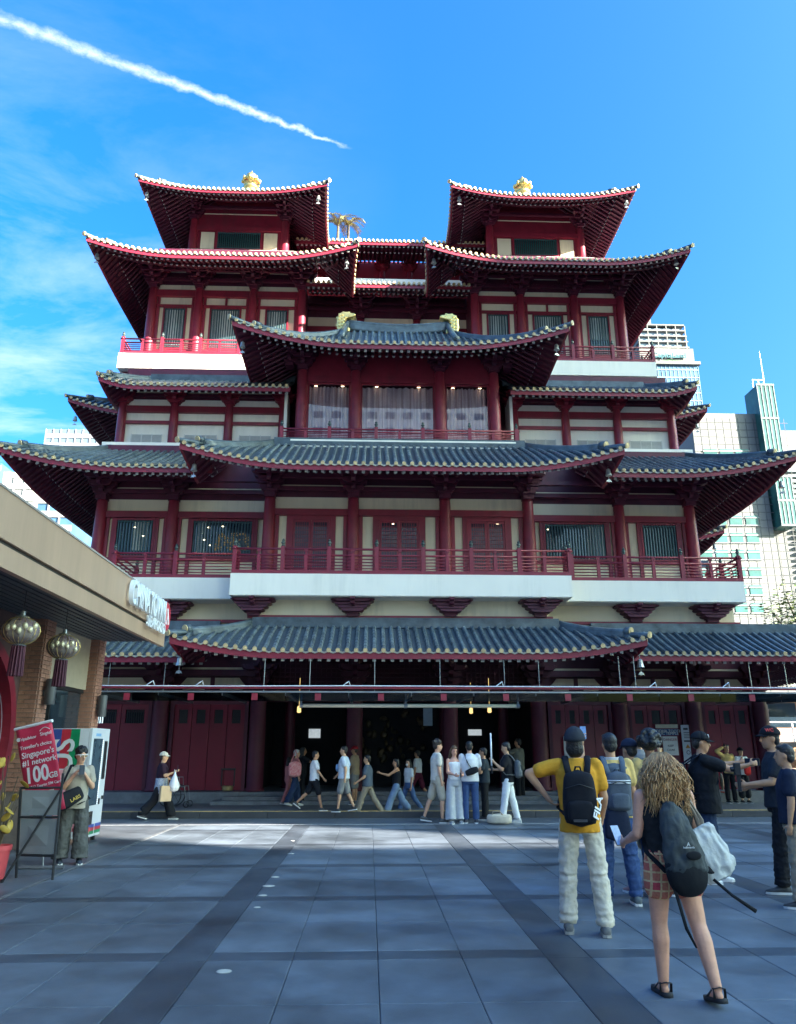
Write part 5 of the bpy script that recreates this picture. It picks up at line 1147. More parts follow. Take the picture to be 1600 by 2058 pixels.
# ================================================================== POSTER STANDS
pA = atZ(103, 1770); 
ST = thing('sign_stand', 'black folding A-frame stand with grey board, nearest on the left', 'sign stand', (pA.x-0.27, pA.y, 0), rz=0.18)
bars = [((0.27, 0, 0), (0.24, 0.05, 1.10)), ((-0.22, 0.28, 0), (-0.27, 0.10, 1.10)), ((-0.30, -0.10, 0), (0.24, 0.03, 1.08)), ((-0.27, 0.10, 1.10), (0.24, 0.05, 1.10)), ((-0.24, 0.23, 0.28), (0.262, 0.012, 0.28)), ((-0.25, 0.16, 0.74), (0.25, 0.033, 0.74)), ((0.24, 0.05, 1.10), (0.24, 0.05, 1.28)), ((-0.60, 0.5, 0.02), (-0.30, -0.08, 0.02))]
for a, b in bars: q = MB(); q.tube([a, b], 0.017, 6); q.build('bar', BLACK, ST)
for za, zb_ in ((0.30, 0.72), (0.76, 1.07)):
    def bp(u, z): 
        a, b = Vector((0.27, 0, 0)).lerp(Vector((0.24, 0.05, 1.10)), z/1.1), Vector((-0.22, 0.28, 0)).lerp(Vector((-0.27, 0.10, 1.10)), z/1.1); return b.lerp(a, u)
    q = MB(); vs = [bp(0.05, za), bp(0.95, za), bp(0.95, zb_), bp(0.05, zb_)]; o_ = Vector((0.005, 0.015, 0)); q.add(vs+[v+o_ for v in vs], [(0, 1, 2, 3), (7, 6, 5, 4), (0, 4, 5, 1), (1, 5, 6, 2), (2, 6, 7, 3), (3, 7, 4, 0)]); q.build('board', mat('grey_board', (0.20, 0.215, 0.23), 0.5, 0.08), ST)
# red banner (a hanging poster on a pole base, leaning)
BY_ = 11.7
tlp, trp, brp, blp = [atY(px_, py_, BY_+dy) for px_, py_, dy in ((32, 1466, 0.10), (103, 1449, -0.05), (121, 1640, -0.05), (60, 1640, 0.10))]
c0 = (blp+brp)/2
BN = thing('banner', 'red roll-up banner advertising a 100GB network card, leaning behind the stand', 'banner', (c0.x, c0.y, 0))
ux = (trp-tlp); Wb = ux.length; ux.normalize(); uz = (tlp-blp); Hb = uz.length; uz.normalize(); un = ux.cross(uz).normalized(); uz = un.cross(ux).normalized()
MBN = Matrix(((ux.x, uz.x, un.x, tlp.x-c0.x), (ux.y, uz.y, un.y, tlp.y-c0.y), (ux.z, uz.z, un.z, tlp.z), (0, 0, 0, 1)))
BR_ = mat('banner_red', (0.60, 0.035, 0.09), 0.45, 0.10, 4, 0.1, 6); 
q = MB(); nr = 12; rows = []
for i in range(nr+1): rows.append([MBN @ Vector((Wb*j/8+i/nr*0.10, -Hb*i/nr, 0.012*math.sin(j*1.3+i*0.4))) for j in range(9)])
q.grid(rows); o = q.build('cloth', BR_, BN, True); so = o.modifiers.new('solid', 'SOLIDIFY'); so.thickness = 0.004
q = MB(); q.tube([MBN @ Vector((-0.02, 0.0, 0.0)), MBN @ Vector((Wb+0.02, 0.0, 0.0))], 0.022, 8); q.build('top_rail', WPAINT, BN)
q = MB(); q.tube([MBN @ Vector((Wb*0.55, -Hb*0.9, -0.05)), Vector((0.02, 0.1, 0.0))], 0.012, 6); q.tube([Vector((-0.3, 0.1, 0.02)), Vector((0.3, 0.1, 0.02))], 0.03, 8); q.build('base', STEEL, BN)
def bt(s, size, u, v, bold=0.0, al='CENTER', m_=WPAINT, sx=1.0, nm='lettering', sh=0):
    t = text_obj(s, size, m_, nm, None, None, 0.001, al, bold, sx, sh); t.data.transform(MBN @ Matrix.Translation((Wb*u+0.10*v, -Hb*v, 0.020))); t.parent = BN; return t
bt('Tripadvisor', 0.062, 0.30, 0.135, 0.0005); bt('Singtel', 0.07, 0.82, 0.125, 0.0005); bt("Traveller's choice", 0.072, 0.5, 0.235, 0.0006); bt("Singapore's", 0.115, 0.52, 0.325, 0.0015); bt('#1 network', 0.112, 0.52, 0.415, 0.0015); bt('100', 0.30, 0.40, 0.565, 0.008, sx=0.86); bt('GB', 0.11, 0.84, 0.605, 0.002); bt('$12 Tourist SIM Card', 0.055, 0.60, 0.69, 0.0005)
q = MB(); q.lathe([(0.028, 0), (0.028, 0.003)], 14, M=MBN @ Matrix.Translation((Wb*0.07, -Hb*0.13, 0.018))); q.tube([MBN @ Vector((Wb*0.68+Wb*0.28*j/8, -Hb*(0.085-0.03*math.sin(PI*j/8)), 0.02)) for j in range(9)], 0.005, 5); q.build('logo_marks', WPAINT, BN)
q = MB(); q.box(Wb*0.08, Wb*0.42, -Hb*0.735, -Hb*0.729, 0.018, 0.021, M=MBN); q.build('rule', WPAINT, BN)
q = MB(); q.box(Wb*0.22, Wb*0.92, -Hb*0.93, -Hb*0.76, 0.016, 0.020, M=MBN); cardo = q.build('printed_card', mat('card_cream', (0.72, 0.68, 0.55), 0.5), BN)
q = MB()
for k in range(4): q.box(Wb*(0.38+0.12*k), Wb*(0.43+0.12*k), -Hb*0.92, -Hb*(0.80+0.02*(k % 2)), 0.0205, 0.0225, M=MBN)
q.build('card_print', BLACK, cardo)
# second pink poster stand behind the young man
pq = atZ(128, 1715); PS = thing('poster_stand', 'lower pink poster board half hidden behind the black stand', 'poster', (pq.x-0.05, pq.y+0.35, 0))
q = MB(); q.box(-0.32, 0.14, 0, 0.02, 0.28, 1.25); q.build('board', mat('poster_pink', (0.62, 0.12, 0.18), 0.5, 0.35, 14, c2=(0.8, 0.5, 0.5)), PS); q = MB(); q.box(-0.30, -0.26, -0.01, 0.03, 0, 0.3); q.box(0.06, 0.10, -0.01, 0.03, 0, 0.3); q.build('legs', BLACK, PS)
# ================================================================== POTS
POT = mat('red_plastic_pot', (0.55, 0.07, 0.08), 0.45, 0.12)
def pot(p, h, r, label):
    o = thing('flower_pot', label, 'pot', (p.x, p.y, 0), group='red plastic pots'); q = MB(); q.lathe([(r*0.72, 0), (r*0.95, h*0.86), (r*1.05, h*0.86), (r*1.06, h), (r*0.95, h), (r*0.9, h*0.9)], 18); q.build('pot', POT, o, 'auto'); q = MB(); q.lathe([(r*0.93, h*0.88), (r*0.5, h*0.91)], 14); q.build('soil', mat('soil', (0.04, 0.03, 0.02), 0.9), o); return o
pot_b = atZ(158, 1712); po = pot(pot_b, 0.36, 0.13, 'red pot with bare stems before the vending machine')
q = MB()
for k in range(7): a = k*0.9; q.tube([(0, 0, 0.3), (0.05*math.cos(a), 0.05*math.sin(a), 0.5), (0.14*math.cos(a), 0.14*math.sin(a), 0.55+0.05*(k % 3))], 0.006, 5)
q.build('stems', BARK, po)
pot_c = atZ(-14, 1772); po = pot(pot_c, 0.42, 0.16, 'red pot with yellow leaved plant cut by the left edge')
q = MB(); rnd = random.Random(5); lf = []
for k in range(9):
    a = rnd.uniform(0, 6.28); e = Vector((0.17*math.cos(a), 0.17*math.sin(a), rnd.uniform(0.7, 1.55))); q.tube([(0, 0, 0.38), (e.x*0.3, e.y*0.3, e.z*0.6), e], [0.012, 0.009, 0.005], 5); lf += [e, Vector((e.x*0.6, e.y*0.6, e.z*0.75))]
q.build('stems', BARK, po)
YL = mat('yellow_leaf', (0.42, 0.28, 0.04), 0.5, 0.3, 9)
q = MB(); q.ell((0, 0, 0), (0.045, 0.008, 0.075), 8, 6); lm = q.mesh('leaf', YL, True)
for k in range(18):
    e = rnd.choice(lf); o = inst(lm, 'leaf', po, e+Vector((rnd.gauss(0, .06), rnd.gauss(0, .06), rnd.gauss(0, .08)))); o.rotation_euler = (rnd.uniform(-1, 1), rnd.uniform(-1, 1), rnd.uniform(0, 6))
# ================================================================== things at the temple doors
ib = atZ(456, 1612, 0.15); IB = thing('incense_burner', 'small stone incense stand with red sticks by the closed red door', 'incense burner', (ib.x, ib.y, 0.15))
q = MB(); q.box(-0.20, 0.20, -0.15, 0.15, 0, 0.28); q.build('pedestal', mat('sandstone', (0.42, 0.33, 0.25), 0.8, 0.2), IB, bevel=0.01); q = MB(); q.lathe([(0.10, 0.28), (0.16, 0.32), (0.17, 0.42), (0.13, 0.44)], 14); q.build('bowl', mat('brass_old', (0.45, 0.34, 0.16), 0.5, metal=0.5), IB, 'auto')
q = MB(); q.box(-0.19, 0.19, 0.08, 0.12, 0.42, 0.85); q.box(-0.2, 0.2, -0.1, 0.12, 0.85, 0.90); q.box(-0.19, -0.16, -0.08, 0.08, 0.42, 0.85); q.box(0.16, 0.19, -0.08, 0.08, 0.42, 0.85); q.build('hood', BLACK, IB)
q = MB()
for k in range(7): q.tube([(-0.06+0.02*k, -0.02, 0.42), (-0.07+0.023*k, -0.02, 0.70)], 0.008, 5)
q.build('sticks', mat('incense_red', (0.6, 0.08, 0.05), 0.6), IB)
def board(px0, px1, py0, py1, label, col, lines, cat='notice board'):
    Yb = GY-0.12; a, b = atY(px0, py1, Yb), atY(px1, py0, Yb); o = thing('notice_board', label, cat, ((a.x+b.x)/2, Yb, a.z))
    w, h = (b.x-a.x), (b.z-a.z); q = MB(); q.box(-w/2, w/2, 0, 0.02, 0, h); q.build('board', col, o)
    for (s, u, v, size, m_) in lines:
        t = text_obj(s, size, m_, 'lettering', None, None, 0.002); t.data.transform(Matrix.Translation((w*(u-0.5), -0.008, h*(1-v))) @ Matrix.Rotation(PI/2, 4, 'X')); t.parent = o
    return o, w, h
NAVY = mat('sign_navy', (0.02, 0.06, 0.20), 0.5); PAPER = mat('notice_paper', (0.62, 0.64, 0.66), 0.6, 0.05); INK = mat('notice_ink', (0.03, 0.03, 0.04), 0.6); RINK = mat('danger_ink', (0.25, 0.05, 0.05), 0.6); CRM = mat('header_cream', (0.55, 0.50, 0.40), 0.6)
board(1318, 1362, 1465, 1478, 'blue board with temple name under a cream header on the right door', NAVY, [('BUDDHA TOOTH', 0.5, 0.35, 0.11, PAPER), ('RELIC TEMPLE', 0.5, 0.72, 0.11, PAPER)])
o, w, h = board(1318, 1362, 1456, 1463.5, 'cream header strip above the blue name board', CRM, [])
o, w, h = board(1335, 1361, 1480, 1518, 'white danger notice below the blue name board', PAPER, [('DANGER', 0.5, 0.18, 0.10, RINK), ('KEEP', 0.5, 0.5, 0.08, INK), ('CLEAR', 0.5, 0.72, 0.08, INK)])
o, w, h = board(1376, 1412, 1457, 1535, 'tall grey notice board with rules and symbols on the right door', PAPER, [])
q = MB()
for k in range(7): q.box(-w*0.1 if k < 3 else -w*0.4, w*0.42, -0.006, 0.0, h*(0.93-0.045*k), h*(0.945-0.045*k))
q.box(-w*0.42, w*0.44, -0.007, 0, h*0.56, h*0.60); q.box(-w*0.4, -w*0.2, -0.006, 0, h*0.87, h*0.92)
for k in range(3): q.box(-w*0.1, w*0.4, -0.006, 0, h*(0.44-0.15*k), h*(0.455-0.15*k))
q.build('print', INK, o)
q = MB(); q.prism([(-w*0.38, h*0.40), (-w*0.16, h*0.40), (-w*0.27, h*0.50)], -0.006, 0); q.build('warning_triangle', mat('warn_orange', (0.6, 0.25, 0.03), 0.6), o)
q = MB(); q.tube([(-w*0.27+0.05*math.cos(t*0.4), -0.004, h*0.29+0.05*math.sin(t*0.4)) for t in range(17)], 0.008, 4); q.build('no_entry_ring', INK, o)
board(1135, 1149, 1480, 1525, 'white notice beside the head of the man in the dark cap', PAPER, [])
# wheelchair parked by the closed door
wc = atZ(336, 1622, 0.15); WCx = thing('wheelchair', 'dark folded wheelchair by the red door behind the walker in a cap', 'wheelchair', (wc.x+0.1, wc.y, 0.15))
for sy in (-0.25, 0.25):
    q = MB(); q.tube([(0.28*math.cos(2*PI*j/24), sy, 0.29+0.28*math.sin(2*PI*j/24)) for j in range(25)], 0.018, 6)
    for j in range(6): q.tube([(0, sy, 0.29), (0.27*math.cos(j*1.05), sy, 0.29+0.27*math.sin(j*1.05))], 0.005, 4)
    q.build('wheel', BLACK, WCx)
    q = MB(); q.tube([(0.42, sy*0.8, 0.08+0.08*math.sin(2*PI*j/12)) if False else (0.42+0.07*math.cos(2*PI*j/12), sy*0.8, 0.075+0.07*math.sin(2*PI*j/12)) for j in range(13)], 0.014, 5); q.build('caster', BLACK, WCx)
    q = MB(); q.tube([(-0.22, sy*0.9, 0.95), (-0.2, sy*0.9, 0.5), (0.35, sy*0.9, 0.5), (0.42, sy*0.9, 0.15)], 0.014, 6); q.tube([(-0.2, sy*0.9, 0.72), (0.2, sy*0.9, 0.72), (0.22, sy*0.9, 0.5)], 0.012, 6); q.build('side_frame', STEEL, WCx)
q = MB(); q.box(-0.2, 0.28, -0.21, 0.21, 0.48, 0.52); q.build('seat', BLACK, WCx); q = MB(); q.box(-0.23, -0.19, -0.21, 0.21, 0.52, 0.93); q.build('backrest', BLACK, WCx)
# ================================================================== PEOPLE
def cloth(name, c, var=0.12, scale=9, bump=0.35, rough=0.85, c2=None, bscale=14):
    return mat('cloth_'+name, c, rough, var, scale, bump, bscale, c2=c2, spec=0.2)
SKIN = {k: mat('skin_'+k, c, 0.5, 0.14, 9, 0.12, 60) for k, c in dict(light=(0.66, 0.36, 0.23), pink=(0.66, 0.33, 0.22), tan=(0.50, 0.26, 0.145), brown=(0.29, 0.14, 0.075), asian=(0.60, 0.34, 0.20)).items()}
HAIRM = {k: mat('hair_'+k, c, 0.45, 0.3, 25, 0.5, 60) for k, c in dict(black=(0.012, 0.011, 0.012), dark=(0.03, 0.02, 0.015), brown=(0.10, 0.055, 0.03), grey=(0.48, 0.47, 0.46), blond=(0.30, 0.19, 0.09)).items()}
TEX = bpy.data.textures.new('folds', 'CLOUDS'); TEX.noise_scale = 0.11; TEX.noise_depth = 3
TEX2 = bpy.data.textures.new('creases', 'CLOUDS'); TEX2.noise_scale = 0.055; TEX2.noise_depth = 2
EYE = mat('eye_dark', (0.015, 0.012, 0.012), 0.3); LIP = mat('lip', (0.30, 0.10, 0.09), 0.5)
def V(*a): return Vector(a)
def ring_loft(m, rings, n=18, mi=0):
    """rings: (centre, rx, ry, ux, uy)"""
    vs = []
    for c, rx, ry, ux, uy in rings:
        for j in range(n): t = 2*PI*j/n; vs.append(c+ux*rx*math.cos(t)+uy*ry*math.sin(t))
    k = len(rings); fs = [(i*n+j, i*n+(j+1) % n, (i+1)*n+(j+1) % n, (i+1)*n+j) for i in range(k-1) for j in range(n)]
    fs += [tuple(range(n-1, -1, -1)), tuple(range((k-1)*n, k*n))]; m.add(vs, fs, mi)
def fused(m, name, mt, parent, vox, smooth=4, fold=0.0):
    o = m.build(name, mt, parent, True)
    md = o.modifiers.new('fuse', 'REMESH'); md.mode = 'VOXEL'; md.voxel_size = vox; md.use_smooth_shade = True
    sm = o.modifiers.new('smooth', 'SMOOTH'); sm.factor = 0.5; sm.iterations = smooth
    if fold:
        dp = o.modifiers.new('folds', 'DISPLACE'); dp.texture = TEX; dp.strength = fold; dp.mid_level = 0.5; dp.texture_coords = 'LOCAL'
    return o
def rot_fwd(v, deg):          # swing a downward vector forward about x
    a = math.radians(deg); return Vector((v.x, v.y*math.cos(a)-v.z*math.sin(a), v.y*math.sin(a)+v.z*math.cos(a)))
DOWN = V(0, 0, -1)
REST = ((0.12, 0.0, -1), (0.05, 0.18, -1))
PEOPLE = []
def person(label, px, py, head_y, heading, base=0.0, skin='asian', hair=('short', 'black'), top=('cream', 'tee'), bottom=('khaki', 'pants'), shoes=(0.05, 0.05, 0.06), armL=REST, armR=REST, legL=(0, 0, 2), legR=(0, 0, 2), lean=0, head=(0, 0), near=False, slim=1.0, hat=None, H=None, at=None, curl=0.6, sole=None, group=None, hem=None, shirt_open=None, big=1.0, legw=1.0):
    p = at if at is not None else atZ(px, py, base); X_, Y_ = p.x, p.y
    if H is None: H = atY(px, head_y, Y_).z-base
    s = H/1.74
    root = thing('person', label, 'person', (X_, Y_, base), -math.radians(heading), group)
    vox = (0.0105 if near else 0.017)
    # skeleton
    def leg(sg, L):
        f, k, sd = L; th = rot_fwd(DOWN, f); th = (th+V(sg*math.sin(math.radians(sd)), 0, 0)).normalized(); sh = rot_fwd(DOWN, f-k); sh = (sh+V(sg*math.sin(math.radians(sd))*0.6, 0, 0)).normalized()
        hip = V(sg*0.092, 0, 0); kn = hip+th*0.435; an = kn+sh*0.42; return hip, kn, an
    lL, lR = leg(-1, legL), leg(1, legR)
    hz = -min(lL[2].z, lR[2].z)+0.085
    up = V(0, 0, 1); ln = math.radians(lean); U = V(0, math.sin(ln), math.cos(ln)); Fw = V(0, math.cos(ln), -math.sin(ln)); Rt = V(1, 0, 0)
    def S_(v): return v*s
    O = V(0, 0, hz)
    def tp(x, y, z): return O+Rt*x+Fw*y+U*z
    legs = [tuple(O+q for q in L) for L in (lL, lR)]
    shw = 0.172*slim*(0.5+0.5*big)
    def arm(sg, A):
        u = V(*A[0]); f = V(*A[1]); u = V(sg*u.x, u.y, u.z).normalized(); f = V(sg*f.x, f.y, f.z).normalized()
        sh = tp(sg*shw, 0, 0.475); el = sh+u*0.285; wr = el+f*0.245; return sh, el, wr, f
    arms = [arm(-1, armL), arm(1, armR)]
    hc = tp(0, 0.015, 0.685); hy, hp = math.radians(head[0]), math.radians(head[1])
    HM = Matrix.Translation(hc*s) @ Rz(-hy) @ Matrix.Rotation(hp, 4, 'X') @ Matrix.Scale(s, 4)
    sm = SKIN[skin]
    def torso(m, e, zs, fl=1.0):
        prof = [(-0.10, 0.165, 0.115), (0.0, 0.165, 0.118), (0.10, 0.142, 0.105), (0.20, 0.148, 0.108), (0.32, 0.168, 0.118), (0.42, 0.178, 0.112), (0.475, 0.150, 0.092), (0.515, 0.085, 0.07), (0.53, 0.07, 0.065)]
        rings = []
        for z, rx, ry in prof:
            if z < zs[0]-1e-6 or z > zs[1]+1e-6: continue
            f_ = fl if z < 0.15 else 1+(fl-1)*max(0, (0.35-z)/0.2)*0.5 if z < 0.35 else 1
            bb = big if z < 0.4 else 1
            rings.append((S_(tp(0, 0, z)), (rx*slim*bb+e)*s*f_, (ry*bb+e)*s*f_, Rt, Fw))
        ring_loft(m, rings)
    # ---- body: one continuous mesh
    m = MB(); torso(m, 0.0, (-0.10, 0.53)); m.cap2(S_(tp(0, 0.0, 0.50)), S_(tp(0, 0.012, 0.62)), 0.055*s, 0.052*s, 12)
    R3 = HM.to_3x3(); ux, uy = R3 @ V(1, 0, 0)/s, R3 @ V(0, 1, 0)/s
    ring_loft(m, [(HM @ V(0, yy, z), rx*s, ry*s, ux, uy) for z, rx, ry, yy in ((-0.12, 0.026, 0.026, 0.050), (-0.108, 0.042, 0.045, 0.042), (-0.08, 0.056, 0.066, 0.026), (-0.04, 0.067, 0.083, 0.010), (0.01, 0.073, 0.094, 0.0), (0.055, 0.074, 0.095, -0.004), (0.09, 0.060, 0.078, -0.010), (0.112, 0.035, 0.045, -0.012), (0.119, 0.012, 0.016, -0.012))], 16)
    m.cap2(HM @ V(0, 0.092, 0.01), HM @ V(0, 0.112, -0.028), 0.010*s, 0.015*s, 8); m.ell(HM @ V(0, 0.083, -0.062), 0.022*s, 8, 6); m.ell(HM @ V(0, 0.088, 0.022), (0.04*s, 0.012*s, 0.012*s), 8, 5, M=R3.to_4x4())
    for sg in (-1, 1): m.ell(HM @ V(sg*0.074, -0.005, -0.01), (0.012*s, 0.022*s, 0.032*s), 8, 6, M=R3.to_4x4())
    for sg, (sh, el, wr, f) in zip((-1, 1), arms):
        bg_ = 0.75+0.25*big if big > 1 else 1
        m.cap2(S_(sh), S_(el), 0.052*s*bg_*slim, 0.040*s*bg_, 10); m.cap2(S_(el), S_(el.lerp(wr, 0.35)), 0.041*s*bg_, 0.040*s*bg_, 10); m.cap2(S_(el.lerp(wr, 0.3)), S_(wr), 0.039*s, 0.026*s, 10)
        # hand: palm, four fingers of unequal length, thumb from the side of the palm
        d = f.normalized(); nrm = (V(-sg*1.0, 0.15, 0.1)-d*(V(-sg*1.0, 0.15, 0.1).dot(d)))
        if nrm.length < 0.2: nrm = V(0, 0, -1)-d*(V(0, 0, -1).dot(d))
        nrm.normalize(); wd = d.cross(nrm).normalized()
        if wd.z < -0.2 or (abs(wd.z) <= 0.2 and wd.y < 0): wd = -wd          # thumb side up or forward
        c = wr+d*0.048; m.cap2(S_(wr), S_(wr+d*0.05), 0.024*s, 0.026*s, 8)
        m.ell(S_(c), (0.040*s, 0.017*s, 0.048*s), 8, 6, M=Matrix((wd, nrm, d)).transposed().to_4x4())
        fr = 0.0088 if near else 0.0105
        for i, ln_ in enumerate((0.068, 0.078, 0.073, 0.058)):
            b0 = c+d*0.040+wd*(0.027-0.018*i); k1 = b0+(d*math.cos(curl)+nrm*math.sin(curl))*ln_*0.5; k2 = k1+(d*math.cos(curl*2.1)+nrm*math.sin(curl*2.1))*ln_*0.5
            m.cap2(S_(b0), S_(k1), fr*s, fr*s*0.95, 7); m.cap2(S_(k1), S_(k2), fr*s*0.95, fr*s*0.8, 7)
        b0 = c-d*0.015+wd*0.032; k1 = b0+(wd*0.7+d*0.6+nrm*0.35).normalized()*0.038; k2 = k1+(d*0.85+nrm*0.5).normalized()*0.032; m.cap2(S_(b0), S_(k1), 0.0115*s, 0.010*s, 7); m.cap2(S_(k1), S_(k2), 0.010*s, 0.0085*s, 7)
    for hip, kn, an in legs:
        m.cap2(S_(hip), S_(hip.lerp(kn, 0.5)), 0.083*s*slim*legw, 0.070*s*legw, 12); m.cap2(S_(hip.lerp(kn, 0.5)), S_(kn), 0.069*s*legw, 0.052*s*legw, 12); m.cap2(S_(kn), S_(kn.lerp(an, 0.3)+V(0, -0.012, 0)), 0.049*s*legw, 0.054*s*legw, 10); m.cap2(S_(kn.lerp(an, 0.3)+V(0, -0.012, 0)), S_(an), 0.053*s*legw, 0.033*s*legw, 10)
    feet = []
    for (hip, kn, an) in legs:
        lift = an.z-0.085; pit = math.radians(max(-60, min(0, -lift*230))) if lift > 0.015 else 0.0
        FM = Matrix.Translation(S_(an)) @ Matrix.Rotation(pit, 4, 'X') @ Matrix.Scale(s, 4); feet.append(FM)
        m.cap2(FM @ V(0, -0.02, -0.045), FM @ V(0, 0.12, -0.058), 0.032*s, 0.026*s, 8)
    body = fused(m, 'body', sm, root, vox, 3)
    # ---- face
    q = MB()
    for sg in (-1, 1): q.ell(HM @ V(sg*0.030, 0.0865, 0.006), (0.0125*s, 0.006*s, 0.007*s), 8, 5, M=R3.to_4x4()); q.tube([HM @ V(sg*0.014, 0.098, 0.025), HM @ V(sg*0.032, 0.094, 0.030), HM @ V(sg*0.05, 0.082, 0.025)], 0.004*s, 5)
    q.build('eyes', EYE, root, True); q = MB(); q.ell(HM @ V(0, 0.101, -0.058), (0.020*s, 0.007*s, 0.006*s), 8, 5, M=R3.to_4x4()); q.build('mouth', LIP, root, True)
    # ---- shoes
    if shoes is not None:
        for FM in feet:
            q = MB(); R3f = FM.to_3x3()
            ring_loft(q, [(FM @ V(0, y, z), rx*s, rz*s, R3f @ V(1, 0, 0)/s, R3f @ V(0, 0, 1)/s) for y, z, rx, rz in ((-0.078, -0.045, 0.022, 0.022), (-0.068, -0.035, 0.038, 0.042), (-0.02, -0.028, 0.042, 0.052), (0.03, -0.036, 0.043, 0.044), (0.09, -0.050, 0.047, 0.030), (0.14, -0.056, 0.043, 0.023), (0.175, -0.060, 0.026, 0.016), (0.185, -0.064, 0.010, 0.008))], 14)
            shoe = q.build('shoe', mat('shoe_%.2f_%.2f_%.2f' % shoes, shoes, 0.6, 0.15, 12, 0.2, 30), root, True)
            q = MB(); out = [(0.0, -0.082), (0.036, -0.07), (0.040, 0.0), (0.047, 0.08), (0.044, 0.14), (0.022, 0.182), (-0.022, 0.182), (-0.044, 0.14), (-0.047, 0.08), (-0.040, 0.0), (-0.036, -0.07)]; k = len(out)
            vs = [FM @ V(x, y, -0.084) for x, y in out]+[FM @ V(x*1.02, y, -0.060) for x, y in out]; q.add(vs, [tuple(range(k)), tuple(range(2*k-1, k-1, -1))]+[(i, (i+1) % k, (i+1) % k+k, i+k) for i in range(k)])
            sc = sole or (0.7, 0.7, 0.68); q.build('sole', mat('sole_%.2f' % sc[0], sc, 0.7), shoe)
    fold = 0.020 if near else 0.014
    # ---- lower garment
    bc, bk = bottom[0], bottom[1]
    if bk != 'none':
        m = MB(); e = 0.018
        rings = [(S_(tp(0, 0, z)), (rx*slim*(big if z > 0 else 1)+e)*s, (ry*(big if z > -0.05 else 1)+e)*s, Rt, Fw) for z, rx, ry in ((-0.11, 0.158, 0.112), (-0.03, 0.168, 0.120), (0.05, 0.158, 0.112), (0.10, 0.148, 0.108))]
        if bk == 'skirt':
            rings = [(S_(tp(0, 0, z)), rx*s*slim, ry*s, Rt, Fw) for z, rx, ry in ((-0.38, 0.25, 0.20), (-0.2, 0.225, 0.17), (-0.03, 0.19, 0.14), (0.10, 0.165, 0.125))]
        ring_loft(m, rings)
        if bk != 'skirt':
            wdt = {'pants': (0.102, 0.080, 0.076), 'slim': (0.102, 0.080, 0.068), 'wide': (0.108, 0.110, 0.125), 'shorts': (0.104, 0.100, 0.100), 'short_shorts': (0.104, 0.108, 0.108), 'crop': (0.104, 0.105, 0.110)}[bk]
            for hip, kn, an in legs:
                if bk == 'shorts': m.cap2(S_(hip), S_(hip.lerp(kn, 0.92)), wdt[0]*s, wdt[1]*s*0.95, 12)
                elif bk == 'short_shorts': m.cap2(S_(hip+V(0, 0, 0.0)), S_(hip.lerp(kn, 0.42)), wdt[0]*s*1.08, wdt[1]*s*1.06, 14)
                elif bk == 'crop': m.cap2(S_(hip), S_(kn), wdt[0]*s, wdt[1]*s, 12); m.cap2(S_(kn), S_(kn.lerp(an, 0.62)), wdt[1]*s, wdt[2]*s, 12)
                else:
                    m.cap2(S_(hip), S_(hip.lerp(kn, 0.5)), wdt[0]*s*slim, (wdt[0]+wdt[1])/2*s, 12); m.cap2(S_(hip.lerp(kn, 0.5)), S_(kn), (wdt[0]+wdt[1])/2*s, wdt[1]*s, 12); e_ = kn.lerp(an, 0.93)
                    w1, w2 = wdt[1]*s, wdt[2]*s; tk_ = near and bk in ('pants', 'slim')
                    m.tube([S_(kn-(an-kn)*0.1), S_(kn+V(0, -0.01, 0)), S_(kn.lerp(an, 0.06)+V(0, 0.008, 0)), S_(kn.lerp(an, 0.14)+V(0, -0.008, 0)), S_(kn.lerp(an, 0.5)), S_(kn.lerp(an, 0.72)), S_(kn.lerp(an, 0.78)), S_(kn.lerp(an, 0.84)), S_(kn.lerp(an, 0.90)), S_(e_+V(0, 0.01, -0.012)), S_(e_+V(0, 0.012, -0.03))], [w1*0.8, w1*1.03, w1*0.95, w1*1.02, (w1+w2)/2, w2, w2*(1.12 if tk_ else 1), w2*(0.94 if tk_ else 1), w2*(1.15 if tk_ else 1), w2*1.0, w2*1.06], 16)
        nm = {'shorts': 'shorts', 'short_shorts': 'shorts', 'skirt': 'skirt'}.get(bk, 'trousers'); go = fused(m, nm, bc, root, vox, 4, fold*0.85)
        if near and bk in ('pants', 'slim', 'wide'):
            dp = go.modifiers.new('creases', 'DISPLACE'); dp.texture = TEX2; dp.strength = 0.007; dp.mid_level = 0.5; dp.texture_coords = 'LOCAL'
    # ---- upper garment
    tc_, tk = top[0], top[1]; lo = hem if hem is not None else -0.06
    m = MB(); e = 0.026 if tk not in ('tank', 'halter') else 0.016
    prof = [(lo, 0.172, 0.125), (0.02, 0.165, 0.120), (0.10, 0.152, 0.115), (0.20, 0.156, 0.115), (0.32, 0.172, 0.120), (0.42, 0.180, 0.112)]
    prof = [r for r in prof if r[0] >= lo-1e-6]
    if lo > 0.02: prof = [(lo, 0.155, 0.115)]+[r for r in prof if r[0] > lo+0.03]
    if tk in ('tank', 'halter'): prof += [(0.455, 0.115, 0.085), (0.48, 0.09, 0.07)] if tk == 'tank' else [(0.44, 0.10, 0.09), (0.47, 0.05, 0.06)]
    else: prof += [(0.475, 0.155, 0.094), (0.512, 0.09, 0.076), (0.535, 0.066, 0.066)]
    rings = [(S_(tp(0, 0, z)), (rx*slim*(big if z < 0.4 else 1)+e*(1 if z < 0.46 else 0.5))*s, (ry*(big if z < 0.4 else 1)+e*(1 if z < 0.46 else 0.5))*s, Rt, Fw) for z, rx, ry in prof]
    ring_loft(m, rings)
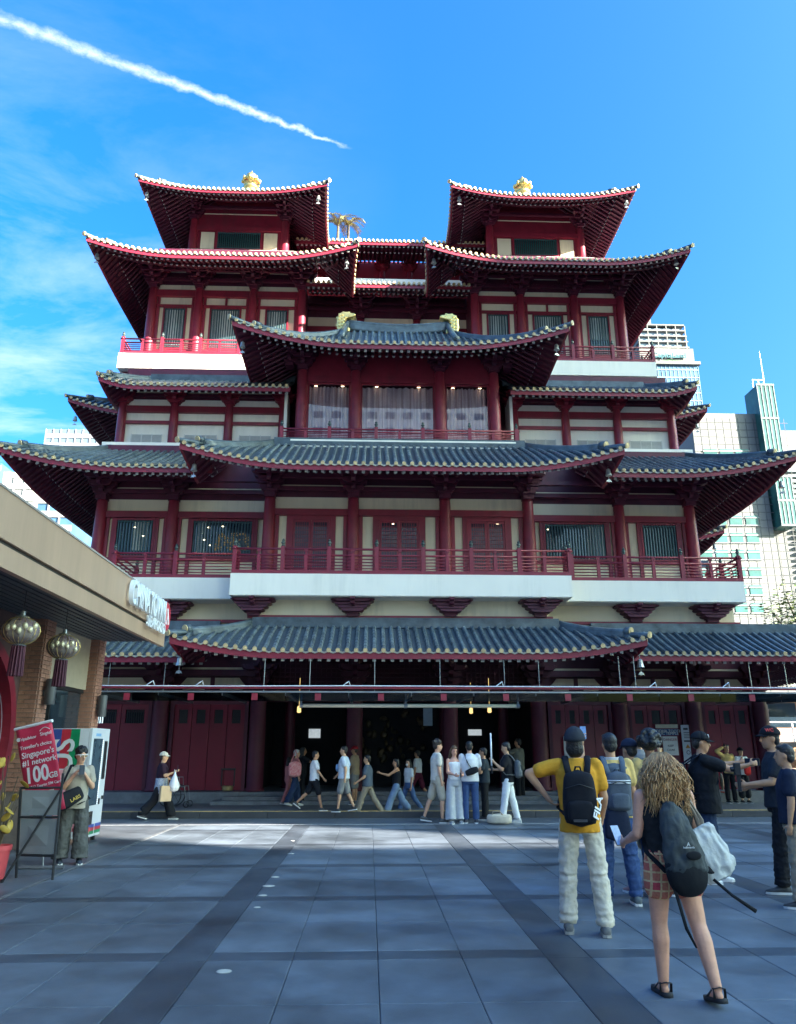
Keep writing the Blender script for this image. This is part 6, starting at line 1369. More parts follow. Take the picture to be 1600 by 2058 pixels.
    if tk in ('tee', 'long', 'jacket'):
        for sh, el, wr, f in arms:
            if tk == 'tee': m.cap2(S_(sh+V(0, 0, -0.005)), S_(sh.lerp(el, 0.62)), 0.070*s*(0.6+0.4*big), 0.072*s*(0.6+0.4*big), 12)
            else: m.cap2(S_(sh), S_(el), 0.068*s, 0.058*s, 12); m.cap2(S_(el), S_(el.lerp(wr, 0.92)), 0.058*s, 0.045*s, 12)
    if tk == 'dress': pass
    fused(m, {'tee': 'shirt', 'long': 'shirt', 'jacket': 'jacket'}.get(tk, 'top'), tc_, root, vox, 3, fold*1.1)
    if near:
        go = root.children[-1]; dp = go.modifiers.new('creases', 'DISPLACE'); dp.texture = TEX2; dp.strength = 0.013; dp.mid_level = 0.5; dp.texture_coords = 'LOCAL'
    # ---- hair
    hs_, hm = hair[0], HAIRM[hair[1]]
    if hs_ != 'none':
        m = MB(); E4 = R3.to_4x4()
        def he(c, r): m.ell(HM @ V(*c), V(*r)*s, 12, 8, M=(R3*(1/s)).to_4x4())
        if hs_ in ('short', 'long', 'bun', 'bob'):
            he((0, -0.016, 0.040), (0.083, 0.100, 0.090)); he((0, -0.050, -0.015), (0.076, 0.058, 0.075))
            for k in range(5): he((-0.05+0.025*k, 0.055-0.012*abs(k-2), 0.088), (0.026, 0.035, 0.022))
        if hs_ == 'messy':
            he((0, -0.012, 0.045), (0.088, 0.104, 0.092)); he((0, -0.045, -0.01), (0.080, 0.065, 0.075)); rr = random.Random(len(label))
            for k in range(40): a, b = rr.uniform(0, 6.28), rr.uniform(0.1, 1.4); he((0.085*math.cos(a)*math.cos(b), -0.012+0.10*math.sin(a)*math.cos(b), 0.05+0.09*math.sin(b)), (0.022, 0.024, 0.024))
        if hs_ == 'bob': he((0, -0.05, -0.06), (0.085, 0.06, 0.09))
        if hs_ == 'long':
            for x_, w_ in ((-0.045, 0.042), (0, 0.05), (0.045, 0.042)): m.cap2(HM @ V(x_, -0.065, 0.0), HM @ V(x_*1.3, -0.085, -0.14), w_*s, w_*s, 10); m.cap2(HM @ V(x_*1.3, -0.085, -0.14), HM @ V(x_*1.4, -0.095, -0.30), w_*s, w_*0.6*s, 10)
            for sg in (-1, 1): m.cap2(HM @ V(sg*0.072, 0.0, 0.03), HM @ V(sg*0.078, -0.01, -0.12), 0.024*s, 0.022*s, 8); m.cap2(HM @ V(sg*0.078, -0.01, -0.12), HM @ V(sg*0.085, 0.02, -0.25), 0.022*s, 0.014*s, 8)
        if hs_ == 'bun': he((0, -0.09, 0.10), (0.045, 0.045, 0.045))
        if hs_ == 'afro':
            rr = random.Random(4); he((0, -0.02, 0.04), (0.12, 0.125, 0.115))
            for k in range(70): a, b = rr.uniform(0, 6.28), rr.uniform(-0.6, 1.5); he((0.125*math.cos(a)*math.cos(b), -0.025+0.128*math.sin(a)*math.cos(b)*(1 if math.sin(a) < 0.3 else 0.7), 0.045+0.12*math.sin(b)), (0.030, 0.030, 0.030))
        fused(m, 'hair', hm, root, vox*0.9, 2, 0.012 if near else 0.0)
    if hat:
        kind, hcm = hat; q = MB()
        rows = []
        for i in range(8):
            ph = PI/2*i/7; rr = math.cos(ph); rows.append([HM @ V(0.094*rr*math.cos(2*PI*j/20), -0.008+0.112*rr*math.sin(2*PI*j/20), (0.035 if kind != 'beanie' else 0.01)+(0.098 if kind != 'beanie' else 0.125)*math.sin(ph)) for j in range(21)])
        q.grid(rows)
        if kind == 'cap' or kind == 'cap_back':
            sg = 1 if kind == 'cap' else -1; br = []
            for i in range(5):
                t = i/4; br.append([HM @ V((0.088-0.018*t*t)*math.sin(-1.25+2.5*j/10), sg*(0.075*math.cos(-1.25+2.5*j/10)+t*0.085*math.cos((-1.25+2.5*j/10)*0.9)+0.01), 0.040-0.02*t-0.012*(abs(j-5)/5)**2) for j in range(11)])
            q.grid(br)
        if kind == 'brim': 
            br = [[HM @ V((0.09+0.07*i/3)*math.cos(2*PI*j/24), -0.008+(0.108+0.07*i/3)*math.sin(2*PI*j/24), 0.036-0.012*i/3) for j in range(25)] for i in range(4)]; q.grid(br)
        o = q.build('hat' if kind == 'brim' else 'beanie' if kind == 'beanie' else 'cap', hcm, root, True); sd = o.modifiers.new('solid', 'SOLIDIFY'); sd.thickness = 0.006*s; sd.offset = 1
    info = dict(root=root, s=s, tp=lambda x, y, z: S_(tp(x, y, z)), arms=[tuple(S_(v) for v in a[:3]) for a in arms], HM=HM, W=Matrix.Translation(root.location) @ Rz(root.rotation_euler.z), U=U, Fw=Fw, legs=[tuple(S_(v) for v in L) for L in legs], feet=feet)
    return info
def bag(P, name, label, cat, bm, mt, loc, rz=0.0, extra=None, smooth=True, group=None):
    """a carried thing: its own top-level object placed at loc in the person's frame"""
    o = thing(name, label, cat, P['W'] @ Vector(loc), P['root'].rotation_euler.z+rz, group)
    return o
def rbox(m, c, sx, sy, sz, n=20, k=9, pw=4.0, taper=0.0, mi=0):
    """rounded, slightly tapering block standing on z: super-ellipse rings"""
    rings = []
    vs = []
    for i in range(k+1):
        t = -1+2*i/k; f_ = (1-abs(t)**pw)**(1/pw) if abs(t) < 1 else 0.02; f_ = max(f_, 0.05)
        w = 1-taper*(t*0.5+0.5)
        for j in range(n):
            a = 2*PI*j/n; ca, sa = math.cos(a), math.sin(a); e_ = 2/3.2
            vs.append(V(c[0]+sx*f_*w*math.copysign(abs(ca)**e_, ca), c[1]+sy*f_*w*math.copysign(abs(sa)**e_, sa), c[2]+sz*t))
    fs = [(i*n+j, i*n+(j+1) % n, (i+1)*n+(j+1) % n, (i+1)*n+j) for i in range(k) for j in range(n)]+[tuple(range(n-1, -1, -1)), tuple(range(k*n, (k+1)*n))]
    m.add(vs, fs, mi)
def backpack(P, label, color, w=0.15, d=0.085, h=0.23, z=0.22, y=-0.235, pocket=True, straps=True, tilt=0.0, strapmat=None, taper=0.12, group=None):
    s = P['s']; c = P['tp'](0, y, z-h); o = thing('backpack', label, 'backpack', P['W'] @ c, P['root'].rotation_euler.z, group); inv = -c
    m = MB(); rbox(m, (0, 0, h*s), w*s, d*s, h*s, taper=taper, n=26, k=14); b = m.build('bag_body', color, o, True)
    dp = b.modifiers.new('folds', 'DISPLACE'); dp.texture = TEX; dp.strength = 0.014
    if pocket:
        m = MB(); rbox(m, (0, -d*0.75*s, h*0.55*s), w*0.72*s, d*0.5*s, h*0.42*s, n=22, k=10); m.build('front_pocket', color, o, True)
    sm_ = strapmat or color
    if straps:
        for sg in (-1, 1):
            pts = [P['tp'](sg*0.075, y+0.04, z+h*0.72), P['tp'](sg*0.098, -0.10, 0.50), P['tp'](sg*0.10, -0.02, 0.552), P['tp'](sg*0.105, 0.07, 0.50), P['tp'](sg*0.115, 0.145, 0.38), P['tp'](sg*0.14, 0.13, 0.22), P['tp'](sg*0.175, 0.02, 0.10), P['tp'](sg*0.12, y+0.06, z-h*0.62)]
            m = MB(); m.tube([p+inv for p in pts], 0.030*s, 8, flat=0.28); m.build('strap', sm_, o, True)
    q = MB(); q.tube([P['tp'](-0.03, y+0.03, z+h*0.93)+inv, P['tp'](-0.02, y-0.0, z+h*1.10)+inv, P['tp'](0.02, y-0.0, z+h*1.10)+inv, P['tp'](0.03, y+0.03, z+h*0.93)+inv], 0.009*s, 6); q.build('handle', sm_, o, True)
    q = MB(); q.tube([V(-w*0.8*s, -d*0.96*s, h*1.35*s), V(0, -d*1.02*s, h*1.5*s), V(w*0.8*s, -d*0.96*s, h*1.35*s)], 0.004*s, 5); q.build('zip', BLACK, o, True)
    return o, c
def sling(P, label, color, c, r, side=1, name='sling_bag', cat='bag', from_sh=-1):
    o = thing(name, label, cat, P['W'] @ P['tp'](*c), P['root'].rotation_euler.z); inv = -P['tp'](*c); s = P['s']
    m = MB(); rbox(m, (0, 0, 0), r[0]*s, r[1]*s, r[2]*s, n=20, k=10); b = m.build('bag_body', color, o, True); b.rotation_euler.y = 0.35*from_sh
    pts = [P['tp'](c[0], c[1]*0.95, c[2]+r[2]*0.6), P['tp'](from_sh*0.05, -0.165 if c[1] < 0 else 0.165, 0.34), P['tp'](from_sh*0.11, -0.05 if c[1] < 0 else 0.05, 0.535), P['tp'](from_sh*0.11, 0.09 if c[1] < 0 else -0.09, 0.50), P['tp'](from_sh*0.03, 0.168 if c[1] < 0 else -0.168, 0.30), P['tp'](-from_sh*0.16, 0.06 if c[1] < 0 else -0.06, 0.12), P['tp'](c[0]*0.9, c[1]*0.9, c[2])]
    m = MB(); m.tube([p+inv for p in pts], 0.02*s, 6, flat=0.3); m.build('strap', color, o, True); return o
def phone(P, hand, label, off=(0, 0.02, 0.08), rz=0.0, rx=0.0, big=1.0):
    wr = P['arms'][hand][2]; el = P['arms'][hand][1]; d = (wr-el).normalized(); c = wr+d*0.085+V(*off)
    o = thing('phone', label, 'phone', P['W'] @ c, P['root'].rotation_euler.z+rz); m = MB(); m.box(-0.037*big, 0.037*big, -0.004, 0.004, -0.076*big, 0.076*big); b = m.build('case', BLACK, o, bevel=0.004); m = MB(); m.box(-0.034*big, 0.034*big, -0.0052, -0.0042, -0.071*big, 0.071*big); m.build('screen', mat('phone_screen', (0.12, 0.25, 0.5), 0.2, 0.3, 30, emit=0.06), o); o.rotation_euler.x = rx; return o

# ------------------------------------------------------------------ palette
YEL = cloth('mustard', (0.66, 0.31, 0.03)); CRMC = cloth('cream_cotton', (0.62, 0.58, 0.50)); WHT = cloth('white_cotton', (0.72, 0.73, 0.74)); BLK = cloth('black_cotton', (0.013, 0.014, 0.018)); NVY = cloth('navy', (0.015, 0.022, 0.045)); JEAN = cloth('denim_blue', (0.045, 0.085, 0.20), 0.25, 6); DJEAN = cloth('denim_dark', (0.025, 0.045, 0.10), 0.25, 6); LJEAN = cloth('denim_light', (0.18, 0.26, 0.38), 0.2, 6); KHA = cloth('khaki', (0.30, 0.25, 0.18)); GRY = cloth('grey_cotton', (0.22, 0.22, 0.22)); LIN = cloth('cream_linen', (0.66, 0.59, 0.48), 0.08, 30, 0.5); PNK = cloth('pink', (0.55, 0.20, 0.20)); SLT2 = cloth('slate_tee', (0.085, 0.11, 0.14)); LGRY = cloth('pale_grey_linen', (0.45, 0.47, 0.50)); MAR = cloth('maroon', (0.12, 0.02, 0.04)); PALEY = cloth('pale_yellow', (0.74, 0.50, 0.18)); WDEN = cloth('washed_black_denim', (0.10, 0.10, 0.095), 0.3, 5); OAT = cloth('oatmeal', (0.36, 0.32, 0.26)); GRN = cloth('grey_green', (0.16, 0.16, 0.13)); TANC = cloth('tan', (0.38, 0.28, 0.18)); LBL = cloth('ice_blue', (0.55, 0.62, 0.70))
WALK1 = dict(legL=(26, 8, 1), legR=(-20, 22, 1)); WALK2 = dict(legL=(-20, 24, 1), legR=(24, 6, 1)); SMALLW = dict(legL=(12, 6, 1), legR=(-12, 14, 1))
SWING = dict(armL=((0.12, -0.35, -1), (0.05, 0.05, -1)), armR=((0.12, 0.35, -1), (0.05, 0.65, -0.8)))
# ------------------------------------------------------------------ far people along the kerb
P = person('person in a cream cap and dark vest walking right with shopping bags and phone', 318, 1648, 1507, 78, skin='asian', hair=('short', 'dark'), hat=('cap', CRMC), top=(cloth('aubergine', (0.03, 0.015, 0.03)), 'tee'), bottom=(BLK, 'wide'), shoes=(0.10, 0.10, 0.11), armR=((0.15, 0.3, -0.9), (0.1, 0.8, 0.35)), armL=((0.15, 0.15, -1), (0.0, 0.6, -0.3)), **WALK1)
phone(P, 1, 'phone held out by the walker in a cream cap', off=(0, 0.0, 0.05))
o = thing('paper_bag', 'brown paper carrier hanging on the walker in a cream cap', 'bag', P['W'] @ V(0.30, 0.12, 0.42), P['root'].rotation_euler.z+0.4); q = MB(); q.box(-0.06, 0.06, -0.13, 0.13, 0, 0.34); q.build('bag_body', mat('kraft_paper', (0.50, 0.36, 0.22), 0.8, 0.1), o, bevel=0.01); q = MB(); q.tube([(0, -0.07, 0.33), (0, -0.03, 0.50), (0, 0.03, 0.50), (0, 0.07, 0.33)], 0.006, 5); q.build('handles', mat('kraft_paper', (0.5, 0.36, 0.22)), o)
o = thing('plastic_bag', 'white plastic bag carried high by the walker in a cream cap', 'bag', P['W'] @ V(0.26, 0.30, 0.62), P['root'].rotation_euler.z); q = MB(); q.lathe([(0.03, 0), (0.10, 0.03), (0.12, 0.14), (0.08, 0.28), (0.03, 0.40), (0.015, 0.44)], 12); b = q.build('bag_body', mat('white_plastic', (0.70, 0.72, 0.74), 0.3, 0.1), o, True); dp = b.modifiers.new('folds', 'DISPLACE'); dp.texture = TEX; dp.strength = 0.05; q = MB(); q.tube([(0, 0, 0.42), (0, -0.02, 0.50)], 0.008, 5); q.build('handles', mat('white_plastic', (0.7, 0.72, 0.74)), o)
PLAID = cloth('blue_plaid', (0.12, 0.16, 0.26), 0.5, 40, c2=(0.55, 0.58, 0.62))
q = MB(); tpp = P['tp']; ring_loft(q, [(tpp(0, 0, z), rx*P['s'], ry*P['s'], V(1, 0, 0), V(0, 1, 0)) for z, rx, ry in ((-0.25, 0.20, 0.17), (-0.1, 0.215, 0.17), (0.05, 0.20, 0.155), (0.16, 0.19, 0.15))]); fused(q, 'tied_shirt', PLAID, P['root'], 0.018, 3, 0.02)
person('dark haired woman in a pink outfit walking beside the grey haired woman', 578, 1618, 1521, 60, 0.15, skin='tan', hair=('long', 'black'), top=(PNK, 'tee'), bottom=(PNK, 'slim'), shoes=(0.4, 0.3, 0.28), **SMALLW)
P = person('grey haired woman in dark jeans and white shoes carrying a pink flowered bag', 592, 1620, 1506, 70, 0.15, skin='light', hair=('short', 'grey'), top=(PNK, 'tee'), bottom=(DJEAN, 'wide'), shoes=(0.72, 0.72, 0.72), **SMALLW)
o = thing('tote_bag', 'pink flowered tote bag on the grey haired woman', 'bag', P['W'] @ V(0.28, -0.10, 0.72), P['root'].rotation_euler.z); q = MB(); rbox(q, (0, 0, 0.2), 0.06, 0.17, 0.2); q.build('bag_body', cloth('pink_floral', (0.62, 0.10, 0.16), 0.5, 18, c2=(0.75, 0.45, 0.42)), o, True); q = MB(); q.tube([(0, -0.1, 0.38), (-0.06, 0.02, 0.68), (-0.02, 0.1, 0.38)], 0.018, 6); q.build('strap', PNK, o)
person('dark clothed person reaching an arm right behind the grey haired woman', 605, 1616, 1502, 75, 0.15, skin='brown', hair=('long', 'black'), top=(BLK, 'tee'), bottom=(BLK, 'pants'), armR=((0.2, 0.9, -0.5), (0, 0.8, -0.7)))
P = person('man in loose white shirt and black shorts walking right', 630, 1630, 1507, 80, 0.15, skin='tan', hair=('short', 'black'), top=(WHT, 'tee'), bottom=(BLK, 'shorts'), shoes=(0.05, 0.05, 0.05), legL=(-24, 25, 1), legR=(18, 5, 1), **SWING)
P = person('man in white shirt and grey shorts with a pale blue sling bag walking left', 690, 1632, 1499, -80, 0.15, skin='asian', hair=('short', 'black'), top=(LBL, 'tee'), bottom=(GRY, 'shorts'), shoes=(0.03, 0.03, 0.03), big=1.12, **SMALLW, **SWING)
sling(P, 'pale blue sling bag on the chest of the man in grey shorts', cloth('sky_bag', (0.18, 0.32, 0.55)), (0.05, 0.19, 0.22), (0.12, 0.05, 0.09), from_sh=1)
person('man in red cap, tan shirt and shorts behind the man in white', 712, 1617, 1500, -70, 0.15, skin='tan', hair=('short', 'dark'), hat=('cap', cloth('red_cap', (0.35, 0.02, 0.03))), top=(TANC, 'tee'), bottom=(GRY, 'shorts'), armL=((0.1, 0.3, -1), (0.0, 0.6, -0.8)))
person('man in slate tee and khaki trousers striding left', 738, 1643, 1514, -82, skin='asian', hair=('short', 'black'), top=(SLT2, 'tee'), bottom=(KHA, 'pants'), shoes=(0.06, 0.06, 0.07), big=1.08, legL=(22, 6, 1), legR=(-24, 14, 1), armL=((0.1, 0.25, -1), (0.0, 0.9, -0.6)), armR=((0.1, -0.25, -1), (0, 0.2, -1)))
person('woman in black tank top and cropped blue jeans pointing left', 797, 1642, 1521, -85, skin='tan', hair=('bob', 'black'), top=(BLK, 'tank'), bottom=(LJEAN, 'crop'), shoes=(0.03, 0.03, 0.03), slim=0.88, armL=((0.1, 0.75, -0.5), (0.0, 1, 0.25)), armR=((0.1, -0.2, -1), (0, 0.1, -1)), legL=(24, 6, 1), legR=(-22, 18, 1))
P = person('masked woman in white cropped top and blue jeans beside the pointing woman', 822, 1637, 1522, -120, skin='light', hair=('long', 'black'), top=(WHT, 'tee'), bottom=(cloth('mid_denim', (0.09, 0.16, 0.32), 0.2, 6), 'pants'), shoes=(0.3, 0.3, 0.3), slim=0.88, hem=0.08, head=(-20, 0), **WALK2)
q = MB(); q.ell(P['HM'] @ V(0, 0.085, -0.055), V(0.048, 0.03, 0.04)*P['s'], 10, 7); q.build('face_mask', WHT, P['root'], True)
person('woman in white tee and maroon shorts walking away by the steps', 840, 1612, 1504, -60, 0.15, skin='tan', hair=('short', 'black'), top=(WHT, 'tee'), bottom=(MAR, 'shorts'), shoes=(0.6, 0.6, 0.6), slim=0.9, hem=0.06, **WALK1)
person('tall young man in cream tee and cream shorts looking right', 880, 1654, 1487, 80, skin='light', hair=('messy', 'dark'), top=(CRMC, 'tee'), bottom=(cloth('sand', (0.50, 0.44, 0.34)), 'shorts'), shoes=(0.08, 0.08, 0.08), slim=0.92, legL=(-16, 6, 2), legR=(12, 14, 2))
person('long haired woman in white halter top and wide grey trousers looking down', 915, 1655, 1499, 165, skin='pink', hair=('long', 'brown'), top=(WHT, 'halter'), bottom=(LGRY, 'wide'), shoes=(0.3, 0.3, 0.3), slim=0.88, hem=0.02, head=(0, -18), armL=((0.12, 0.2, -1), (-0.3, 0.9, -0.2)), armR=((0.12, 0.2, -1), (-0.3, 0.9, -0.2)))
P = person('man in white tee and jeans seen from behind with black sling bag', 947, 1655, 1490, 5, skin='light', hair=('short', 'black'), top=(WHT, 'tee'), bottom=(JEAN, 'pants'), shoes=(0.04, 0.04, 0.05), armL=((0.15, 0.15, -1), (-0.3, 0.8, -0.4)), armR=((0.15, 0.15, -1), (-0.3, 0.8, -0.4)), big=1.08)
sling(P, 'black sling bag across the back of the man in white tee', BLK, (0.04, -0.19, 0.16), (0.15, 0.05, 0.075), from_sh=-1)
person('man all in black standing beside the white tee man', 976, 1648, 1503, -75, skin='tan', hair=('short', 'black'), top=(cloth('charcoal', (0.03, 0.04, 0.05)), 'tee'), bottom=(BLK, 'pants'), armL=((0.1, 0.2, -1), (0, 0.9, -0.1)), armR=((0.1, 0.2, -1), (0, 0.9, -0.1)))
P = person('man in black tee and white trousers holding up a white stick', 1024, 1655, 1491, -75, skin='asian', hair=('short', 'black'), top=(BLK, 'tee'), bottom=(cloth('white_denim', (0.70, 0.71, 0.72)), 'pants'), shoes=(0.6, 0.6, 0.6), slim=0.95, armL=((0.1, 0.35, -0.9), (0.0, 0.75, 0.7)), armR=((0.1, 0.25, -1), (0.1, 0.8, 0.0)), legL=(10, 2, 3), legR=(-10, 4, 3), head=(0, -12))
backpack(P, 'grey striped backpack on the man in white trousers', cloth('grey_pack', (0.10, 0.11, 0.12)), w=0.14, d=0.08, h=0.2)
w_ = P['W'] @ P['arms'][0][2]; o = thing('white_stick', 'long white umbrella stick held upright before the black tee man', 'stick', (w_.x-0.05, w_.y, w_.z-0.2)); q = MB(); q.tube([(0, 0, 0), (0, 0, 0.82)], 0.018, 8); q.build('shaft', WPAINT, o, True); q = MB(); q.tube([(0, 0, -0.05), (0, 0, 0.12)], 0.024, 8); q.build('grip', BLACK, o, True)
person('man in grey green shirt shading his face by the entrance', 1047, 1614, 1484, -50, 0.15, skin='tan', hair=('short', 'black'), top=(GRN, 'tee'), bottom=(BLK, 'pants'), shoes=(0.5, 0.5, 0.5), armL=((0.25, 0.7, -0.3), (-0.35, 0.0, 1)))
b_ = atZ(1003, 1656); o = thing('shoulder_bag', 'cream canvas bag lying on the ground between the standing group', 'bag', (b_.x, b_.y-0.05, 0)); q = MB(); rbox(q, (0, 0, 0.11), 0.27, 0.14, 0.11); bb = q.build('bag_body', cloth('canvas', (0.55, 0.48, 0.38)), o, True); dp = bb.modifiers.new('folds', 'DISPLACE'); dp.texture = TEX; dp.strength = 0.06; q = MB(); q.tube([(-0.17, -0.03, 0.14), (-0.15, -0.1, 0.26), (0.0, -0.12, 0.27), (0.1, -0.1, 0.15)], 0.014, 6); q.build('strap', cloth('canvas_strap', (0.38, 0.30, 0.22)), o, True)
P = person('woman in pale yellow shirt and black trousers raising a hand to her head', 1472, 1614, 1497, 175, 0.15, skin='asian', hair=('bun', 'black'), top=(PALEY, 'long'), bottom=(BLK, 'pants'), shoes=(0.03, 0.03, 0.03), slim=0.92, armR=((0.7, 0.3, 0.4), (-0.9, 0.2, 0.5)), armL=((0.15, 0.25, -1), (-0.5, 0.8, 0.1)))
P = person('person in dark brimmed hat and white shirt holding something red', 1500, 1614, 1503, 170, 0.15, skin='asian', hair=('short', 'black'), hat=('brim', BLK), top=(WHT, 'tee'), bottom=(BLK, 'crop'), shoes=(0.03, 0.03, 0.03), armL=((0.15, 0.25, -1), (-0.3, 0.8, 0.1)), armR=((0.15, 0.25, -1), (-0.3, 0.8, 0.1)))
o = thing('red_cloth', 'folded red cloth bag in the hands of the person in brimmed hat', 'bag', P['W'] @ V(0.05, 0.30, 0.72), P['root'].rotation_euler.z); q = MB(); rbox(q, (0, 0, 0.2), 0.10, 0.03, 0.2); q.build('bag_body', cloth('bright_red', (0.5, 0.02, 0.02)), o, True)
person('dark haired woman facing the viewer behind the crowd', 1298, 1650, 1481, 185, skin='asian', hair=('short', 'dark'), top=(GRY, 'tee'), bottom=(BLK, 'pants'))

# ------------------------------------------------------------------ the young man in sunglasses on the left
P = person('young man in oatmeal tee, baggy washed jeans and white sunglasses by the vending machine', 138, 1737, 1503, 155, skin='light', hair=('messy', 'black'), top=(OAT, 'tee'), bottom=(WDEN, 'wide'), shoes=(0.04, 0.05, 0.07), near=True, slim=0.95, armR=((0.15, 0.25, -1), (-0.55, 0.45, 0.85)), armL=((0.2, 0.2, -1), (-0.55, 0.55, 0.75)), legL=(2, 0, 4), legR=(-3, 3, 4), head=(-25, -8), hem=-0.12)
q = MB(); HM = P['HM']
for sg in (-1, 1): q.box(-0.026, 0.026, -0.004, 0.004, -0.018, 0.018, M=HM @ Matrix.Translation((sg*0.034, 0.100, 0.006)) @ Rz(-sg*0.25))
q.build('lens', mat('amber_lens', (0.25, 0.17, 0.10), 0.15), P['root']); q = MB()
for sg in (-1, 1): q.tube([HM @ V(sg*0.06, 0.09, 0.02), HM @ V(sg*0.082, 0.05, 0.016), HM @ V(sg*0.08, -0.02, 0.0)], 0.008*P['s'], 6); q.tube([HM @ V(sg*0.005, 0.106, 0.022), HM @ V(sg*0.035, 0.104, 0.026), HM @ V(sg*0.064, 0.092, 0.018), HM @ V(sg*0.06, 0.096, -0.012)], 0.006*P['s'], 6)
q.build('glasses_frame', WPAINT, P['root'])
phone(P, 0, 'phone held in both hands by the young man in sunglasses', off=(0.03, 0.03, 0.03), rx=0.5)
o = thing('messenger_bag', 'black messenger bag with yellow lettering slung on the young man in sunglasses', 'bag', P['W'] @ P['tp'](0.16, 0.20, 0.02), P['root'].rotation_euler.z); q = MB(); rbox(q, (0, 0, 0.0), 0.24, 0.07, 0.12); bb = q.build('bag_body', BLK, o, True); bb.rotation_euler.y = 0.5; bb.rotation_euler.z = 0.2
t = text_obj('LABS', 0.07, mat('yellow_print', (0.6, 0.42, 0.08), 0.6), 'lettering', None, None, 0.002); t.data.transform(Rz(0.2) @ Matrix.Rotation(0.5, 4, 'Y') @ Matrix.Translation((-0.10, 0.078, -0.03)) @ Rz(PI) @ Matrix.Rotation(PI/2, 4, 'X')); t.parent = o
q = MB(); iv = -P['tp'](0.16, 0.20, 0.02); q.tube([P['tp'](0.30, 0.2, 0.10)+iv, P['tp'](0.22, 0.16, 0.30)+iv, P['tp'](0.13, 0.08, 0.54)+iv, P['tp'](0.10, -0.06, 0.54)+iv, P['tp'](-0.05, -0.16, 0.2)+iv, P['tp'](-0.2, 0.0, 0.02)+iv, P['tp'](-0.02, 0.2, -0.05)+iv], 0.022, 6, flat=0.3); q.build('strap', BLK, o, True)
# ------------------------------------------------------------------ near group on the right
# man in mustard tee with black backpack
CAPG = cloth('dark_cap', (0.03, 0.035, 0.045))
P = person('man in mustard tee, cream linen trousers and dark cap with a hand on his hip', 1180, 1878, 1464, 12, skin='tan', hair=('bob', 'black'), hat=('beanie', CAPG), top=(YEL, 'tee'), bottom=(LIN, 'pants'), shoes=(0.14, 0.14, 0.14), sole=(0.35, 0.33, 0.30), near=True, slim=0.98, armL=((1.0, 0.0, -0.28), (-0.62, 0.0, -0.8)), armR=((0.22, 0.05, -1), (-0.1, 0.55, -0.75)), legL=(3, 2, 5), legR=(-3, 2, 6), head=(8, 6), hem=-0.10)
o, c = backpack(P, 'black backpack with white letters on the man in mustard tee', cloth('black_pack', (0.012, 0.013, 0.018), bump=0.2), w=0.155, d=0.10, h=0.24, z=0.20, y=-0.24)
t = text_obj('FILA', 0.11, WPAINT, 'lettering', None, None, 0.002, bold=0.003); t.data.transform(Matrix.Translation((0.155, -0.085, 0.17)) @ Rz(0.85) @ Matrix.Rotation(PI/2, 4, 'X') @ Matrix.Rotation(1.15, 4, 'Z')); t.parent = o
q = MB(); q.box(-0.07, 0.05, -0.175, -0.155, 0.055, 0.075); q.build('logo_strip', mat('pack_grey', (0.05, 0.05, 0.055), 0.6), o)
# man in vest holding a phone up
P = person('man in grey vest over yellow shirt holding his phone up, seen from behind', 1250, 1818, 1474, 4, skin='tan', hair=('short', 'black'), top=(PALEY, 'tee'), bottom=(JEAN, 'slim'), shoes=(0.10, 0.12, 0.13), sole=(0.72, 0.72, 0.70), near=True, armL=((0.30, 0.8, -0.05), (-0.12, 0.35, 1)), armR=((0.15, 0.1, -1), (0.0, 0.5, -0.8)), legL=(2, 0, 4), legR=(-2, 2, 5), hem=-0.08)
q = MB(); ring_loft(q, [(P['tp'](0, 0, z), rx*P['s'], ry*P['s'], V(1, 0, 0), V(0, 1, 0)) for z, rx, ry in ((-0.06, 0.205, 0.158), (0.1, 0.190, 0.150), (0.3, 0.205, 0.155), (0.44, 0.19, 0.14), (0.49, 0.12, 0.10))]); fused(q, 'vest', cloth('grey_vest', (0.10, 0.12, 0.15)), P['root'], 0.011, 3, 0.014)
q = MB()
for z, mt_ in ((0.525, 0), (0.540, 0)): q.tube([P['tp'](0.086*math.cos(2*PI*j/20), 0.0+0.082*math.sin(2*PI*j/20), z) for j in range(21)], 0.007, 6)
q.build('collar_stripe', WHT, P['root'], True)
o, c = backpack(P, 'grey and navy backpack on the man holding his phone up', cloth('grey_navy_pack', (0.09, 0.11, 0.14)), w=0.135, d=0.085, h=0.21, z=0.20, y=-0.24, strapmat=cloth('slate_strap', (0.10, 0.13, 0.17)))
q = MB()
for z in (0.30, 0.325): q.tube([V(-0.125, -0.055, z), V(0, -0.085, z), V(0.125, -0.055, z)], 0.007, 6)
q.build('white_stripe', WHT, o, True)
phone(P, 0, 'phone raised above the crowd by the man in the grey vest', off=(0.02, 0.0, 0.05))
o = thing('hanging_bag', 'navy drawstring bag at the hip of the man in the grey vest', 'bag', P['W'] @ P['tp'](-0.04, -0.26, -0.30), P['root'].rotation_euler.z); q = MB(); rbox(q, (0, 0, 0.17), 0.15, 0.06, 0.17, taper=0.2); q.build('bag_body', NVY, o, True); q = MB(); q.tube([(-0.08, 0.0, 0.32), (0.0, 0.02, 0.46), (0.08, 0, 0.32)], 0.01, 6); q.build('strap', NVY, o)
# partly hidden people behind them
person('person in dark cap and grey shorts standing behind the vest man', 1290, 1795, 1487, -20, skin='tan', hair=('short', 'black'), hat=('cap', NVY), top=(GRY, 'tee'), bottom=(cloth('stone', (0.42, 0.38, 0.32)), 'shorts'), shoes=(0.35, 0.2, 0.2), near=True)
person('person with big curly black hair in pale yellow top', 1332, 1800, 1476, 10, skin='brown', hair=('afro', 'black'), top=(PALEY, 'tee'), bottom=(DJEAN, 'slim'), near=True, slim=0.92)
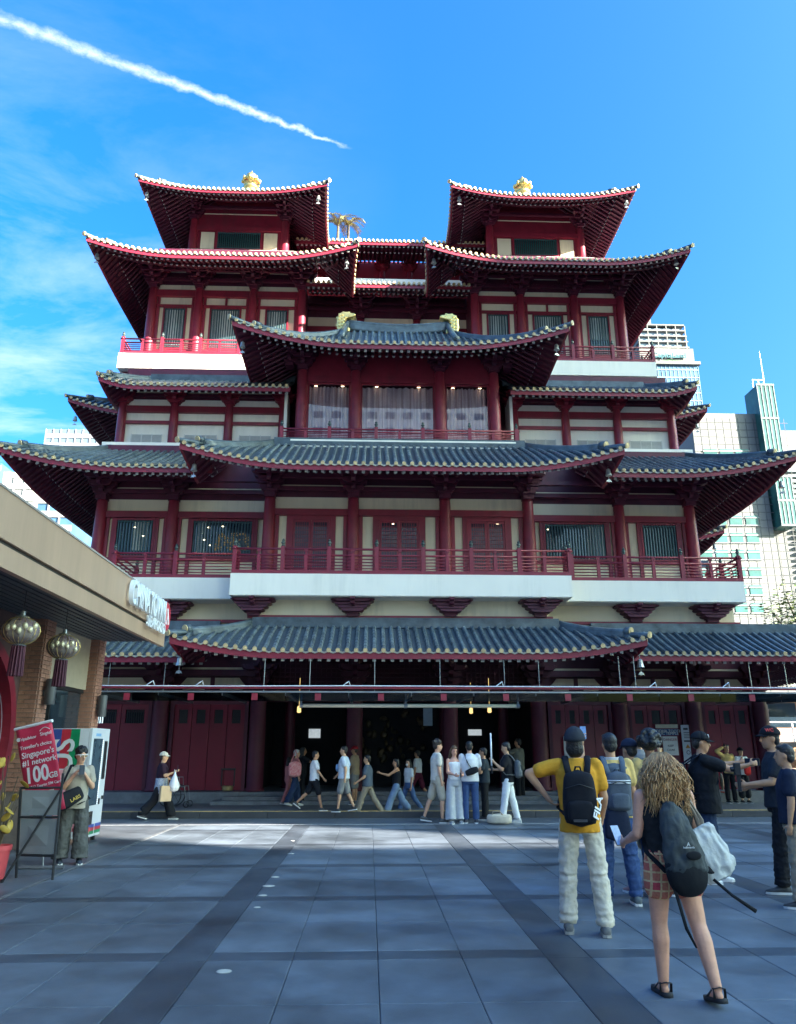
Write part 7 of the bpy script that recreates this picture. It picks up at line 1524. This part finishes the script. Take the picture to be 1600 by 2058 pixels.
# blonde woman
SHORT_M = bpy.data.materials.new('patchwork_shorts'); SHORT_M.use_nodes = True
def patch_mat(m):
    t = m.node_tree; b = t.nodes['Principled BSDF']; b.inputs['Roughness'].default_value = 0.85
    tcn = t.nodes.new('ShaderNodeTexCoord'); br = t.nodes.new('ShaderNodeTexBrick'); br.offset = 0.0; br.inputs['Scale'].default_value = 1.0; br.inputs['Mortar Size'].default_value = 0.006; br.inputs['Brick Width'].default_value = 0.055; br.inputs['Row Height'].default_value = 0.06
    br.inputs['Color1'].default_value = (0.52, 0.05, 0.07, 1); br.inputs['Color2'].default_value = (0.55, 0.22, 0.11, 1); br.inputs['Mortar'].default_value = (0.68, 0.48, 0.24, 1)
    mp = t.nodes.new('ShaderNodeMapping'); mp.inputs['Rotation'].default_value = (PI/2, 0, 0); t.links.new(tcn.outputs['Object'], mp.inputs[0]); t.links.new(mp.outputs[0], br.inputs['Vector'])
    n = t.nodes.new('ShaderNodeTexNoise'); n.inputs['Scale'].default_value = 60; mx = t.nodes.new('ShaderNodeMixRGB'); mx.blend_type = 'OVERLAY'; mx.inputs[0].default_value = 0.5; t.links.new(tcn.outputs['Object'], n.inputs['Vector']); t.links.new(br.outputs['Color'], mx.inputs[1]); t.links.new(n.outputs['Fac'], mx.inputs[2]); t.links.new(mx.outputs[0], b.inputs['Base Color'])
patch_mat(SHORT_M)
wp = atZ(1372, 2005)
P = person('woman with long wavy blond hair in patterned shorts and black sandals walking away', 1372, 2005, 1512, -4, skin='pink', hair=('none', 'blond'), top=(cloth('black_vest_top', (0.02, 0.022, 0.025)), 'tank'), bottom=(SHORT_M, 'short_shorts'), shoes=None, near=True, legw=1.22, slim=1.08, big=1.05, armL=((0.18, 0.02, -1), (0.05, 0.75, -0.25)), armR=((0.22, 0.12, -1), (-0.05, 0.5, -0.7)), legL=(9, 8, 1), legR=(-13, 8, 5), head=(4, -6), hem=0.04)
s = P['s']; HM = P['HM']
# wavy hair: a soft cap and many strands, gathered a little on top
q = MB(); rnd = random.Random(21)
base = MB(); base.ell(HM @ V(0, -0.022, 0.035), V(0.086, 0.100, 0.094)*s, 14, 10); base.cap2(HM @ V(0, -0.06, -0.02), HM @ V(0, -0.09, -0.20), 0.08*s, 0.07*s, 12)
hb = fused(base, 'hair', HAIRM['blond'], P['root'], 0.012, 3, 0.03)
HB2 = mat('hair_blond_strand', (0.26, 0.13, 0.05), 0.42, 0.45, 14, c2=(0.62, 0.37, 0.17))
for k in range(1100):
    a = rnd.uniform(-2.35, 2.35); v0 = rnd.uniform(0.0, 1.0)
    # start on the skull, angle a measured from straight back
    sx, sy = math.sin(a), -math.cos(a); zz = 0.02+0.10*v0; rr = math.sqrt(max(0.05, 1-((zz-0.035)/0.10)**2))
    p0 = V(0.095*sx*rr, -0.022+0.108*sy*rr, zz); L = rnd.uniform(0.24, 0.42)*(1 if abs(a) < 1.6 else 0.75)
    ph, fq, am = rnd.uniform(0, 6.3), rnd.uniform(4.5, 8.0), rnd.uniform(0.006, 0.020); pts = []
    end = V(p0.x*1.4+rnd.gauss(0, 0.035), -0.16+0.06*abs(math.sin(a))+rnd.gauss(0, 0.025) if abs(a) < 1.9 else 0.0, p0.z-L)
    for j in range(12):
        t = j/11; c_ = p0.lerp(end, t); bulge = math.sin(PI*min(1, t*1.2))*(0.03+0.03*((k*37)%10)/10); c_ += V(sx*bulge+am*t**0.5*math.sin(ph+fq*2.2*t), sy*bulge+am*t**0.5*math.cos(ph*1.3+fq*2.2*t), 0); pts.append(HM @ c_)
    q.tube(pts, [0.0016*s+0.0026*s*math.sin(PI*min(j/11*0.9+0.1, 1)) for j in range(12)], 4)
for k in range(60):   # small twisted knot on the crown
    a = rnd.uniform(0, 6.3); pts = [HM @ V(0.012*math.cos(a)+0.03*math.cos(a+t*0.5)*(t/6), -0.04+0.03*math.sin(a+t*0.5)*(t/6)*1.2, 0.12+0.02*math.sin(t*0.9)+0.012*rnd.random()) for t in range(7)]; q.tube(pts, 0.004*s, 5)
q.build('hair_strands', HB2, P['root'], True, kind='stuff', fix=False)
# sandals
for FM in P['feet']:
    q = MB(); out = [(0.0, -0.085), (0.036, -0.07), (0.040, 0.0), (0.049, 0.08), (0.046, 0.14), (0.022, 0.185), (-0.022, 0.185), (-0.046, 0.14), (-0.049, 0.08), (-0.040, 0.0), (-0.036, -0.07)]; k = len(out)
    vs = [FM @ V(x, y, -0.087) for x, y in out]+[FM @ V(x*1.02, y, -0.058) for x, y in out]; q.add(vs, [tuple(range(k)), tuple(range(2*k-1, k-1, -1))]+[(i, (i+1) % k, (i+1) % k+k, i+k) for i in range(k)])
    q.tube([FM @ V(-0.040, -0.03, -0.06), FM @ V(-0.043, -0.035, 0.0), FM @ V(0, -0.055, 0.012), FM @ V(0.043, -0.035, 0.0), FM @ V(0.040, -0.03, -0.06)], 0.011*s, 6, flat=0.4); q.tube([FM @ V(-0.043, -0.035, 0.0), FM @ V(0, 0.035, 0.008), FM @ V(0.043, -0.035, 0.0)], 0.010*s, 6, flat=0.4); q.tube([FM @ V(-0.047, 0.08, -0.06), FM @ V(0, 0.085, -0.018), FM @ V(0.047, 0.08, -0.06)], 0.012*s, 6, flat=0.4)
    q.build('sandal', mat('sandal_black', (0.015, 0.015, 0.017), 0.7), P['root'], True)
# her dark drawstring pack: drop shaped, with long loose straps
c = P['tp'](0.0, -0.235, -0.19); BP = thing('rucksack', 'dark drop-shaped rucksack with loose straps on the blond woman', 'backpack', P['W'] @ c, P['root'].rotation_euler.z); inv = -c
RS_M = cloth('rucksack_slate', (0.035, 0.045, 0.052), 0.25, 5, 0.35, rough=0.55); RS_B = cloth('rucksack_black', (0.012, 0.014, 0.018), 0.2, 5, 0.3)
def drop(m, prof, mi=0):
    ring_loft(m, [(V(cx_, cy_, z)*s, rx*s*0.9, ry*s*0.85, V(1, 0, 0), V(0, 1, 0)) for z, rx, ry, cx_, cy_ in prof], 26, mi)
m = MB(); drop(m, [(-0.03, 0.05, 0.03, 0.02, 0.0), (0.0, 0.12, 0.07, 0.02, -0.01), (0.06, 0.165, 0.10, 0.015, -0.02), (0.13, 0.178, 0.112, 0.01, -0.025), (0.20, 0.176, 0.11, 0.005, -0.02), (0.26, 0.16, 0.095, 0.0, -0.01)]); b = m.build('lower_pouch', RS_B, BP, True); dp = b.modifiers.new('sub', 'SUBSURF'); dp.levels = 2; dp.render_levels = 2
m = MB(); drop(m, [(0.10, 0.15, 0.09, 0.01, -0.02), (0.16, 0.178, 0.112, 0.008, -0.022), (0.22, 0.177, 0.110, 0.005, -0.02), (0.30, 0.165, 0.10, 0.0, -0.01), (0.42, 0.145, 0.085, -0.02, 0.0), (0.53, 0.115, 0.068, -0.04, 0.015), (0.60, 0.075, 0.05, -0.05, 0.03), (0.64, 0.03, 0.025, -0.05, 0.04)]); b = m.build('bag_body', RS_M, BP, True); dp = b.modifiers.new('sub', 'SUBSURF'); dp.levels = 2; dp.render_levels = 2; dp = b.modifiers.new('folds', 'DISPLACE'); dp.texture = TEX2; dp.strength = 0.035
m = MB(); m.ell(V(0.03, -0.125, 0.27)*s, V(0.06, 0.012, 0.032)*s, 14, 8); m.build('pocket_opening', RS_B, BP, True)
t = text_obj('A', 0.035, WPAINT, 'logo', None, None, 0.001); t.data.transform(Matrix.Translation(V(0.0, -0.118, 0.345)*s) @ Matrix.Rotation(PI/2+0.15, 4, 'X')); t.parent = BP
t = text_obj('kathmandu', 0.018, WPAINT, 'logo_text', None, None, 0.001); t.data.transform(Matrix.Translation(V(0.0, -0.121, 0.325)*s) @ Matrix.Rotation(PI/2+0.15, 4, 'X')); t.parent = BP
m = MB(); m.tube([P['tp'](-0.04, -0.20, 0.36)+inv, P['tp'](-0.11, -0.10, 0.50)+inv, P['tp'](-0.115, 0.0, 0.535)+inv, P['tp'](-0.12, 0.11, 0.42)+inv, P['tp'](-0.16, 0.10, 0.2)+inv, P['tp'](-0.19, -0.05, 0.06)+inv, P['tp'](-0.13, -0.22, -0.05)+inv], 0.028*s, 8, flat=0.3); m.build('strap', RS_B, BP, True)
m = MB(); m.tube([P['tp'](0.02, -0.20, 0.36)+inv, P['tp'](0.11, -0.10, 0.50)+inv, P['tp'](0.115, 0.0, 0.535)+inv, P['tp'](0.12, 0.11, 0.42)+inv, P['tp'](0.18, 0.08, 0.15)+inv, P['tp'](0.21, -0.08, 0.02)+inv, P['tp'](0.22, -0.22, -0.06)+inv], 0.028*s, 8, flat=0.3); m.build('strap', RS_B, BP, True)
m = MB(); m.tube([P['tp'](-0.13, -0.22, 0.0)+inv, P['tp'](-0.09, -0.27, -0.2)+inv, P['tp'](-0.04, -0.27, -0.42)+inv, P['tp'](0.03, -0.25, -0.55)+inv], 0.013*s, 6, flat=0.4); m.build('loose_strap', RS_B, BP, True)
m = MB(); m.tube([P['tp'](0.22, -0.24, -0.10)+inv, P['tp'](0.32, -0.30, -0.20)+inv, P['tp'](0.46, -0.36, -0.30)+inv], [0.012*s, 0.012*s, 0.016*s], 6); m.build('loose_strap', RS_B, BP, True)
# grey tote bag under her right arm
TW = P['tp'](0.33, -0.12, -0.12); TB = thing('tote_bag', 'pale grey crumpled tote bag on the blond woman\'s right shoulder', 'bag', P['W'] @ TW, P['root'].rotation_euler.z)
m = MB(); MT = Matrix.Rotation(-0.45, 4, 'Y')
vsr = []
for z, rx, ry in ((0.0, 0.13, 0.025), (0.015, 0.15, 0.04), (0.12, 0.155, 0.05), (0.24, 0.145, 0.045), (0.34, 0.13, 0.03), (0.40, 0.12, 0.012)): vsr.append((MT @ V(0.03, 0, z)*s, rx*s, ry*s, MT.to_3x3() @ V(1, 0, 0), V(0, 1, 0)))
ring_loft(m, vsr, 24); b = m.build('bag_body', mat('tote_grey', (0.50, 0.52, 0.52), 0.55, 0.1, 4, 0.6, 12), TB, True); dp = b.modifiers.new('sub', 'SUBSURF'); dp.levels = 2; dp.render_levels = 2; dp = b.modifiers.new('folds', 'DISPLACE'); dp.texture = TEX2; dp.strength = 0.05
for dx in (0.0, 0.03):
    m = MB(); iv = -TW; m.tube([P['tp'](0.26, -0.10, 0.10)+iv, P['tp'](0.20+dx, -0.12, 0.30)+iv, P['tp'](0.14+dx*0.5, -0.06, 0.505)+iv, P['tp'](0.14+dx*0.5, 0.03, 0.505)+iv, P['tp'](0.22+dx, 0.10, 0.30)+iv, P['tp'](0.28, -0.02, 0.12)+iv], 0.022*s, 6, flat=0.3); m.build('strap', cloth('tan_strap', (0.30, 0.25, 0.20)), TB, True)
phone(P, 0, 'phone in the left hand of the blond woman', off=(-0.02, 0.0, 0.06), rx=-0.5, rz=0.3)
# man in black tee and cap holding a phone with both hands
P = person('stout man in black printed tee and black cap filming with his phone', 1436, 1775, 1472, 98, skin='tan', hair=('short', 'black'), hat=('cap', BLK), top=(BLK, 'tee'), bottom=(DJEAN, 'shorts'), shoes=(0.70, 0.71, 0.72), sole=(0.75, 0.76, 0.78), near=True, big=1.28, armL=((0.15, 0.9, -0.25), (-0.15, 1, 0.18)), armR=((0.15, 0.85, -0.35), (-0.12, 1, 0.22)), legL=(8, 4, 3), legR=(-6, 4, 3), head=(5, -6), hem=-0.14)
t = text_obj('Y', 0.05, WPAINT, 'cap_logo', None, None, 0.002, bold=0.002); t.data.transform(P['HM'] @ Matrix.Translation((0.045, 0.088, 0.085)) @ Rz(PI-0.45) @ Matrix.Rotation(PI/2-0.4, 4, 'X')); t.parent = P['root']
q = MB(); ss = P['s']; q.ell(P['tp'](0.03, 0.212, 0.22), V(0.07, 0.012, 0.10)*ss, 12, 8); q.build('shirt_print', mat('print_cream', (0.62, 0.45, 0.25), 0.7, 0.4, 30), P['root'], True); q = MB(); q.box(-0.05, 0.09, 0.212, 0.22, -0.012, 0.004, M=Matrix.Translation(P['tp'](0, 0, 0.10))); q.build('shirt_print', mat('print_red', (0.45, 0.04, 0.03), 0.7), P['root'])
q = MB(); q.tube([P['tp'](-0.07, 0.02, 0.53), P['tp'](-0.05, 0.14, 0.46), P['tp'](0, 0.18, 0.38), P['tp'](0.05, 0.14, 0.46), P['tp'](0.07, 0.02, 0.53)], 0.008, 6); q.build('lanyard', GRY, P['root'], True)
wr = (P['arms'][0][2]+P['arms'][1][2])/2; o = thing('phone', 'black phone held level in both hands by the stout man in the cap', 'phone', P['W'] @ (wr+V(0, 0.11, 0.02)), P['root'].rotation_euler.z+0.5); m = MB(); m.box(-0.12, 0.12, -0.006, 0.006, -0.045, 0.045); m.build('case', BLACK, o, bevel=0.005); m = MB(); m.box(-0.115, 0.115, -0.0085, -0.0065, -0.04, 0.04); m.build('screen', mat('dim_screen', (0.03, 0.04, 0.06), 0.15), o)
backpack(P, 'bulky black backpack on the stout man filming', cloth('black_pack2', (0.014, 0.017, 0.026)), w=0.17, d=0.12, h=0.24, z=0.22, y=-0.31)
# men at the right edge
pR = atZ(1562, 1790); 
P = person('man in dark tee and black cap with red letters at the right edge', 1592, 1795, 1461, -75, skin='tan', hair=('short', 'black'), hat=('cap', BLK), top=(cloth('dark_slate', (0.025, 0.03, 0.04)), 'tee'), bottom=(BLK, 'pants'), shoes=(0.06, 0.06, 0.06), near=True, big=1.1, armL=((0.15, 0.35, -0.9), (0.0, 1, -0.1)), armR=((0.15, 0.1, -1), (0.0, 0.9, -0.2)), legL=(10, 6, 2), legR=(-14, 30, 2), head=(-10, 0))
t = text_obj('WC', 0.05, mat('cap_red', (0.6, 0.05, 0.04), 0.6), 'cap_letters', None, None, 0.003, bold=0.002); t.data.transform(P['HM'] @ Matrix.Translation((-0.088, 0.03, 0.085)) @ Rz(-PI/2-0.1) @ Matrix.Rotation(PI/2-0.3, 4, 'X')); t.parent = P['root']
o = thing('camera_grip', 'black camera on a hand grip held forward by the man at the right edge', 'camera', P['W'] @ (P['arms'][0][2]+V(0.0, 0.10, 0.0)), P['root'].rotation_euler.z); m = MB(); m.box(-0.02, 0.02, -0.02, 0.02, -0.08, 0.10); m.build('grip', BLACK, o, bevel=0.006); m = MB(); m.box(-0.045, 0.045, -0.03, 0.04, 0.10, 0.24); m.tube([(0, 0.03, 0.17), (0, 0.08, 0.17)], 0.028, 12); m.build('camera_body', BLACK, o, bevel=0.006)
pk = atZ(1612, 1815)
P = person('man in navy shirt and khaki trousers cut by the right edge', 1622, 1825, 1497, -60, skin='tan', hair=('short', 'black'), top=(NVY, 'tee'), bottom=(KHA, 'pants'), shoes=(0.05, 0.05, 0.05), near=True, big=1.15, legL=(4, 2, 3), legR=(-4, 2, 3))
